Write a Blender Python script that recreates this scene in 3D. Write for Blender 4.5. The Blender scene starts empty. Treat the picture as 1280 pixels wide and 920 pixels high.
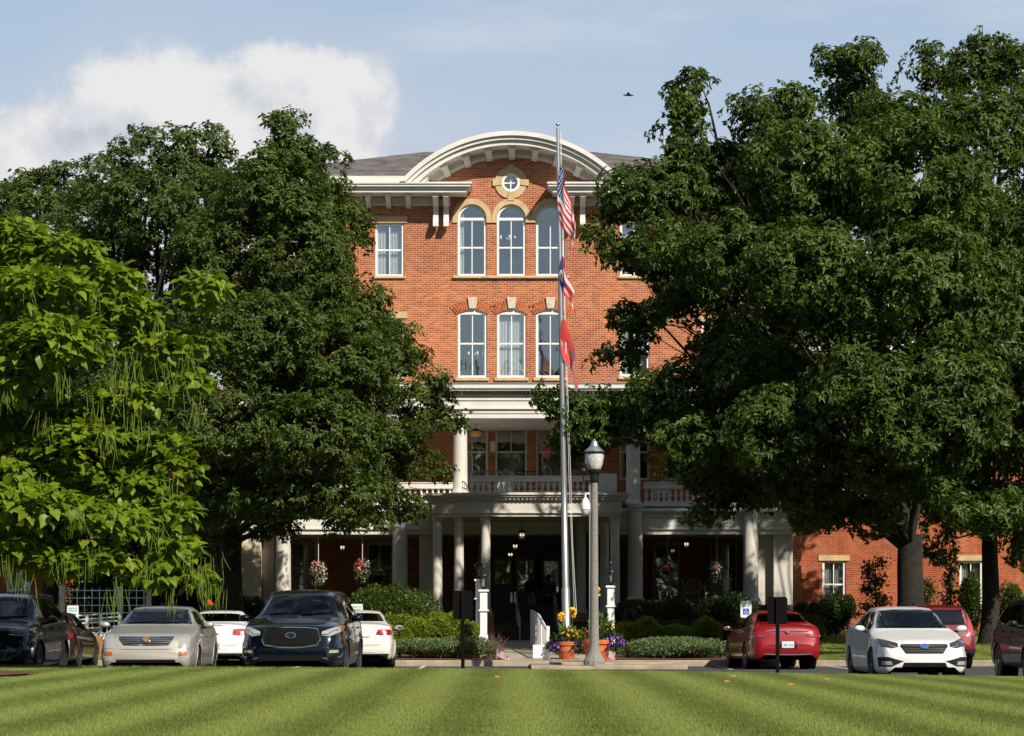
import bpy, bmesh, math, random
import numpy as np
from mathutils import Vector, Matrix
from mathutils.bvhtree import BVHTree
R = math.radians
random.seed(7)
scene = bpy.context.scene
C = scene.collection

# ---------------- camera, sky, sun, exposure ----------------
F = 3000.0; HZ = 781.0; EYE = 1.14           # focal length and horizon of the 1280 px wide photograph, eye height over the road
cam_d = bpy.data.cameras.new("camera"); cam = bpy.data.objects.new("camera", cam_d); C.objects.link(cam)
cam.location = (0, 0, EYE); cam.rotation_euler = (R(90), 0, 0)
cam_d.sensor_fit = 'HORIZONTAL'; cam_d.sensor_width = 36; cam_d.lens = 36*F/1280
cam_d.shift_y = (HZ-460)/1280; cam_d.clip_start = 0.5; cam_d.clip_end = 6000
scene.camera = cam
SUN_EL, SUN_AZ = 38.0, 34.0                   # azimuth: degrees to the right of straight behind the camera
to_sun = Vector((math.sin(R(SUN_AZ))*math.cos(R(SUN_EL)), -math.cos(R(SUN_AZ))*math.cos(R(SUN_EL)), math.sin(R(SUN_EL))))
sd = bpy.data.lights.new("sun", 'SUN'); sd.energy = 5.0; sd.angle = R(0.55); sd.color = (1.0, 0.93, 0.80)
so = bpy.data.objects.new("sun", sd); C.objects.link(so); so.rotation_euler = to_sun.to_track_quat('Z', 'Y').to_euler(); so.location = (30, -40, 60)
scene.view_settings.view_transform = 'Standard'; scene.view_settings.look = 'None'
scene.view_settings.gamma = 1; scene.view_settings.use_curve_mapping = False
scene.view_settings.exposure = 0.25
scene.cycles.max_bounces = 8; scene.cycles.transparent_max_bounces = 16; scene.cycles.caustics_reflective = False; scene.cycles.caustics_refractive = False
scene.cycles.sample_clamp_indirect = 6

world = bpy.data.worlds.new("World"); scene.world = world; world.use_nodes = True
nt = world.node_tree; nt.nodes.clear()
def nd(nt, t, **kw):
    n = nt.nodes.new(t)
    for k, v in kw.items():
        if k.startswith('i_'):
            key = k[2:]; key = int(key) if key.isdigit() else key.replace('_', ' ')
            n.inputs[key].default_value = v
        else: setattr(n, k, v)
    return n
def lk(nt, a, b): nt.links.new(a, b)
def mth(nt, op, a, b=None, c=None, clamp=False):
    n = nt.nodes.new('ShaderNodeMath'); n.operation = op; n.use_clamp = clamp
    for i, v in enumerate((a, b, c)):
        if v is None: continue
        if isinstance(v, (int, float)): n.inputs[i].default_value = v
        else: nt.links.new(v, n.inputs[i])
    return n.outputs[0]
def sstep(nt, v, lo, hi):
    n = nt.nodes.new('ShaderNodeMapRange'); n.interpolation_type = 'SMOOTHSTEP'
    nt.links.new(v, n.inputs[0]); n.inputs[1].default_value = lo; n.inputs[2].default_value = hi
    return n.outputs[0]
def mixc(nt, fac, a, b, mode='MIX'):
    n = nt.nodes.new('ShaderNodeMix'); n.data_type = 'RGBA'; n.blend_type = mode
    for s, v in ((n.inputs[0], fac), (n.inputs[6], a), (n.inputs[7], b)):
        if isinstance(v, (int, float)): s.default_value = v
        elif isinstance(v, tuple): s.default_value = (*v, 1) if len(v) == 3 else v
        else: nt.links.new(v, s)
    return n.outputs[2]
sky = nd(nt, 'ShaderNodeTexSky', sky_type='NISHITA', sun_disc=False, sun_elevation=R(SUN_EL), sun_rotation=R(180-SUN_AZ), altitude=200, air_density=1.0, dust_density=0.5, ozone_density=1.6)
tc = nd(nt, 'ShaderNodeTexCoord'); sp = nd(nt, 'ShaderNodeSeparateXYZ'); lk(nt, tc.outputs['Generated'], sp.inputs[0])
yy = mth(nt, 'MAXIMUM', sp.outputs[1], 0.05)
tu = mth(nt, 'DIVIDE', sp.outputs[0], yy); tv = mth(nt, 'DIVIDE', sp.outputs[2], yy)
n1 = nd(nt, 'ShaderNodeTexNoise', i_Scale=17.0, i_Detail=8.0, i_Roughness=0.58); lk(nt, tc.outputs['Generated'], n1.inputs['Vector'])
n2 = nd(nt, 'ShaderNodeTexNoise', i_Scale=5.0, i_Detail=4.0, i_Roughness=0.5); lk(nt, tc.outputs['Generated'], n2.inputs['Vector'])
def blob(cu, cv, ru, rv):
    a = mth(nt, 'DIVIDE', mth(nt, 'SUBTRACT', tu, cu), ru); b = mth(nt, 'DIVIDE', mth(nt, 'SUBTRACT', tv, cv), rv)
    return mth(nt, 'SUBTRACT', 1.0, mth(nt, 'SQRT', mth(nt, 'ADD', mth(nt, 'MULTIPLY', a, a), mth(nt, 'MULTIPLY', b, b))))
b1 = mth(nt, 'MAXIMUM', blob(-0.125, 0.185, 0.085, 0.052), mth(nt, 'MAXIMUM', blob(-0.09, 0.205, 0.047, 0.040), blob(-0.19, 0.175, 0.07, 0.045)))
cm = mth(nt, 'ADD', b1, mth(nt, 'MULTIPLY', mth(nt, 'SUBTRACT', n1.outputs[0], 0.5), 1.45))
cloud = mth(nt, 'MULTIPLY', sstep(nt, cm, -0.05, 0.19), .95)
shade = mth(nt, 'MULTIPLY', sstep(nt, tv, 0.12, 0.215), mth(nt, 'ADD', 0.72, mth(nt, 'MULTIPLY', n1.outputs[0], 0.5)))
mpo = nd(nt, 'ShaderNodeMapping'); mpo.inputs['Location'].default_value = (.012, 0, .014); lk(nt, tc.outputs['Generated'], mpo.inputs['Vector'])
n1b = nd(nt, 'ShaderNodeTexNoise', i_Scale=17.0, i_Detail=8.0, i_Roughness=0.58); lk(nt, mpo.outputs[0], n1b.inputs['Vector'])
relief = mth(nt, 'MULTIPLY', mth(nt, 'SUBTRACT', n1.outputs[0], n1b.outputs[0]), 4.5)
shade = mth(nt, 'ADD', shade, relief, clamp=True)
ccol = mixc(nt, shade, (8.3, 8.9, 10.1), (12.9, 12.7, 12.7))
veil = mth(nt, 'MULTIPLY', sstep(nt, n2.outputs[0], 0.35, 0.72), 0.35)
base = mixc(nt, veil, sky.outputs[0], (7.0, 7.8, 9.0))
low = mth(nt, 'MULTIPLY', mth(nt, 'MULTIPLY', mth(nt, 'SUBTRACT', 1.0, sstep(nt, tv, 0.14, 0.75)), 0.97), mth(nt, 'ADD', .45, mth(nt, 'MULTIPLY', sstep(nt, sp.outputs[1], -0.1, 0.7), .55)))
base = mixc(nt, low, base, mixc(nt, sstep(nt, tv, .10, .28), (9.0, 9.8, 11.0), (6.9, 8.9, 11.6)))
wisp = nd(nt, 'ShaderNodeTexNoise', i_Scale=9.0, i_Detail=6.0, i_Roughness=0.6); wm = nd(nt, 'ShaderNodeMapping'); wm.inputs['Scale'].default_value = (.7, 1, 3.2); lk(nt, tc.outputs['Generated'], wm.inputs['Vector']); lk(nt, wm.outputs[0], wisp.inputs['Vector'])
base = mixc(nt, mth(nt, 'MULTIPLY', sstep(nt, wisp.outputs[0], .45, .78), .55), base, (10.6, 11.0, 11.8))
base = mixc(nt, mth(nt, 'MULTIPLY', sstep(nt, cm, -0.6, 0.15), .28), base, (9.6, 9.9, 10.6))
col = mixc(nt, cloud, base, ccol)
lp_bg = nd(nt, 'ShaderNodeBackground', i_Strength=0.055); lk(nt, col, lp_bg.inputs[0])
wo = nd(nt, 'ShaderNodeOutputWorld'); lk(nt, lp_bg.outputs[0], wo.inputs[0])

# ---------------- helpers ----------------
def X(px, D): return (px-640)*D/F
def Z(py, D): return EYE+(HZ-py)*D/F
def tag(o, label=None, cat=None, group=None, kind=None):
    if label: o['label'] = label
    if cat: o['category'] = cat
    if group: o['group'] = group
    if kind: o['kind'] = kind
    return o
def empty(name, loc=(0, 0, 0), label=None, cat=None, group=None, rz=0):
    o = bpy.data.objects.new(name, None); C.objects.link(o); o.location = loc; o.rotation_euler.z = rz; o.empty_display_size = .3
    return tag(o, label, cat, group)
def org(p):
    v = Vector((0, 0, 0))
    while p is not None: v += p.location; p = p.parent
    return v
def children(o): return [c for c in bpy.data.objects if c.parent == o]
def copy_tree(o, parent=None):
    c = o.copy(); C.objects.link(c); c.parent = parent
    for k in list(o.children): copy_tree(k, c)
    return c
def link_mesh(name, me, mat, parent=None, smooth=False):
    if mat is not None:
        for m in (mat if isinstance(mat, (list, tuple)) else [mat]): me.materials.append(m)
    if smooth: me.polygons.foreach_set('use_smooth', [True]*len(me.polygons))
    o = bpy.data.objects.new(name, me); C.objects.link(o)
    if parent is not None: o.parent = parent
    return o
class MB:
    def __init__(s): s.v = []; s.f = []; s.m = []; s.cur = 0
    def add(s, vs, fs):
        b = len(s.v); s.v += [tuple(v) for v in vs]; s.f += [tuple(i+b for i in f) for f in fs]; s.m += [s.cur]*len(fs)
    def box(s, x0, x1, y0, y1, z0, z1):
        s.add([(x0, y0, z0), (x1, y0, z0), (x1, y1, z0), (x0, y1, z0), (x0, y0, z1), (x1, y0, z1), (x1, y1, z1), (x0, y1, z1)],
              [(0, 3, 2, 1), (4, 5, 6, 7), (0, 1, 5, 4), (1, 2, 6, 5), (2, 3, 7, 6), (3, 0, 4, 7)])
    def prism(s, poly, y0, y1):
        n = len(poly); s.add([(x, y0, z) for x, z in poly]+[(x, y1, z) for x, z in poly],
              [tuple(range(n))[::1], tuple(range(2*n-1, n-1, -1))]+[(i, i+n, (i+1) % n+n, (i+1) % n) for i in range(n)])
    def prismz(s, poly, z0, z1):
        n = len(poly); s.add([(x, y, z0) for x, y in poly]+[(x, y, z1) for x, y in poly],
              [tuple(range(n))[::-1], tuple(range(n, 2*n))]+[(i, (i+1) % n, (i+1) % n+n, i+n) for i in range(n)])
    def ring(s, a, b, y0, y1, closed=True):
        n = len(a); vs = [(x, y0, z) for x, z in a]+[(x, y0, z) for x, z in b]+[(x, y1, z) for x, z in a]+[(x, y1, z) for x, z in b]; fs = []
        for i in range(n if closed else n-1):
            j = (i+1) % n
            fs += [(i, j, n+j, n+i), (2*n+i, 3*n+i, 3*n+j, 2*n+j), (i, 2*n+i, 2*n+j, j), (n+i, n+j, 3*n+j, 3*n+i)]
        if not closed: fs += [(0, n, 3*n, 2*n), (n-1, 3*n-1, 4*n-1, 2*n-1)]
        s.add(vs, fs)
    def cyl(s, p0, p1, r0, r1=None, n=10, caps=True):
        r1 = r0 if r1 is None else r1
        p0 = Vector(p0); p1 = Vector(p1); d = (p1-p0)
        if d.length < 1e-6: return
        d.normalize(); a = d.orthogonal().normalized(); b = d.cross(a)
        vs = []
        for p, r in ((p0, r0), (p1, r1)):
            for k in range(n):
                t = 2*math.pi*k/n; vs.append(p+a*(r*math.cos(t))+b*(r*math.sin(t)))
        fs = [(k, (k+1) % n, n+(k+1) % n, n+k) for k in range(n)]
        if caps: fs += [tuple(range(n))[::-1], tuple(range(n, 2*n))]
        s.add(vs, fs)
    def tube(s, pts, rs, n=8, closed=False):
        pts = [Vector(p) for p in pts]; m = len(pts)
        if isinstance(rs, (int, float)): rs = [rs]*m
        vs = []; prev = None
        for i, p in enumerate(pts):
            if closed: d = pts[(i+1) % m]-pts[i-1]
            else: d = pts[min(i+1, m-1)]-pts[max(i-1, 0)]
            d.normalize()
            a = d.orthogonal().normalized() if prev is None else (prev-d*prev.dot(d)).normalized()
            prev = a; b = d.cross(a)
            for k in range(n):
                t = 2*math.pi*k/n; vs.append(p+a*(rs[i]*math.cos(t))+b*(rs[i]*math.sin(t)))
        fs = []
        for i in range(m if closed else m-1):
            for k in range(n):
                j = (i+1) % m
                fs.append((i*n+k, i*n+(k+1) % n, j*n+(k+1) % n, j*n+k))
        if not closed: fs += [tuple(range(n))[::-1], tuple(range((m-1)*n, m*n))]
        s.add(vs, fs)
    def lathe(s, prof, c=(0, 0, 0), n=16, axis='z', flute=0):
        vs = []
        for r, z in prof:
            for k in range(n):
                t = 2*math.pi*k/n; rr = max(r, 1e-4)*(1-(flute if k % 2 else 0))
                p = (rr*math.cos(t), rr*math.sin(t), z)
                if axis == 'y': p = (p[0], p[2], p[1])
                if axis == 'x': p = (p[2], p[0], p[1])
                vs.append((c[0]+p[0], c[1]+p[1], c[2]+p[2]))
        m = len(prof); fs = [(i*n+k, i*n+(k+1) % n, (i+1)*n+(k+1) % n, (i+1)*n+k) for i in range(m-1) for k in range(n)]
        fs += [tuple(range(n))[::-1], tuple(range((m-1)*n, m*n))]
        s.add(vs, fs)
    def ell(s, c, r, n=12, m=8):
        vs = []; 
        for i in range(1, m):
            a = math.pi*i/m
            for k in range(n):
                t = 2*math.pi*k/n; vs.append((c[0]+r[0]*math.sin(a)*math.cos(t), c[1]+r[1]*math.sin(a)*math.sin(t), c[2]+r[2]*math.cos(a)))
        b = len(vs); vs += [(c[0], c[1], c[2]+r[2]), (c[0], c[1], c[2]-r[2])]
        fs = [(i*n+k, (i+1)*n+k, (i+1)*n+(k+1) % n, i*n+(k+1) % n) for i in range(m-2) for k in range(n)]
        fs += [(b, k, (k+1) % n) for k in range(n)]+[(b+1, (m-2)*n+(k+1) % n, (m-2)*n+k) for k in range(n)]
        s.add(vs, fs)
    def build(s, name, mat, parent=None, smooth=False, bevel=0, local=False, angle=40):
        o3 = Vector((0, 0, 0)) if (local or parent is None) else org(parent)
        me = bpy.data.meshes.new(name); me.from_pydata([(v[0]-o3.x, v[1]-o3.y, v[2]-o3.z) for v in s.v], [], s.f)
        bm = bmesh.new(); bm.from_mesh(me); bmesh.ops.recalc_face_normals(bm, faces=bm.faces[:]); bm.to_mesh(me); bm.free()
        if any(s.m): me.polygons.foreach_set('material_index', s.m)
        o = link_mesh(name, me, mat, parent, smooth)
        if smooth: me.set_sharp_from_angle(angle=R(angle))
        if bevel:
            md = o.modifiers.new('bevel', 'BEVEL'); md.width = bevel; md.segments = 2; md.limit_method = 'ANGLE'
        return o
def put(mesh_obj_data, name, loc, parent, sc=None, rot=None):
    o = bpy.data.objects.new(name, mesh_obj_data); C.objects.link(o); o.parent = parent; o.location = Vector(loc)-org(parent) if parent else loc
    if sc: o.scale = sc
    if rot: o.rotation_euler = rot
    return o

# ---------------- materials ----------------
def mat(name, col, rough=.6, metal=0, spec=.5, var=0, scale=3, bump=0, bscale=40, coat=0, emit=None, estr=0):
    m = bpy.data.materials.new(name); m.use_nodes = True; t = m.node_tree; b = t.nodes['Principled BSDF']
    b.inputs['Base Color'].default_value = (*col, 1); b.inputs['Roughness'].default_value = rough; b.inputs['Metallic'].default_value = metal
    b.inputs['Specular IOR Level'].default_value = spec
    if coat: b.inputs['Coat Weight'].default_value = coat; b.inputs['Coat Roughness'].default_value = .03
    if emit: b.inputs['Emission Color'].default_value = (*emit, 1); b.inputs['Emission Strength'].default_value = estr
    if var or bump:
        g = t.nodes.new('ShaderNodeNewGeometry')
        if var:
            n = nd(t, 'ShaderNodeTexNoise', i_Scale=scale, i_Detail=5.0, i_Roughness=.6); lk(t, g.outputs['Position'], n.inputs['Vector'])
            f = sstep(t, n.outputs[0], .3, .7)
            o = mixc(t, f, tuple(c*(1-var) for c in col), tuple(min(1, c*(1+var)) for c in col)); lk(t, o, b.inputs['Base Color'])
        if bump:
            n = nd(t, 'ShaderNodeTexNoise', i_Scale=bscale, i_Detail=4.0); lk(t, g.outputs['Position'], n.inputs['Vector'])
            bp = nd(t, 'ShaderNodeBump', i_Strength=bump, i_Distance=.02); lk(t, n.outputs[0], bp.inputs['Height']); lk(t, bp.outputs[0], b.inputs['Normal'])
    return m
def leaf_mat(name, c1, c2, trans=.35, rough=.42, scale=.6):
    m = bpy.data.materials.new(name); m.use_nodes = True; t = m.node_tree; b = t.nodes['Principled BSDF']; out = t.nodes['Material Output']
    g = t.nodes.new('ShaderNodeNewGeometry')
    n = nd(t, 'ShaderNodeTexNoise', i_Scale=scale, i_Detail=2.0); lk(t, g.outputs['Position'], n.inputs['Vector'])
    nf = nd(t, 'ShaderNodeTexNoise', i_Scale=9.0, i_Detail=1.0); lk(t, g.outputs['Position'], nf.inputs['Vector'])
    f = mth(t, 'ADD', mth(t, 'MULTIPLY', sstep(t, n.outputs[0], .3, .7), .45), mth(t, 'MULTIPLY', sstep(t, nf.outputs[0], .3, .7), .55))
    c = mixc(t, f, c1, c2); lk(t, c, b.inputs['Base Color']); b.inputs['Roughness'].default_value = rough; b.inputs['Specular IOR Level'].default_value = .27
    tr = t.nodes.new('ShaderNodeBsdfTranslucent'); lk(t, mixc(t, .5, c, (c2[0]*1.6, c2[1]*1.7, c2[2]*.7)), tr.inputs[0])
    mx = t.nodes.new('ShaderNodeMixShader'); mx.inputs[0].default_value = trans; lk(t, b.outputs[0], mx.inputs[1]); lk(t, tr.outputs[0], mx.inputs[2]); lk(t, mx.outputs[0], out.inputs[0])
    return m
def glass_mat(name, tint, refl, rough=.02, gcol=(1, 1, 1)):
    m = bpy.data.materials.new(name); m.use_nodes = True; t = m.node_tree; t.nodes.remove(t.nodes['Principled BSDF']); out = t.nodes['Material Output']
    a = nd(t, 'ShaderNodeBsdfTransparent'); a.inputs[0].default_value = (*tint, 1)
    b = nd(t, 'ShaderNodeBsdfGlossy'); b.inputs['Roughness'].default_value = rough; b.inputs[0].default_value = (*gcol, 1)
    g = t.nodes.new('ShaderNodeNewGeometry'); dp = t.nodes.new('ShaderNodeVectorMath'); dp.operation = 'DOT_PRODUCT'; lk(t, g.outputs['Incoming'], dp.inputs[0]); lk(t, g.outputs['True Normal'], dp.inputs[1])
    sch = mth(t, 'POWER', mth(t, 'SUBTRACT', 1.0, mth(t, 'ABSOLUTE', dp.outputs['Value']), clamp=True), 5.0)
    f = mth(t, 'ADD', mth(t, 'MULTIPLY', sch, .9), .04+refl, clamp=True)
    n = nd(t, 'ShaderNodeTexNoise', i_Scale=1.1, i_Detail=1.0); lk(t, g.outputs['Position'], n.inputs['Vector'])
    bp = nd(t, 'ShaderNodeBump', i_Strength=.12, i_Distance=.05); lk(t, n.outputs[0], bp.inputs['Height']); lk(t, bp.outputs[0], b.inputs['Normal'])
    mx = t.nodes.new('ShaderNodeMixShader'); lk(t, f, mx.inputs[0]); lk(t, a.outputs[0], mx.inputs[1]); lk(t, b.outputs[0], mx.inputs[2]); lk(t, mx.outputs[0], out.inputs[0])
    return m
def brick_mat(name, c1, c2, mort, bw=.215, bh=.075):
    m = bpy.data.materials.new(name); m.use_nodes = True; t = m.node_tree; b = t.nodes['Principled BSDF']; b.inputs['Roughness'].default_value = .85
    b.inputs['Specular IOR Level'].default_value = .2
    g = t.nodes.new('ShaderNodeNewGeometry'); s = t.nodes.new('ShaderNodeSeparateXYZ'); lk(t, g.outputs['Position'], s.inputs[0])
    cb = t.nodes.new('ShaderNodeCombineXYZ'); lk(t, mth(t, 'ADD', s.outputs[0], s.outputs[1]), cb.inputs[0]); lk(t, s.outputs[2], cb.inputs[1])
    br = nd(t, 'ShaderNodeTexBrick'); lk(t, cb.outputs[0], br.inputs['Vector'])
    br.inputs['Color1'].default_value = (*c1, 1); br.inputs['Color2'].default_value = (*c2, 1); br.inputs['Mortar'].default_value = (*mort, 1)
    br.inputs['Scale'].default_value = 1; br.inputs['Mortar Size'].default_value = .009; br.inputs['Mortar Smooth'].default_value = .3
    br.inputs['Bias'].default_value = -.1; br.inputs['Brick Width'].default_value = bw; br.inputs['Row Height'].default_value = bh
    n = nd(t, 'ShaderNodeTexNoise', i_Scale=.45, i_Detail=6.0, i_Roughness=.7); lk(t, g.outputs['Position'], n.inputs['Vector'])
    # per-brick odd bricks: a second, coarser hash on the same grid
    wn = nd(t, 'ShaderNodeTexWhiteNoise', noise_dimensions='2D')
    sn = t.nodes.new('ShaderNodeVectorMath'); sn.operation = 'SNAP'; lk(t, cb.outputs[0], sn.inputs[0]); sn.inputs[1].default_value = (bw, bh, 1); lk(t, sn.outputs[0], wn.inputs['Vector'])
    c = mixc(t, sstep(t, n.outputs[0], .3, .7), br.outputs['Color'], (.60, .55, .60), 'MULTIPLY')
    c = mixc(t, mth(t, 'MULTIPLY', sstep(t, wn.outputs[0], .62, 1), .55), c, (.16, .045, .025))
    n3 = nd(t, 'ShaderNodeTexNoise', i_Scale=2.2, i_Detail=4.0, i_Roughness=.7); lk(t, g.outputs['Position'], n3.inputs['Vector'])
    c = mixc(t, mth(t, 'MULTIPLY', sstep(t, n3.outputs[0], .5, .78), .28), c, (.50, .36, .28))
    mp = nd(t, 'ShaderNodeMapping'); mp.inputs['Scale'].default_value = (2.4, 2.4, .22); lk(t, g.outputs['Position'], mp.inputs['Vector'])
    ns = nd(t, 'ShaderNodeTexNoise', i_Scale=1.0, i_Detail=4.0, i_Roughness=.65); lk(t, mp.outputs[0], ns.inputs['Vector'])
    c = mixc(t, mth(t, 'MULTIPLY', br.outputs['Fac'], .8), c, mort)
    c = mixc(t, mth(t, 'MULTIPLY', sstep(t, ns.outputs[0], .5, .75), .45), c, (.50, .42, .40), 'MULTIPLY')
    lk(t, c, b.inputs['Base Color'])
    bp = nd(t, 'ShaderNodeBump', i_Strength=.5, i_Distance=.008); bp.invert = True; lk(t, br.outputs['Fac'], bp.inputs['Height']); lk(t, bp.outputs[0], b.inputs['Normal'])
    return m
M = {}
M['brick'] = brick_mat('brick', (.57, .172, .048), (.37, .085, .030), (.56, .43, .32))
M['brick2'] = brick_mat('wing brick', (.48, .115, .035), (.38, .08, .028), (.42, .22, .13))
M['voussoir'] = mat('voussoir', (.45, .13, .05), .85, var=.35, scale=9)
M['cream'] = mat('cream paint', (.68, .655, .62), .55, var=.07, scale=1.2)
M['ccol'] = mat('column paint', (.60, .56, .50), .6, var=.10, scale=1.5)
M['panel'] = mat('beige panel', (.62, .52, .38), .7, var=.05)
M['white'] = mat('white paint', (.80, .80, .79), .45, var=.04, scale=3)
M['stone'] = mat('sandstone', (.54, .39, .21), .85, var=.13, scale=3, bump=.3)
M['key'] = mat('pale keystone', (.56, .50, .40), .9, var=.15, scale=8, bump=.6, bscale=25)
M['gutter'] = mat('weathered metal', (.26, .27, .25), .5, var=.15)
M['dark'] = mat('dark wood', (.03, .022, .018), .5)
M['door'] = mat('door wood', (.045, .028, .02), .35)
M['black'] = mat('black', (.006, .006, .007), .7, spec=.12)
M['blackmetal'] = mat('black metal', (.02, .02, .022), .35, metal=.4)
M['blacksign'] = mat('black sign back', (.005, .005, .005), .85, spec=.08)
M['room'] = mat('room paint', (.42, .44, .42), .9)
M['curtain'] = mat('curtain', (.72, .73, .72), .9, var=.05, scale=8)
M['glass'] = glass_mat('window glass', (.86, .89, .89), .34, gcol=(.88, .92, .93))
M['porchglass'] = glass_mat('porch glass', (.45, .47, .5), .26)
M['concrete'] = mat('concrete', (.36, .31, .24), .9, var=.14, scale=2.5, bump=.3)
M['kerb'] = mat('kerb concrete', (.36, .29, .215), .95, var=.22, scale=2, bump=.5)
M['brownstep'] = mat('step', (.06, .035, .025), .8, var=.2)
M['asphalt'] = mat('asphalt', (.055, .054, .052), .9, var=.2, scale=1.2, bump=.5, bscale=60)
M['mulch'] = mat('mulch', (.10, .045, .025), .95, var=.5, scale=14, bump=.9, bscale=40)
M['paint_line'] = mat('parking line', (.62, .62, .58), .8, var=.15)
M['terracotta'] = mat('terracotta', (.52, .13, .045), .8, var=.15, scale=6)
M['pole'] = mat('brushed aluminium', (.62, .62, .63), .32, metal=.85)
M['post'] = mat('exposed aggregate', (.25, .235, .21), .9, var=.55, scale=60, bump=.6, bscale=80)
M['chrome'] = mat('chrome', (.85, .86, .88), .07, metal=1)
M['alu'] = mat('alloy', (.62, .63, .65), .25, metal=1)
M['tyre'] = mat('tyre', (.018, .018, .018), .8)
M['plastic'] = mat('dark plastic', (.012, .012, .013), .6, spec=.2)
M['carglass'] = glass_mat('car glass', (.30, .36, .38), .03)
M['tintglass'] = glass_mat('tinted glass', (.07, .08, .09), .05)
M['seat'] = mat('seat cloth', (.42, .38, .31), .8)
M['seatdark'] = mat('dark seat', (.05, .05, .055), .8)
M['lamp_clear'] = mat('headlamp', (.46, .45, .42), .15, metal=.3, coat=.6)
M['lamp_dark'] = mat('smoked lamp', (.05, .055, .06), .08, metal=.2, coat=1)
M['lamp_red'] = mat('red lamp', (.30, .006, .010), .15, coat=.6)
M['lamp_pink'] = mat('clear red lamp', (.42, .06, .07), .15, coat=.6)
M['amber'] = mat('amber lens', (.38, .10, .02), .25, coat=.3)
M['plate'] = mat('plate', (.55, .62, .66), .5)
M['platetxt'] = mat('plate marks', (.16, .22, .34), .5)
M['bulb'] = mat('lit bulb', (1, .9, .75), .4, emit=(1, .86, .62), estr=1.3)
M['amberbulb'] = mat('amber globe', (.55, .26, .07), .4, emit=(1, .55, .16), estr=.05)
M['bark'] = mat('bark', (.019, .015, .012), .95, var=.4, scale=5, bump=1, bscale=18)
M['oak'] = leaf_mat('oak leaves', (.028, .052, .008), (.120, .165, .028), .28)
M['oak2'] = leaf_mat('big oak leaves', (.026, .052, .008), (.112, .168, .026), .28)
M['oak3'] = leaf_mat('far tree leaves', (.038, .066, .014), (.125, .175, .040), .28)
M['catalpa'] = leaf_mat('catalpa leaves', (.065, .118, .006), (.225, .300, .018), .32, .42, 1.2)
M['pod'] = leaf_mat('pods', (.12, .18, .025), (.20, .26, .04), .2, .5)
M['yew'] = leaf_mat('yew', (.018, .036, .006), (.085, .125, .014), .2)
M['box'] = leaf_mat('box hedge', (.055, .095, .008), (.25, .30, .022), .25, .5, 2.5)
M['lav'] = leaf_mat('grey green hedge', (.06, .10, .035), (.20, .26, .11), .2, .5, 2.5)
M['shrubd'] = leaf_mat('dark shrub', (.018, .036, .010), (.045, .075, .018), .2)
M['shrubo'] = leaf_mat('rusty shrub', (.045, .045, .012), (.13, .10, .02), .3)
M['flower_y'] = mat('yellow petals', (.85, .42, .015), .6)
M['flower_r'] = mat('red petals', (.55, .01, .01), .6)
M['flower_p'] = mat('violet petals', (.13, .03, .30), .6)
M['flower_d'] = mat('dark violet petals', (.035, .015, .06), .6)
M['flower_k'] = mat('pink petals', (.65, .22, .30), .6)
M['flower_w'] = mat('pale petals', (.55, .60, .55), .6)
def paint(name, c, metal=.0, rough=.35): return mat(name, c, rough, metal=metal, coat=.8, spec=.25)
# ---------------- ground ----------------
rng = np.random.default_rng(11)
def crest(x): return .315-x*(.0139 if x > 0 else .0067)
def zlawn(x, y):
    c = crest(max(-14, min(14, x)))
    if y <= 42: t = max(0, min(1, (y-14)/28)); t = t*t*(3-2*t); return .28*(1-t)+c*t
    t = min(1, (y-42)/1.4); return c*(1-t*t)+.12*t*t
def nearz(x): return .09-.07*min(1, max(0, (x+3)/9))
def zyard(y): return .15+(y-66)*.033 if y < 92 else 1.0
def grid_mesh(name, x0, x1, y0, y1, nx, ny, zf, m, kind='structure'):
    xs = np.linspace(x0, x1, nx+1); ys = np.linspace(y0, y1, ny+1)
    v = [(x, y, zf(x, y)) for y in ys for x in xs]
    f = [(j*(nx+1)+i, j*(nx+1)+i+1, (j+1)*(nx+1)+i+1, (j+1)*(nx+1)+i) for j in range(ny) for i in range(nx)]
    me = bpy.data.meshes.new(name); me.from_pydata(v, [], f); o = link_mesh(name, me, m, None, True); return tag(o, kind=kind)
def stripe_col(t, g, c1, c2, w=.60):  # light and dark sheen of the mowing stripes is painted into the colour
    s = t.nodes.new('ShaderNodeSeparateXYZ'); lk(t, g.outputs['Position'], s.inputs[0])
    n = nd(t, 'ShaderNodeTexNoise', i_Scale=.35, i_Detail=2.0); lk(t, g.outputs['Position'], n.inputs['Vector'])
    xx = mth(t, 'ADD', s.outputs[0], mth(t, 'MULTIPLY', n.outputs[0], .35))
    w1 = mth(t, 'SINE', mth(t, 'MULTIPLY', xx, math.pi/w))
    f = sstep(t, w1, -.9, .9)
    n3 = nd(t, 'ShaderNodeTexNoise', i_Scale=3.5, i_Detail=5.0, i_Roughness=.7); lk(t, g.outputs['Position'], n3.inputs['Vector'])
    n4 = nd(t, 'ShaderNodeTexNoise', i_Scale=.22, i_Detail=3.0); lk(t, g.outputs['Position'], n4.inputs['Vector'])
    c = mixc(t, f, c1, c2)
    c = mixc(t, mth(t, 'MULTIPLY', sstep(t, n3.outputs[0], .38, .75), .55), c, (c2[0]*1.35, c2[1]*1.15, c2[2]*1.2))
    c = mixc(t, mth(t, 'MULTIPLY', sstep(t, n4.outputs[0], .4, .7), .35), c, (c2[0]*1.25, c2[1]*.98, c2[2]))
    return c
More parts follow.
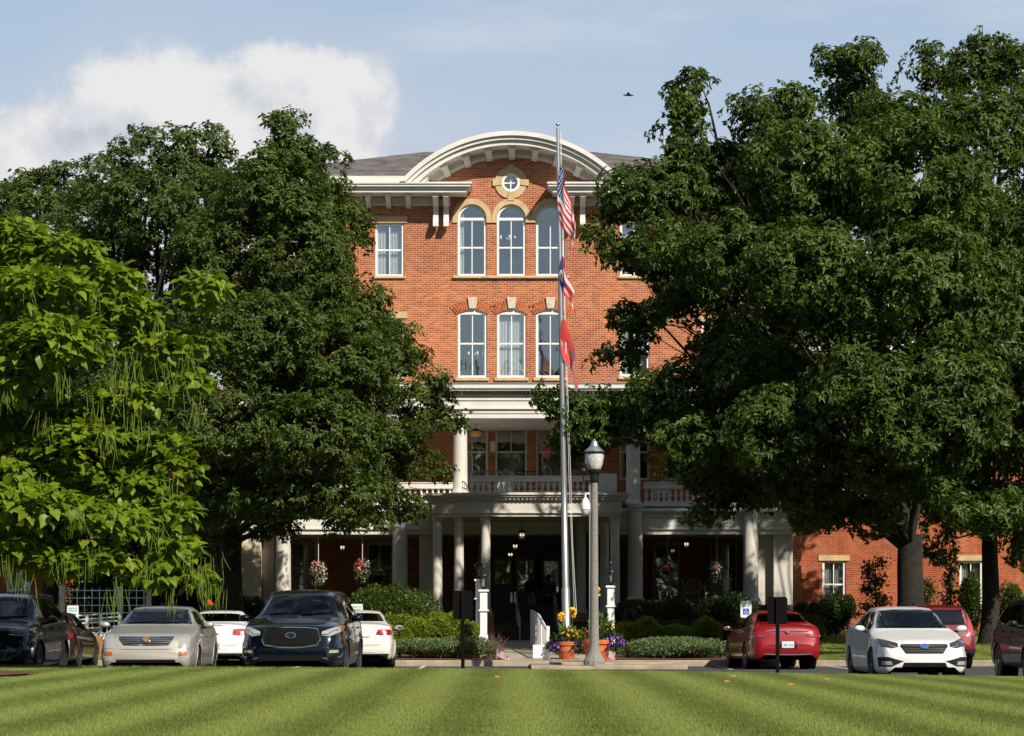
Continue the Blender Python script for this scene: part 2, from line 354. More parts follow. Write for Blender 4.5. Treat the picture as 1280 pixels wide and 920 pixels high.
def grass_mat(name, c1, c2, blade=True):
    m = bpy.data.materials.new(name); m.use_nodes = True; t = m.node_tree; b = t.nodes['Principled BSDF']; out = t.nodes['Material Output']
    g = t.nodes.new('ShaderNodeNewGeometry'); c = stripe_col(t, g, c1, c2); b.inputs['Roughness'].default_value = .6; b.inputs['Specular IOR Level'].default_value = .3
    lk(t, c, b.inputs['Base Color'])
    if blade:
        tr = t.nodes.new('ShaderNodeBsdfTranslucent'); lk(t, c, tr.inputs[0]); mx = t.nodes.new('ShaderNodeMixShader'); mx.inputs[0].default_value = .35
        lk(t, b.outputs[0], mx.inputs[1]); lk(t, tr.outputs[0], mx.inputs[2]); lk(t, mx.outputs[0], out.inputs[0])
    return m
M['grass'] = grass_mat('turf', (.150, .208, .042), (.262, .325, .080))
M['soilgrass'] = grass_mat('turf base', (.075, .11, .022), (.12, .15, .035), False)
M['far'] = mat('far ground', (.06, .09, .03), .95, var=.3, scale=.05)
gs = grid_mesh('ground', -1500, 1500, -1500, 1500, 4, 4, lambda x, y: -.25, M['far'])
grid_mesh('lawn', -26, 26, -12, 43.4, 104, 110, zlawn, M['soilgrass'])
MB_ = MB(); MB_.box(-60, 60, 43.4, 43.58, -.2, .13); k = MB_.build('near_kerb', M['kerb'], bevel=.02); tag(k, kind='structure')
grid_mesh('parking_road', -60, 60, 43.58, 66.02, 8, 30, lambda x, y: nearz(x)*max(0, (56-y)/12), M['asphalt'])
mb = MB()
for xx in (-12.4, -9.8, -7.2, -4.6, -2.0, 6.0, 8.7, 11.4):
    mb.add([(xx-.05, 44, nearz(xx)+.008), (xx+.05, 44, nearz(xx)+.008), (xx+.05, 49.2, nearz(xx)*.567+.008), (xx-.05, 49.2, nearz(xx)*.567+.008)], [(0, 1, 2, 3)])
for xx in (-10.6, -8.9-.1, -5.8, -2.4, 5.6, 8.7, 11.4):
    mb.add([(xx-.05, 61, .005), (xx+.05, 61, .005), (xx+.05, 65.9, .005), (xx-.05, 65.9, .005)], [(0, 1, 2, 3)])
tag(mb.build('parking_lines', M['paint_line']), kind='structure')
def zy(x, y): return zyard(y)-.004
xl0, xl1 = X(631, 66), X(697, 66)           # front walk at the kerb
mb = MB()
mb.box(-60, xl0, 66.0, 66.22, -.1, .165); mb.box(X(770, 66), 60, 66.0, 66.22, -.1, .165)
o = mb.build('far_kerb', M['kerb'], bevel=.03); tag(o, kind='structure')
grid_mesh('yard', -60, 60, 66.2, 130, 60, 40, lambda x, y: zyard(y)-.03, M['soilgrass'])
mb = MB(); wl = [(X(631, 66.1), 66.1), (X(768, 66.1), 66.1), (X(712, 72), 72.5), (X(690, 80), 80.3), (X(612, 80), 80.3), (X(628, 72), 72.5)]
mb.add([(x, y, zyard(y)) for x, y in wl], [tuple(range(6))]); mb.add([(x, y, zyard(y)-.2) for x, y in wl], [(0, 1, 2, 3, 4, 5)])
mb.add([(wl[0][0], 66.1, .15), (wl[1][0], 66.1, .15), (wl[1][0], 66.1, -.1), (wl[0][0], 66.1, -.1)], [(0, 1, 2, 3)])
tag(mb.build('front_walk', M['concrete']), kind='structure')
mb = MB(); mb.box(X(664, 61), X(742, 61), 61.2, 66.09, -.1, .085); mb.box(X(742, 61)+.01, X(862, 61), 61.6, 66.08, -.1, .105); mb.box(X(690, 63), X(842, 63), 63.3, 66.07, -.1, .15)
tag(mb.build('kerb_ramp', M['kerb'], bevel=.02), kind='structure')
# beds
def bed(px0, px1, d0, d1):
    mb = MB(); n = 8
    P = [(X(px0, 66)+0, d0), (X(px1, 66), d0), (X(px1, 66), d1), (X(px0, 66), d1)]
    mb.add([(x, y, zyard(y)+.02) for x, y in P], [(0, 1, 2, 3)]); return mb
mb = bed(305, 628, 66.23, 78.5); mb2 = bed(772, 1010, 66.23, 83); 
tag(mb.build('planting_bed', M['mulch']), kind='structure'); tag(mb2.build('planting_bed', M['mulch']), kind='structure')
# mulch ring of the catalpa
mb = MB(); pts = []
for k in range(28):
    a = 2*math.pi*k/28; r = 1+.08*math.sin(3*a)+.05*random.random(); pts.append((-9.6+2.2*r*math.cos(a), 36.2+2.9*r*math.sin(a)))
mb.add([(x, y, zlawn(x, y)+.045) for x, y in pts]+[(-9.6, 36.2, zlawn(-9.6, 36.2)+.12)], [(k, (k+1) % 28, 28) for k in range(28)])
tag(mb.build('mulch_bed', M['mulch']), kind='structure')

# grass: tuft patches as one stuff object (geometry nodes)
def grass_patch(n, w, l, h, lean, bw):
    r = np.random.default_rng(5)
    bx = r.uniform(-w/2, w/2, n); by = r.uniform(-l/2, l/2, n); hh = h*r.uniform(.55, 1.15, n); a = r.uniform(0, math.pi, n)
    lx = r.normal(0, .35, n)*hh; ly = (r.normal(0, .5, n)+lean)*hh
    dx = np.cos(a)*bw/2; dy = np.sin(a)*bw/2
    v = np.zeros((n, 3, 3)); v[:, 0] = np.stack([bx-dx, by-dy, 0*bx-.01], 1); v[:, 1] = np.stack([bx+dx, by+dy, 0*bx-.01], 1); v[:, 2] = np.stack([bx+lx, by+ly, hh], 1)
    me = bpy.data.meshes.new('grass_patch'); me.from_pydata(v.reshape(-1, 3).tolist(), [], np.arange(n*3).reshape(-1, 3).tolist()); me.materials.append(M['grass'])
    return bpy.data.objects.new('grass_patch', me)
def scatter(name, pts, rots, patch):
    me = bpy.data.meshes.new(name); me.from_pydata(pts, [], []); at = me.attributes.new('rot', 'FLOAT_VECTOR', 'POINT'); at.data.foreach_set('vector', np.array(rots, dtype=np.float32).ravel())
    o = bpy.data.objects.new(name, me); C.objects.link(o)
    ng = bpy.data.node_groups.new(name, 'GeometryNodeTree'); ng.interface.new_socket('Geometry', in_out='INPUT', socket_type='NodeSocketGeometry'); ng.interface.new_socket('Geometry', in_out='OUTPUT', socket_type='NodeSocketGeometry')
    gi = ng.nodes.new('NodeGroupInput'); go = ng.nodes.new('NodeGroupOutput'); ip = ng.nodes.new('GeometryNodeInstanceOnPoints'); oi = ng.nodes.new('GeometryNodeObjectInfo'); oi.inputs['Object'].default_value = patch; oi.inputs['As Instance'].default_value = True
    na = ng.nodes.new('GeometryNodeInputNamedAttribute'); na.data_type = 'FLOAT_VECTOR'; na.inputs['Name'].default_value = 'rot'
    ng.links.new(gi.outputs[0], ip.inputs['Points']); ng.links.new(oi.outputs['Geometry'], ip.inputs['Instance']); ng.links.new(na.outputs[0], ip.inputs['Rotation']); ng.links.new(ip.outputs[0], go.inputs[0])
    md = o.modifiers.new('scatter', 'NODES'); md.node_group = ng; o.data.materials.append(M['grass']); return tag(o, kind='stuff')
pa = grass_patch(2900, .68, 1.1, .045, .13, .010)
pts, rots = [], []
y = 14.5
while y < 43.2:
    hw = .235*y+1.2; x = -math.floor(hw/.60)*.60
    while x < hw:
        inm = ((x+9.6)/2.1)**2+((y-36.2)/2.8)**2 < 1
        if not inm:
            i = round(x/.60); s = i % 2
            sl = math.atan2(zlawn(x, y+.5)-zlawn(x, y-.5), 1)
            pts.append((x+.30+random.uniform(-.03, .03), y, zlawn(x, y)-.002)); rots.append((sl if not s else -sl, 0, (math.pi if s else 0)+random.uniform(-.12, .12)))
        x += .60
    y += 1.0
scatter('lawn_grass', pts, rots, pa)
pb = grass_patch(900, 1.1, 1.1, .06, 0, .018)
pts, rots = [], []
y = 66.9
while y < 84:
    for x0, x1 in ((X(1012, 66), 19.5), (-17, X(298, 66))):
        x = x0+.5
        while x < x1: pts.append((x, y, zyard(y)-.03)); rots.append((.03, 0, random.uniform(0, 6.28))); x += 1.0
    y += 1.0
scatter('yard_grass', pts, rots, pb)

# ---------------- building ----------------
DW = 90.0
B = empty('brick_building', (0, DW, zyard(90)), 'large old red brick building with arched pediment, cream cornices and a two storey columned porch', 'building')
def outline(cx, z0, z1, hw, kind, n=14):
    if kind == 'round':
        zs = z1-hw; pts = [(cx-hw, z0), (cx+hw, z0)]+[(cx+hw*math.cos(a), zs+hw*math.sin(a)) for a in [math.pi*k/n for k in range(n+1)]]
    elif kind == 'seg':
        rise = .16*hw/.55; zs = z1-rise; pts = [(cx-hw, z0), (cx+hw, z0)]
        for k in range(n+1):
            u = 1-2*k/n; pts.append((cx+hw*u, zs+rise*(1-u*u)))
    else: pts = [(cx-hw, z0), (cx+hw, z0), (cx+hw, z1), (cx-hw, z1)]
    return pts
windows = []
for px in (590, 639, 688): windows.append((px, 18, 255.5, 345, 'round', DW))
for px in (590.5, 639.5, 688): windows.append((px, 18.2, 386.5, 472, 'seg', DW))
for px in (487, 793): windows.append((px, 18, 279, 345.5, 'flat', DW)); windows.append((px, 18.5, 398, 470.5, 'flat', DW))
for px in (383, 895, 310, 966): windows.append((px, 18, 279, 345.5, 'flat', DW)); windows.append((px, 18, 402, 470.5, 'flat', DW))
for px in (590, 639, 690): windows.append((px, 20, 524, 606, 'seg', DW))
for px in (487, 793, 850, 905, 383): windows.append((px, 19, 530, 600, 'flat', DW))
for px in (379, 475, 833, 905): windows.append((px, 17, 668, 752, 'flat', DW))
def boolean(o, cutters):
    mc = MB()
    for poly, y0, y1 in cutters: mc.prism(poly, y0, y1)
    co = mc.build('cutter', None)
    md = o.modifiers.new('b', 'BOOLEAN'); md.operation = 'DIFFERENCE'; md.solver = 'EXACT'; md.object = co
    bpy.context.view_layer.update(); dg = bpy.context.evaluated_depsgraph_get()
    # cutter is in world coordinates and the wall too at this point
    me = bpy.data.meshes.new_from_object(o.evaluated_get(dg)); o.modifiers.clear(); o.data = me
    bpy.data.objects.remove(co)
WX0, WX1 = X(278, DW), X(1002, DW); ztop = Z(236, DW)
AC = (X(640, DW), Z(351, DW)); S = DW/F
poly = [(WX0, .3), (WX1, .3), (WX1, ztop)]
aend = math.asin((ztop-AC[1])/(160*S))
for k in range(25):
    a = aend+(math.pi-2*aend)*k/24; poly.append((AC[0]+160*S*math.cos(a), AC[1]+160*S*math.sin(a)))
poly.append((WX0, ztop))
mb = MB(); mb.prism(poly, DW, DW+.38); wall = mb.build('front_wall', M['brick'])
cuts = [(outline(X(p, d), Z(y1, d), Z(y0, d), h*d/F, k), DW-.5, DW+.9) for p, h, y0, y1, k, d in windows]
cuts.append(([(X(638.5, DW)+11.6*S*math.cos(a), Z(228.5, DW)+11.6*S*math.sin(a)) for a in [2*math.pi*k/24 for k in range(24)]], DW-.5, DW+.9))
cuts.append(([(X(612, DW), 1.24), (X(742, DW), 1.24), (X(742, DW), Z(668, DW)), (X(612, DW), Z(668, DW))], DW-.5, DW+.9))
boolean(wall, cuts)
wall.parent = B
for v in wall.data.vertices: v.co -= B.location
# shell: sides, back, floors, interior wall
mb = MB(); mb.box(WX0, WX0+.38, DW+.385, DW+22, .3, ztop); mb.box(WX1-.38, WX1, DW+.385, DW+22, .3, ztop); mb.box(WX0+.385, WX1-.385, DW+21.6, DW+22, .3, ztop); mb.build('side_wall', M['brick'], B)
mb = MB(); mb.box(WX0+.4, WX1-.4, DW+4.2, DW+4.3, 1.2, ztop)
for px in (435, 535, 614.5, 664, 740, 845, 930): mb.box(X(px, DW)-.06, X(px, DW)+.06, DW+.42, DW+4.19, 1.2, ztop-.1)
mb.build('interior_wall', M['room'], B)
mb = MB()
for zz in (1.0, Z(664, DW), Z(498, DW), Z(372, DW), ztop): mb.box(WX0+.4, WX1-.4, DW+.4, DW+4.15, zz-.2, zz)
mb.build('interior_floor', M['room'], B)
def window(px, hw, y0, y1, kind, d, yface, parent, glass=None, lower_bright=False, curtain=None, fw=.085, transom=False, colour='white'):
    cx = X(px, d); h = hw*d/F; z0 = Z(y1, d); z1 = Z(y0, d); o_ = outline(cx, z0, z1, h-.004, kind); 
    if kind == 'round': i_ = outline(cx, z0+fw, z1-fw, h-fw, kind)
    elif kind == 'seg':
        i_ = outline(cx, z0+fw, z1-fw-.0, h-fw, kind); top = z1-.16*h/.55-fw*.4; i_ = [(x, min(z, top)) for x, z in i_]
    else: i_ = outline(cx, z0+fw, z1-fw, h-fw, kind)
    m = MB(); m.ring(o_, i_, yface+.05, yface+.17)
    fr = m.build('window', M[colour], parent)
    m = MB(); zm = (z0+z1)/2 if kind != 'round' else z0+(z1-z0)*.40
    m.box(cx-h+fw, cx+h-fw, yface+.09, yface+.15, zm-.03, zm+.03)
    ztp = z1-fw
    if kind == 'round': zt = z1-h; m.box(cx-h+fw, cx+h-fw, yface+.07, yface+.16, zt-.05, zt+.05); ztp = zt-.05
    if kind == 'seg': ztp = top
    m.box(cx-.018, cx+.018, yface+.10, yface+.14, z0+fw if glass != 'porchglass' else zm, ztp)
    m.build('sash', M[colour], fr)
    m = MB(); m.add([(x, yface+.125, z) for x, z in i_], [tuple(range(len(i_)))]); m.build('pane', M[glass or 'glass'], fr)
    if curtain:
        m = MB(); n = 26
        for a, b in curtain:
            vs = []; xa = cx-h+a*2*h; xb = cx-h+b*2*h
            for k in range(n+1):
                u = k/n; vs.append((xa+(xb-xa)*u, yface+.30+.03*math.sin(u*(b-a)*60)))
            m.add([(x, y, z1-.06) for x, y in vs]+[(x, y, z0+.05) for x, y in vs], [(k, k+1, n+2+k, n+1+k) for k in range(n)])
        m.build('curtain', M['curtain'], fr, True)
    return fr
for i, (p, h, y0, y1, k, d) in enumerate(windows):
    cu = None; g = 'glass'
    if y0 == 255.5 and p == 590: cu = [(0, .22)]
    if y0 == 255.5 and p != 590: cu = None
    if y0 == 386.5: cu = {590.5: [(.85, 1)], 639.5: [(0, 1)], 688: [(0, .12)]}[p]
    if k == 'flat' and y1 < 480: cu = [(0, .36), (.52, 1)] if p < 640 else [(0, .3), (.7, 1)]
    if y0 == 255.5 and p == 688: cu = [(.80, 1)]
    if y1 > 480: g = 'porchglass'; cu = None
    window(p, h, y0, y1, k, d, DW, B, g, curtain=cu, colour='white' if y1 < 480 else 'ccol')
# pale sheets behind the lower porch sashes, standing in for sky reflection
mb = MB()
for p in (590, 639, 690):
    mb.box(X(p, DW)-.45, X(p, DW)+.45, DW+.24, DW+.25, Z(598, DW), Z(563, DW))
mb.build('sash_reflection_sheet', M['curtain'], B)
# room details: chandeliers seen through panes
def chandelier(px, py, d, n=5):
    e = empty('chandelier', (X(px, d), d, Z(py, d)), None, 'ceiling lamp')
    m = MB()
    for k in range(n):
        a = 2*math.pi*k/n; m.tube([(X(px, d), d, Z(py, d)-.1), (X(px, d)+.16*math.cos(a), d+.16*math.sin(a), Z(py, d)-.14), (X(px, d)+.3*math.cos(a), d+.3*math.sin(a), Z(py, d))], .012, 6)
    m.cyl((X(px, d), d, Z(py, d)-.15), (X(px, d), d, Z(py, d)+1.1), .015); m.build('arm', M['chrome'], e)
    for k in range(n):
        a = 2*math.pi*k/n; m = MB(); m.ell((X(px, d)+.3*math.cos(a), d+.3*math.sin(a), Z(py, d)+.05), (.032, .032, .042), 8, 6); m.build('bulb', M['bulb'], e, True)
    return e
e = chandelier(634, 298, 92); tag(e, 'small chandelier glowing behind the middle arched top floor window')
e = chandelier(594, 443, 92); tag(e, 'small chandelier behind the left of the three windows below the arched ones')
# round window
cx, cz = X(638.5, DW), Z(228.5, DW)
circ = lambda r, n=32: [(cx+r*S*math.cos(2*math.pi*k/n), cz+r*S*math.sin(2*math.pi*k/n)) for k in range(n)]
mb = MB(); mb.ring(circ(11.5), circ(8.6), DW-.06, DW+.15); rw = mb.build('round_window', M['white'], B, True)
mb = MB(); mb.box(cx-8.7*S, cx+8.7*S, DW+.05, DW+.09, cz-.02, cz+.02); mb.box(cx-.02, cx+.02, DW+.052, DW+.088, cz-8.7*S, cz+8.7*S); mb.build('muntin', M['white'], rw)
mb = MB(); c8 = circ(8.7); mb.add([(x, DW+.1, z) for x, z in c8], [tuple(range(32))]); mb.build('pane', M['glass'], rw)
mb = MB(); mb.ring(circ(20), circ(11.6), DW-.05, DW+.03); mb.build('stone_surround', M['stone'], B)
mb = MB()
for dx, dz in ((0, 1), (0, -1), (1, 0), (-1, 0)):
    if dx: mb.prism([(cx+dx*11.8*S, cz-3.0*S), (cx+dx*22.5*S, cz-4.3*S), (cx+dx*22.5*S, cz+4.3*S), (cx+dx*11.8*S, cz+3.0*S)], DW-.085, DW+.02)
    else: mb.prism([(cx-3.0*S, cz+dz*11.8*S), (cx-4.3*S, cz+dz*22.5*S), (cx+4.3*S, cz+dz*22.5*S), (cx+3.0*S, cz+dz*11.8*S)], DW-.085, DW+.02)
mb.build('stone_keystone', M['stone'], B)
# stone hoods of the arched windows
for px in (590, 639, 688):
    cx = X(px, DW); zs = Z(255.5, DW)-18*S; n = 20
    a_ = [(cx+24.4*S*math.cos(math.pi*k/n), zs+25*S*math.sin(math.pi*k/n)) for k in range(n+1)]; b_ = [(cx+18.1*S*math.cos(math.pi*k/n), zs+18.1*S*math.sin(math.pi*k/n)) for k in range(n+1)]
    a_ = [(cx+24.4*S, Z(278.5, DW))]+a_+[(cx-24.4*S, Z(278.5, DW))]; b_ = [(cx+18.1*S, Z(278.5, DW))]+b_+[(cx-18.1*S, Z(278.5, DW))]
    mb = MB(); mb.ring(a_, b_, DW-.06, DW+.02, closed=False); mb.build('stone_arch', M['stone'], B)
mb = MB(); mb.box(X(566.5, DW), X(712, DW), DW-.12, DW+.05, Z(348, DW), Z(345.2, DW)); mb.build('sill', M['stone'], B, bevel=.01)
for px in (487, 793, 383, 895, 310, 966):
    mb = MB(); mb.box(X(px-22, DW), X(px+22, DW), DW-.05, DW+.02, Z(278.8, DW), Z(270.5, DW)); mb.build('lintel', M['stone'], B, bevel=.01)
    mb = MB(); mb.box(X(px-20, DW), X(px+20, DW), DW-.09, DW+.05, Z(348, DW), Z(345.7, DW)); mb.build('sill', M['stone'], B)
    mb = MB(); mb.box(X(px-20, DW), X(px+20, DW), DW-.09, DW+.05, Z(474, DW), Z(470.7, DW)); mb.build('sill', M['stone'], B)
    mb = MB(); yy_ = 398 if px in (487, 793) else 402; mb.box(X(px-22, DW), X(px+22, DW), DW-.05, DW+.02, Z(yy_-.2, DW), Z(yy_-8, DW)); mb.build('lintel', M['stone'], B)
for px in (590.5, 639.5, 688):
    cx = X(px, DW)
    mb = MB(); mb.box(cx-21*S, cx+21*S, DW-.09, DW+.05, Z(475.8, DW), Z(472.2, DW)); mb.build('sill', M['stone'], B)
    mb = MB(); mb.prism([(cx-4.2*S, Z(386, DW)), (cx+4.2*S, Z(386, DW)), (cx+6.2*S, Z(371.5, DW)), (cx-6.2*S, Z(371.5, DW))], DW-.09, DW+.02); mb.build('keystone', M['key'], B, bevel=.02)
    mb = MB(); n = 15
    for k in range(n+1):
        u = (k/n*2-1); 
        if abs(u) < .24: continue
        ang = R(90)-u*R(43); cz0 = Z(386.5, DW)-1.30*h if False else Z(386, DW)
        bx = cx+u*18.5*S; bz = Z(387, DW)-abs(u)**2*5.3*S; L = 12.5*S; wv = .032
        tx, tz = math.cos(ang), math.sin(ang); nx_, nz_ = -tz, tx
        mb.prism([(bx-nx_*wv, bz-nz_*wv), (bx+tx*L-nx_*wv*1.35, bz+tz*L-nz_*wv*1.35), (bx+tx*L+nx_*wv*1.35, bz+tz*L+nz_*wv*1.35), (bx+nx_*wv, bz+nz_*wv)], DW-.035-.002*(k % 2), DW+.01)
    mb.build('brick_arch', M['voussoir'], B)
# cornices with brackets
def bracket(mb, cx, yw, zt, proj, w, h, long=False):
    prof = [(yw, zt), (yw-proj, zt), (yw-proj, zt-.28*h), (yw-.8*proj, zt-.42*h), (yw-.45*proj, zt-.62*h), (yw-.18*proj, zt-.8*h), (yw-.15*proj, zt-h), (yw, zt-h)]
    n = len(prof); vs = [(cx-w/2, y, z) for y, z in prof]+[(cx+w/2, y, z) for y, z in prof]
    mb.add(vs, [tuple(range(n)), tuple(range(2*n-1, n-1, -1))]+[(i, (i+1) % n, (i+1) % n+n, i+n) for i in range(n)])
    mb.box(cx-w*.72, cx+w*.72, yw-proj-.03, yw, zt-.07, zt+.0)
    if long:
        mb.box(cx-w*.5+.002, cx+w*.5-.002, yw-.14, yw-.001, zt-2.3*h, zt-h); 
        p2 = [(yw-.141, zt-2.3*h+.32), (yw-.30, zt-2.3*h+.16), (yw-.30, zt-2.3*h), (yw-.141, zt-2.3*h)]
        mb.add([(cx-w/2, y, z) for y, z in p2]+[(cx+w/2, y, z) for y, z in p2], [(0, 1, 2, 3), (7, 6, 5, 4)]+[(i, (i+1) % 4, (i+1) % 4+4, i+4) for i in range(4)])
D2 = 88.75
for x0, x1, side in ((WX0-1.1, X(590, D2), 0), (X(684, D2), WX1+1.1, 1)):
    zt = Z(227, D2); zb = Z(239, D2)
    steps = [(1.25, zt-.07, zt), (1.20, zt-.16, zt-.07), (1.10, zt-.24, zt-.16), (1.04, zb, zt-.24)]
    mb = MB()
    for i, (pj, a, b) in enumerate(steps):
        ex = (1.25-pj)
        mb.box(x0+(ex if side else 0), x1-(ex if not side else 0), DW-pj, DW+.3, a, b-.001)
    mb.build('cornice', M['cream'], B)
    fz0, fz1 = Z(257.5, DW), Z(240.5, DW)
    fx0, fx1 = (WX0, X(563, DW)) if not side else (X(708, DW), WX1)
    mb = MB(); mb.box(fx0, fx1, DW-.10, DW-.002, fz0, zb-.001); mb.box(fx0, fx1, DW-.14, DW-.101, fz0, fz0+.07); mb.box(fx0, fx1, DW-.15, DW-.102, fz0+.2, fz0+.24)
    mb.build('frieze', M['cream'], B)
    pxs = [537-25*k for k in range(1, 10)] if not side else [738+25*k for k in range(1, 10)]
    for px in pxs:
        mb = MB(); bracket(mb, X(px-1, DW), DW-.15, zb-.002, .75, .17, .42); mb.box(X(px-1, DW)-.09, X(px-1, DW)+.09, DW-.22, DW-.003, fz0-.1, fz0+.09); mb.build('bracket', M['cream'], B)
    for px in ((545, 558) if not side else (714, 728)):
        mb = MB(); bracket(mb, X(px, DW), DW-.151, zb-.002, .75, .2, .5, True); mb.build('bracket', M['cream'], B)
# arched pediment
AC0 = AC; AC1 = (X(640, 88.75), Z(351, 88.75))
def arcring(r0, r1, y0, y1, zlow, n=48, AC=None):
    AC = AC or (AC1 if y0 < DW-.9 else AC0)
    mb = MB(); a0 = math.asin(max(-1, min(1, (zlow-AC[1])/r0))); b0 = math.asin(max(-1, min(1, (zlow-AC[1])/r1)))
    A = [(AC[0]+r0*math.cos(a0+(math.pi-2*a0)*k/n), AC[1]+r0*math.sin(a0+(math.pi-2*a0)*k/n)) for k in range(n+1)]
    Bp = [(AC[0]+r1*math.cos(b0+(math.pi-2*b0)*k/n), AC[1]+r1*math.sin(b0+(math.pi-2*b0)*k/n)) for k in range(n+1)]
    mb.ring(A, Bp, y0, y1, closed=False); return mb
zl = Z(227, D2)+.002; s2 = S*.987
mb = arcring(187*s2, 181.5*s2, DW-1.30, DW+.6, zl)
for m2 in (arcring(181.4*s2, 177*s2, DW-1.20, DW+.6, zl), arcring(176.9*s2, 171*s2, DW-1.08, DW+.6, zl)): mb.add(m2.v, m2.f)
mb.build('arched_cornice', M['cream'], B, True, angle=25)
mb = arcring(170.9*s2, 154*S, DW-.16, DW-.004, Z(226, DW)); m2 = arcring(157*S, 153*S, DW-.22, DW-.161, Z(226, DW)); mb.add(m2.v, m2.f); mb.build('arched_frieze', M['cream'], B, True, angle=25)
for k in range(9):
    a = math.pi/2+(k-4)*R(10.1); r = 170.8*s2; AC = AC1; c = (AC[0]+r*math.cos(a), AC[1]+r*math.sin(a))
    mb = MB(); bracket(mb, 0, DW-.18, 0, .70, .22, .36)
    ca, sa = math.cos(a-math.pi/2), math.sin(a-math.pi/2)
    mb.v = [(c[0]+x*ca-z*sa, y, c[1]+x*sa+z*ca) for x, y, z in mb.v]; mb.build('bracket', M['cream'], B)
# roof
def roof_mat():
    m = mat('shingles', (.13, .115, .11), .95); t = m.node_tree; b = t.nodes['Principled BSDF']
    g = t.nodes.new('ShaderNodeNewGeometry'); s = t.nodes.new('ShaderNodeSeparateXYZ'); lk(t, g.outputs['Position'], s.inputs[0]); cb = t.nodes.new('ShaderNodeCombineXYZ')
    lk(t, mth(t, 'ADD', s.outputs[0], mth(t, 'MULTIPLY', s.outputs[1], .3)), cb.inputs[0]); lk(t, mth(t, 'MULTIPLY', s.outputs[2], 2.2), cb.inputs[1])
    br = nd(t, 'ShaderNodeTexBrick'); lk(t, cb.outputs[0], br.inputs['Vector']); br.inputs['Scale'].default_value = 1; br.inputs['Brick Width'].default_value = .5; br.inputs['Row Height'].default_value = .22; br.inputs['Mortar Size'].default_value = .012
    br.inputs['Color1'].default_value = (.20, .175, .16, 1); br.inputs['Color2'].default_value = (.095, .085, .085, 1); br.inputs['Mortar'].default_value = (.05, .045, .045, 1)
    n = nd(t, 'ShaderNodeTexNoise', i_Scale=1.2, i_Detail=5.0); lk(t, g.outputs['Position'], n.inputs['Vector'])
    lk(t, mixc(t, sstep(t, n.outputs[0], .3, .7), br.outputs[0], (.7, .7, .75), 'MULTIPLY'), b.inputs['Base Color']); return m
M['shingle'] = roof_mat()
ez = Z(221, D2); ex0, ex1 = WX0-1.0, WX1+1.0; ey0, ey1 = DW-1.0, DW+23
rz = 1.14+(781-190)*97/F
rx0, rx1 = (530-640)*97/F, (742-640)*97/F
xn0, xn1 = X(515, D2), X(766, D2); yn = DW+.75; zn = ez+(rz-ez)*(yn-ey0)/(97-ey0)
mb = MB(); mb.add([(ex0, ey0, ez), (ex1, ey0, ez), (ex1, ey1, ez), (ex0, ey1, ez), (rx0, 97, rz), (rx1, 97, rz), (rx1, DW+16, rz), (rx0, DW+16, rz), (xn0, ey0, ez), (xn0, yn, zn), (xn1, yn, zn), (xn1, ey0, ez)],
    [(0, 8, 9, 10, 11, 1, 5, 4), (1, 2, 6, 5), (2, 3, 7, 6), (3, 0, 4, 7), (4, 5, 6, 7)]); mb.build('roof', M['shingle'], B)
mb = MB(); mb.box(ex0-.1, X(508, D2), ey0-.12, ey0+.05, Z(226.9, D2), ez+.06); mb.build('gutter', M['cream'], B); mb = MB(); mb.box(X(775, D2), ex1+.1, ey0-.12, ey0+.05, Z(226.9, D2), ez+.06); mb.build('gutter', M['cream'], B)
# barrel roof behind pediment
AC = AC0
mb = arcring(186*s2, 178*s2, DW+.61, DW+7, zl); mb.build('barrel_roof', M['shingle'], B, True)

# ---- two storey porch ----
DP = 84.6; SP = DP/F; PX0, PX1 = X(300, DP), X(991, DP)
def entab(x0, x1, yf, yb, spec, name='entablature', m='cream'):
    mb = MB()
    for pj, z0, z1 in spec: mb.box(x0-pj, x1+pj, yf-pj, yb, z0, z1-.001)
    return mb.build(name, M[m], B)
def dentils(x0, x1, yf, z0, z1, step=.14):
    mb = MB(); x = x0
    while x < x1: mb.box(x, x+step*.5, yf-.05, yf, z0, z1); x += step
    return mb.build('dentil_band', M['cream'], B)
zz = lambda y: Z(y, DP)
entab(PX0, PX1, DP-.1, DW-.003, [(.42, zz(487), zz(481.5)), (.36, zz(489.5), zz(487)), (.16, zz(494), zz(489.5)), (.10, zz(501), zz(494)), (.06, zz(510), zz(501)), (.10, zz(512), zz(510)), (.03, zz(517), zz(512)), (.0, zz(523), zz(517))])
dentils(PX0-.1, PX1+.1, DP-.21, zz(495.5), zz(490.5))
mb = MB(); mb.box(PX0-.5, PX1+.5, DP-.55, DW-.004, zz(481.5), zz(480)); mb.add([(PX0-.5, DP-.55, zz(480)), (PX1+.5, DP-.55, zz(480)), (PX1+.5, DW-.01, zz(474)), (PX0-.5, DW-.01, zz(474))], [(0, 1, 2, 3)]); mb.build('porch_roof', M['gutter'], B)
mb = MB(); mb.box(PX0+.1, PX1-.1, DP+.35, DW-.01, zz(520), zz(518)); mb.build('porch_ceiling', M['door'], B)
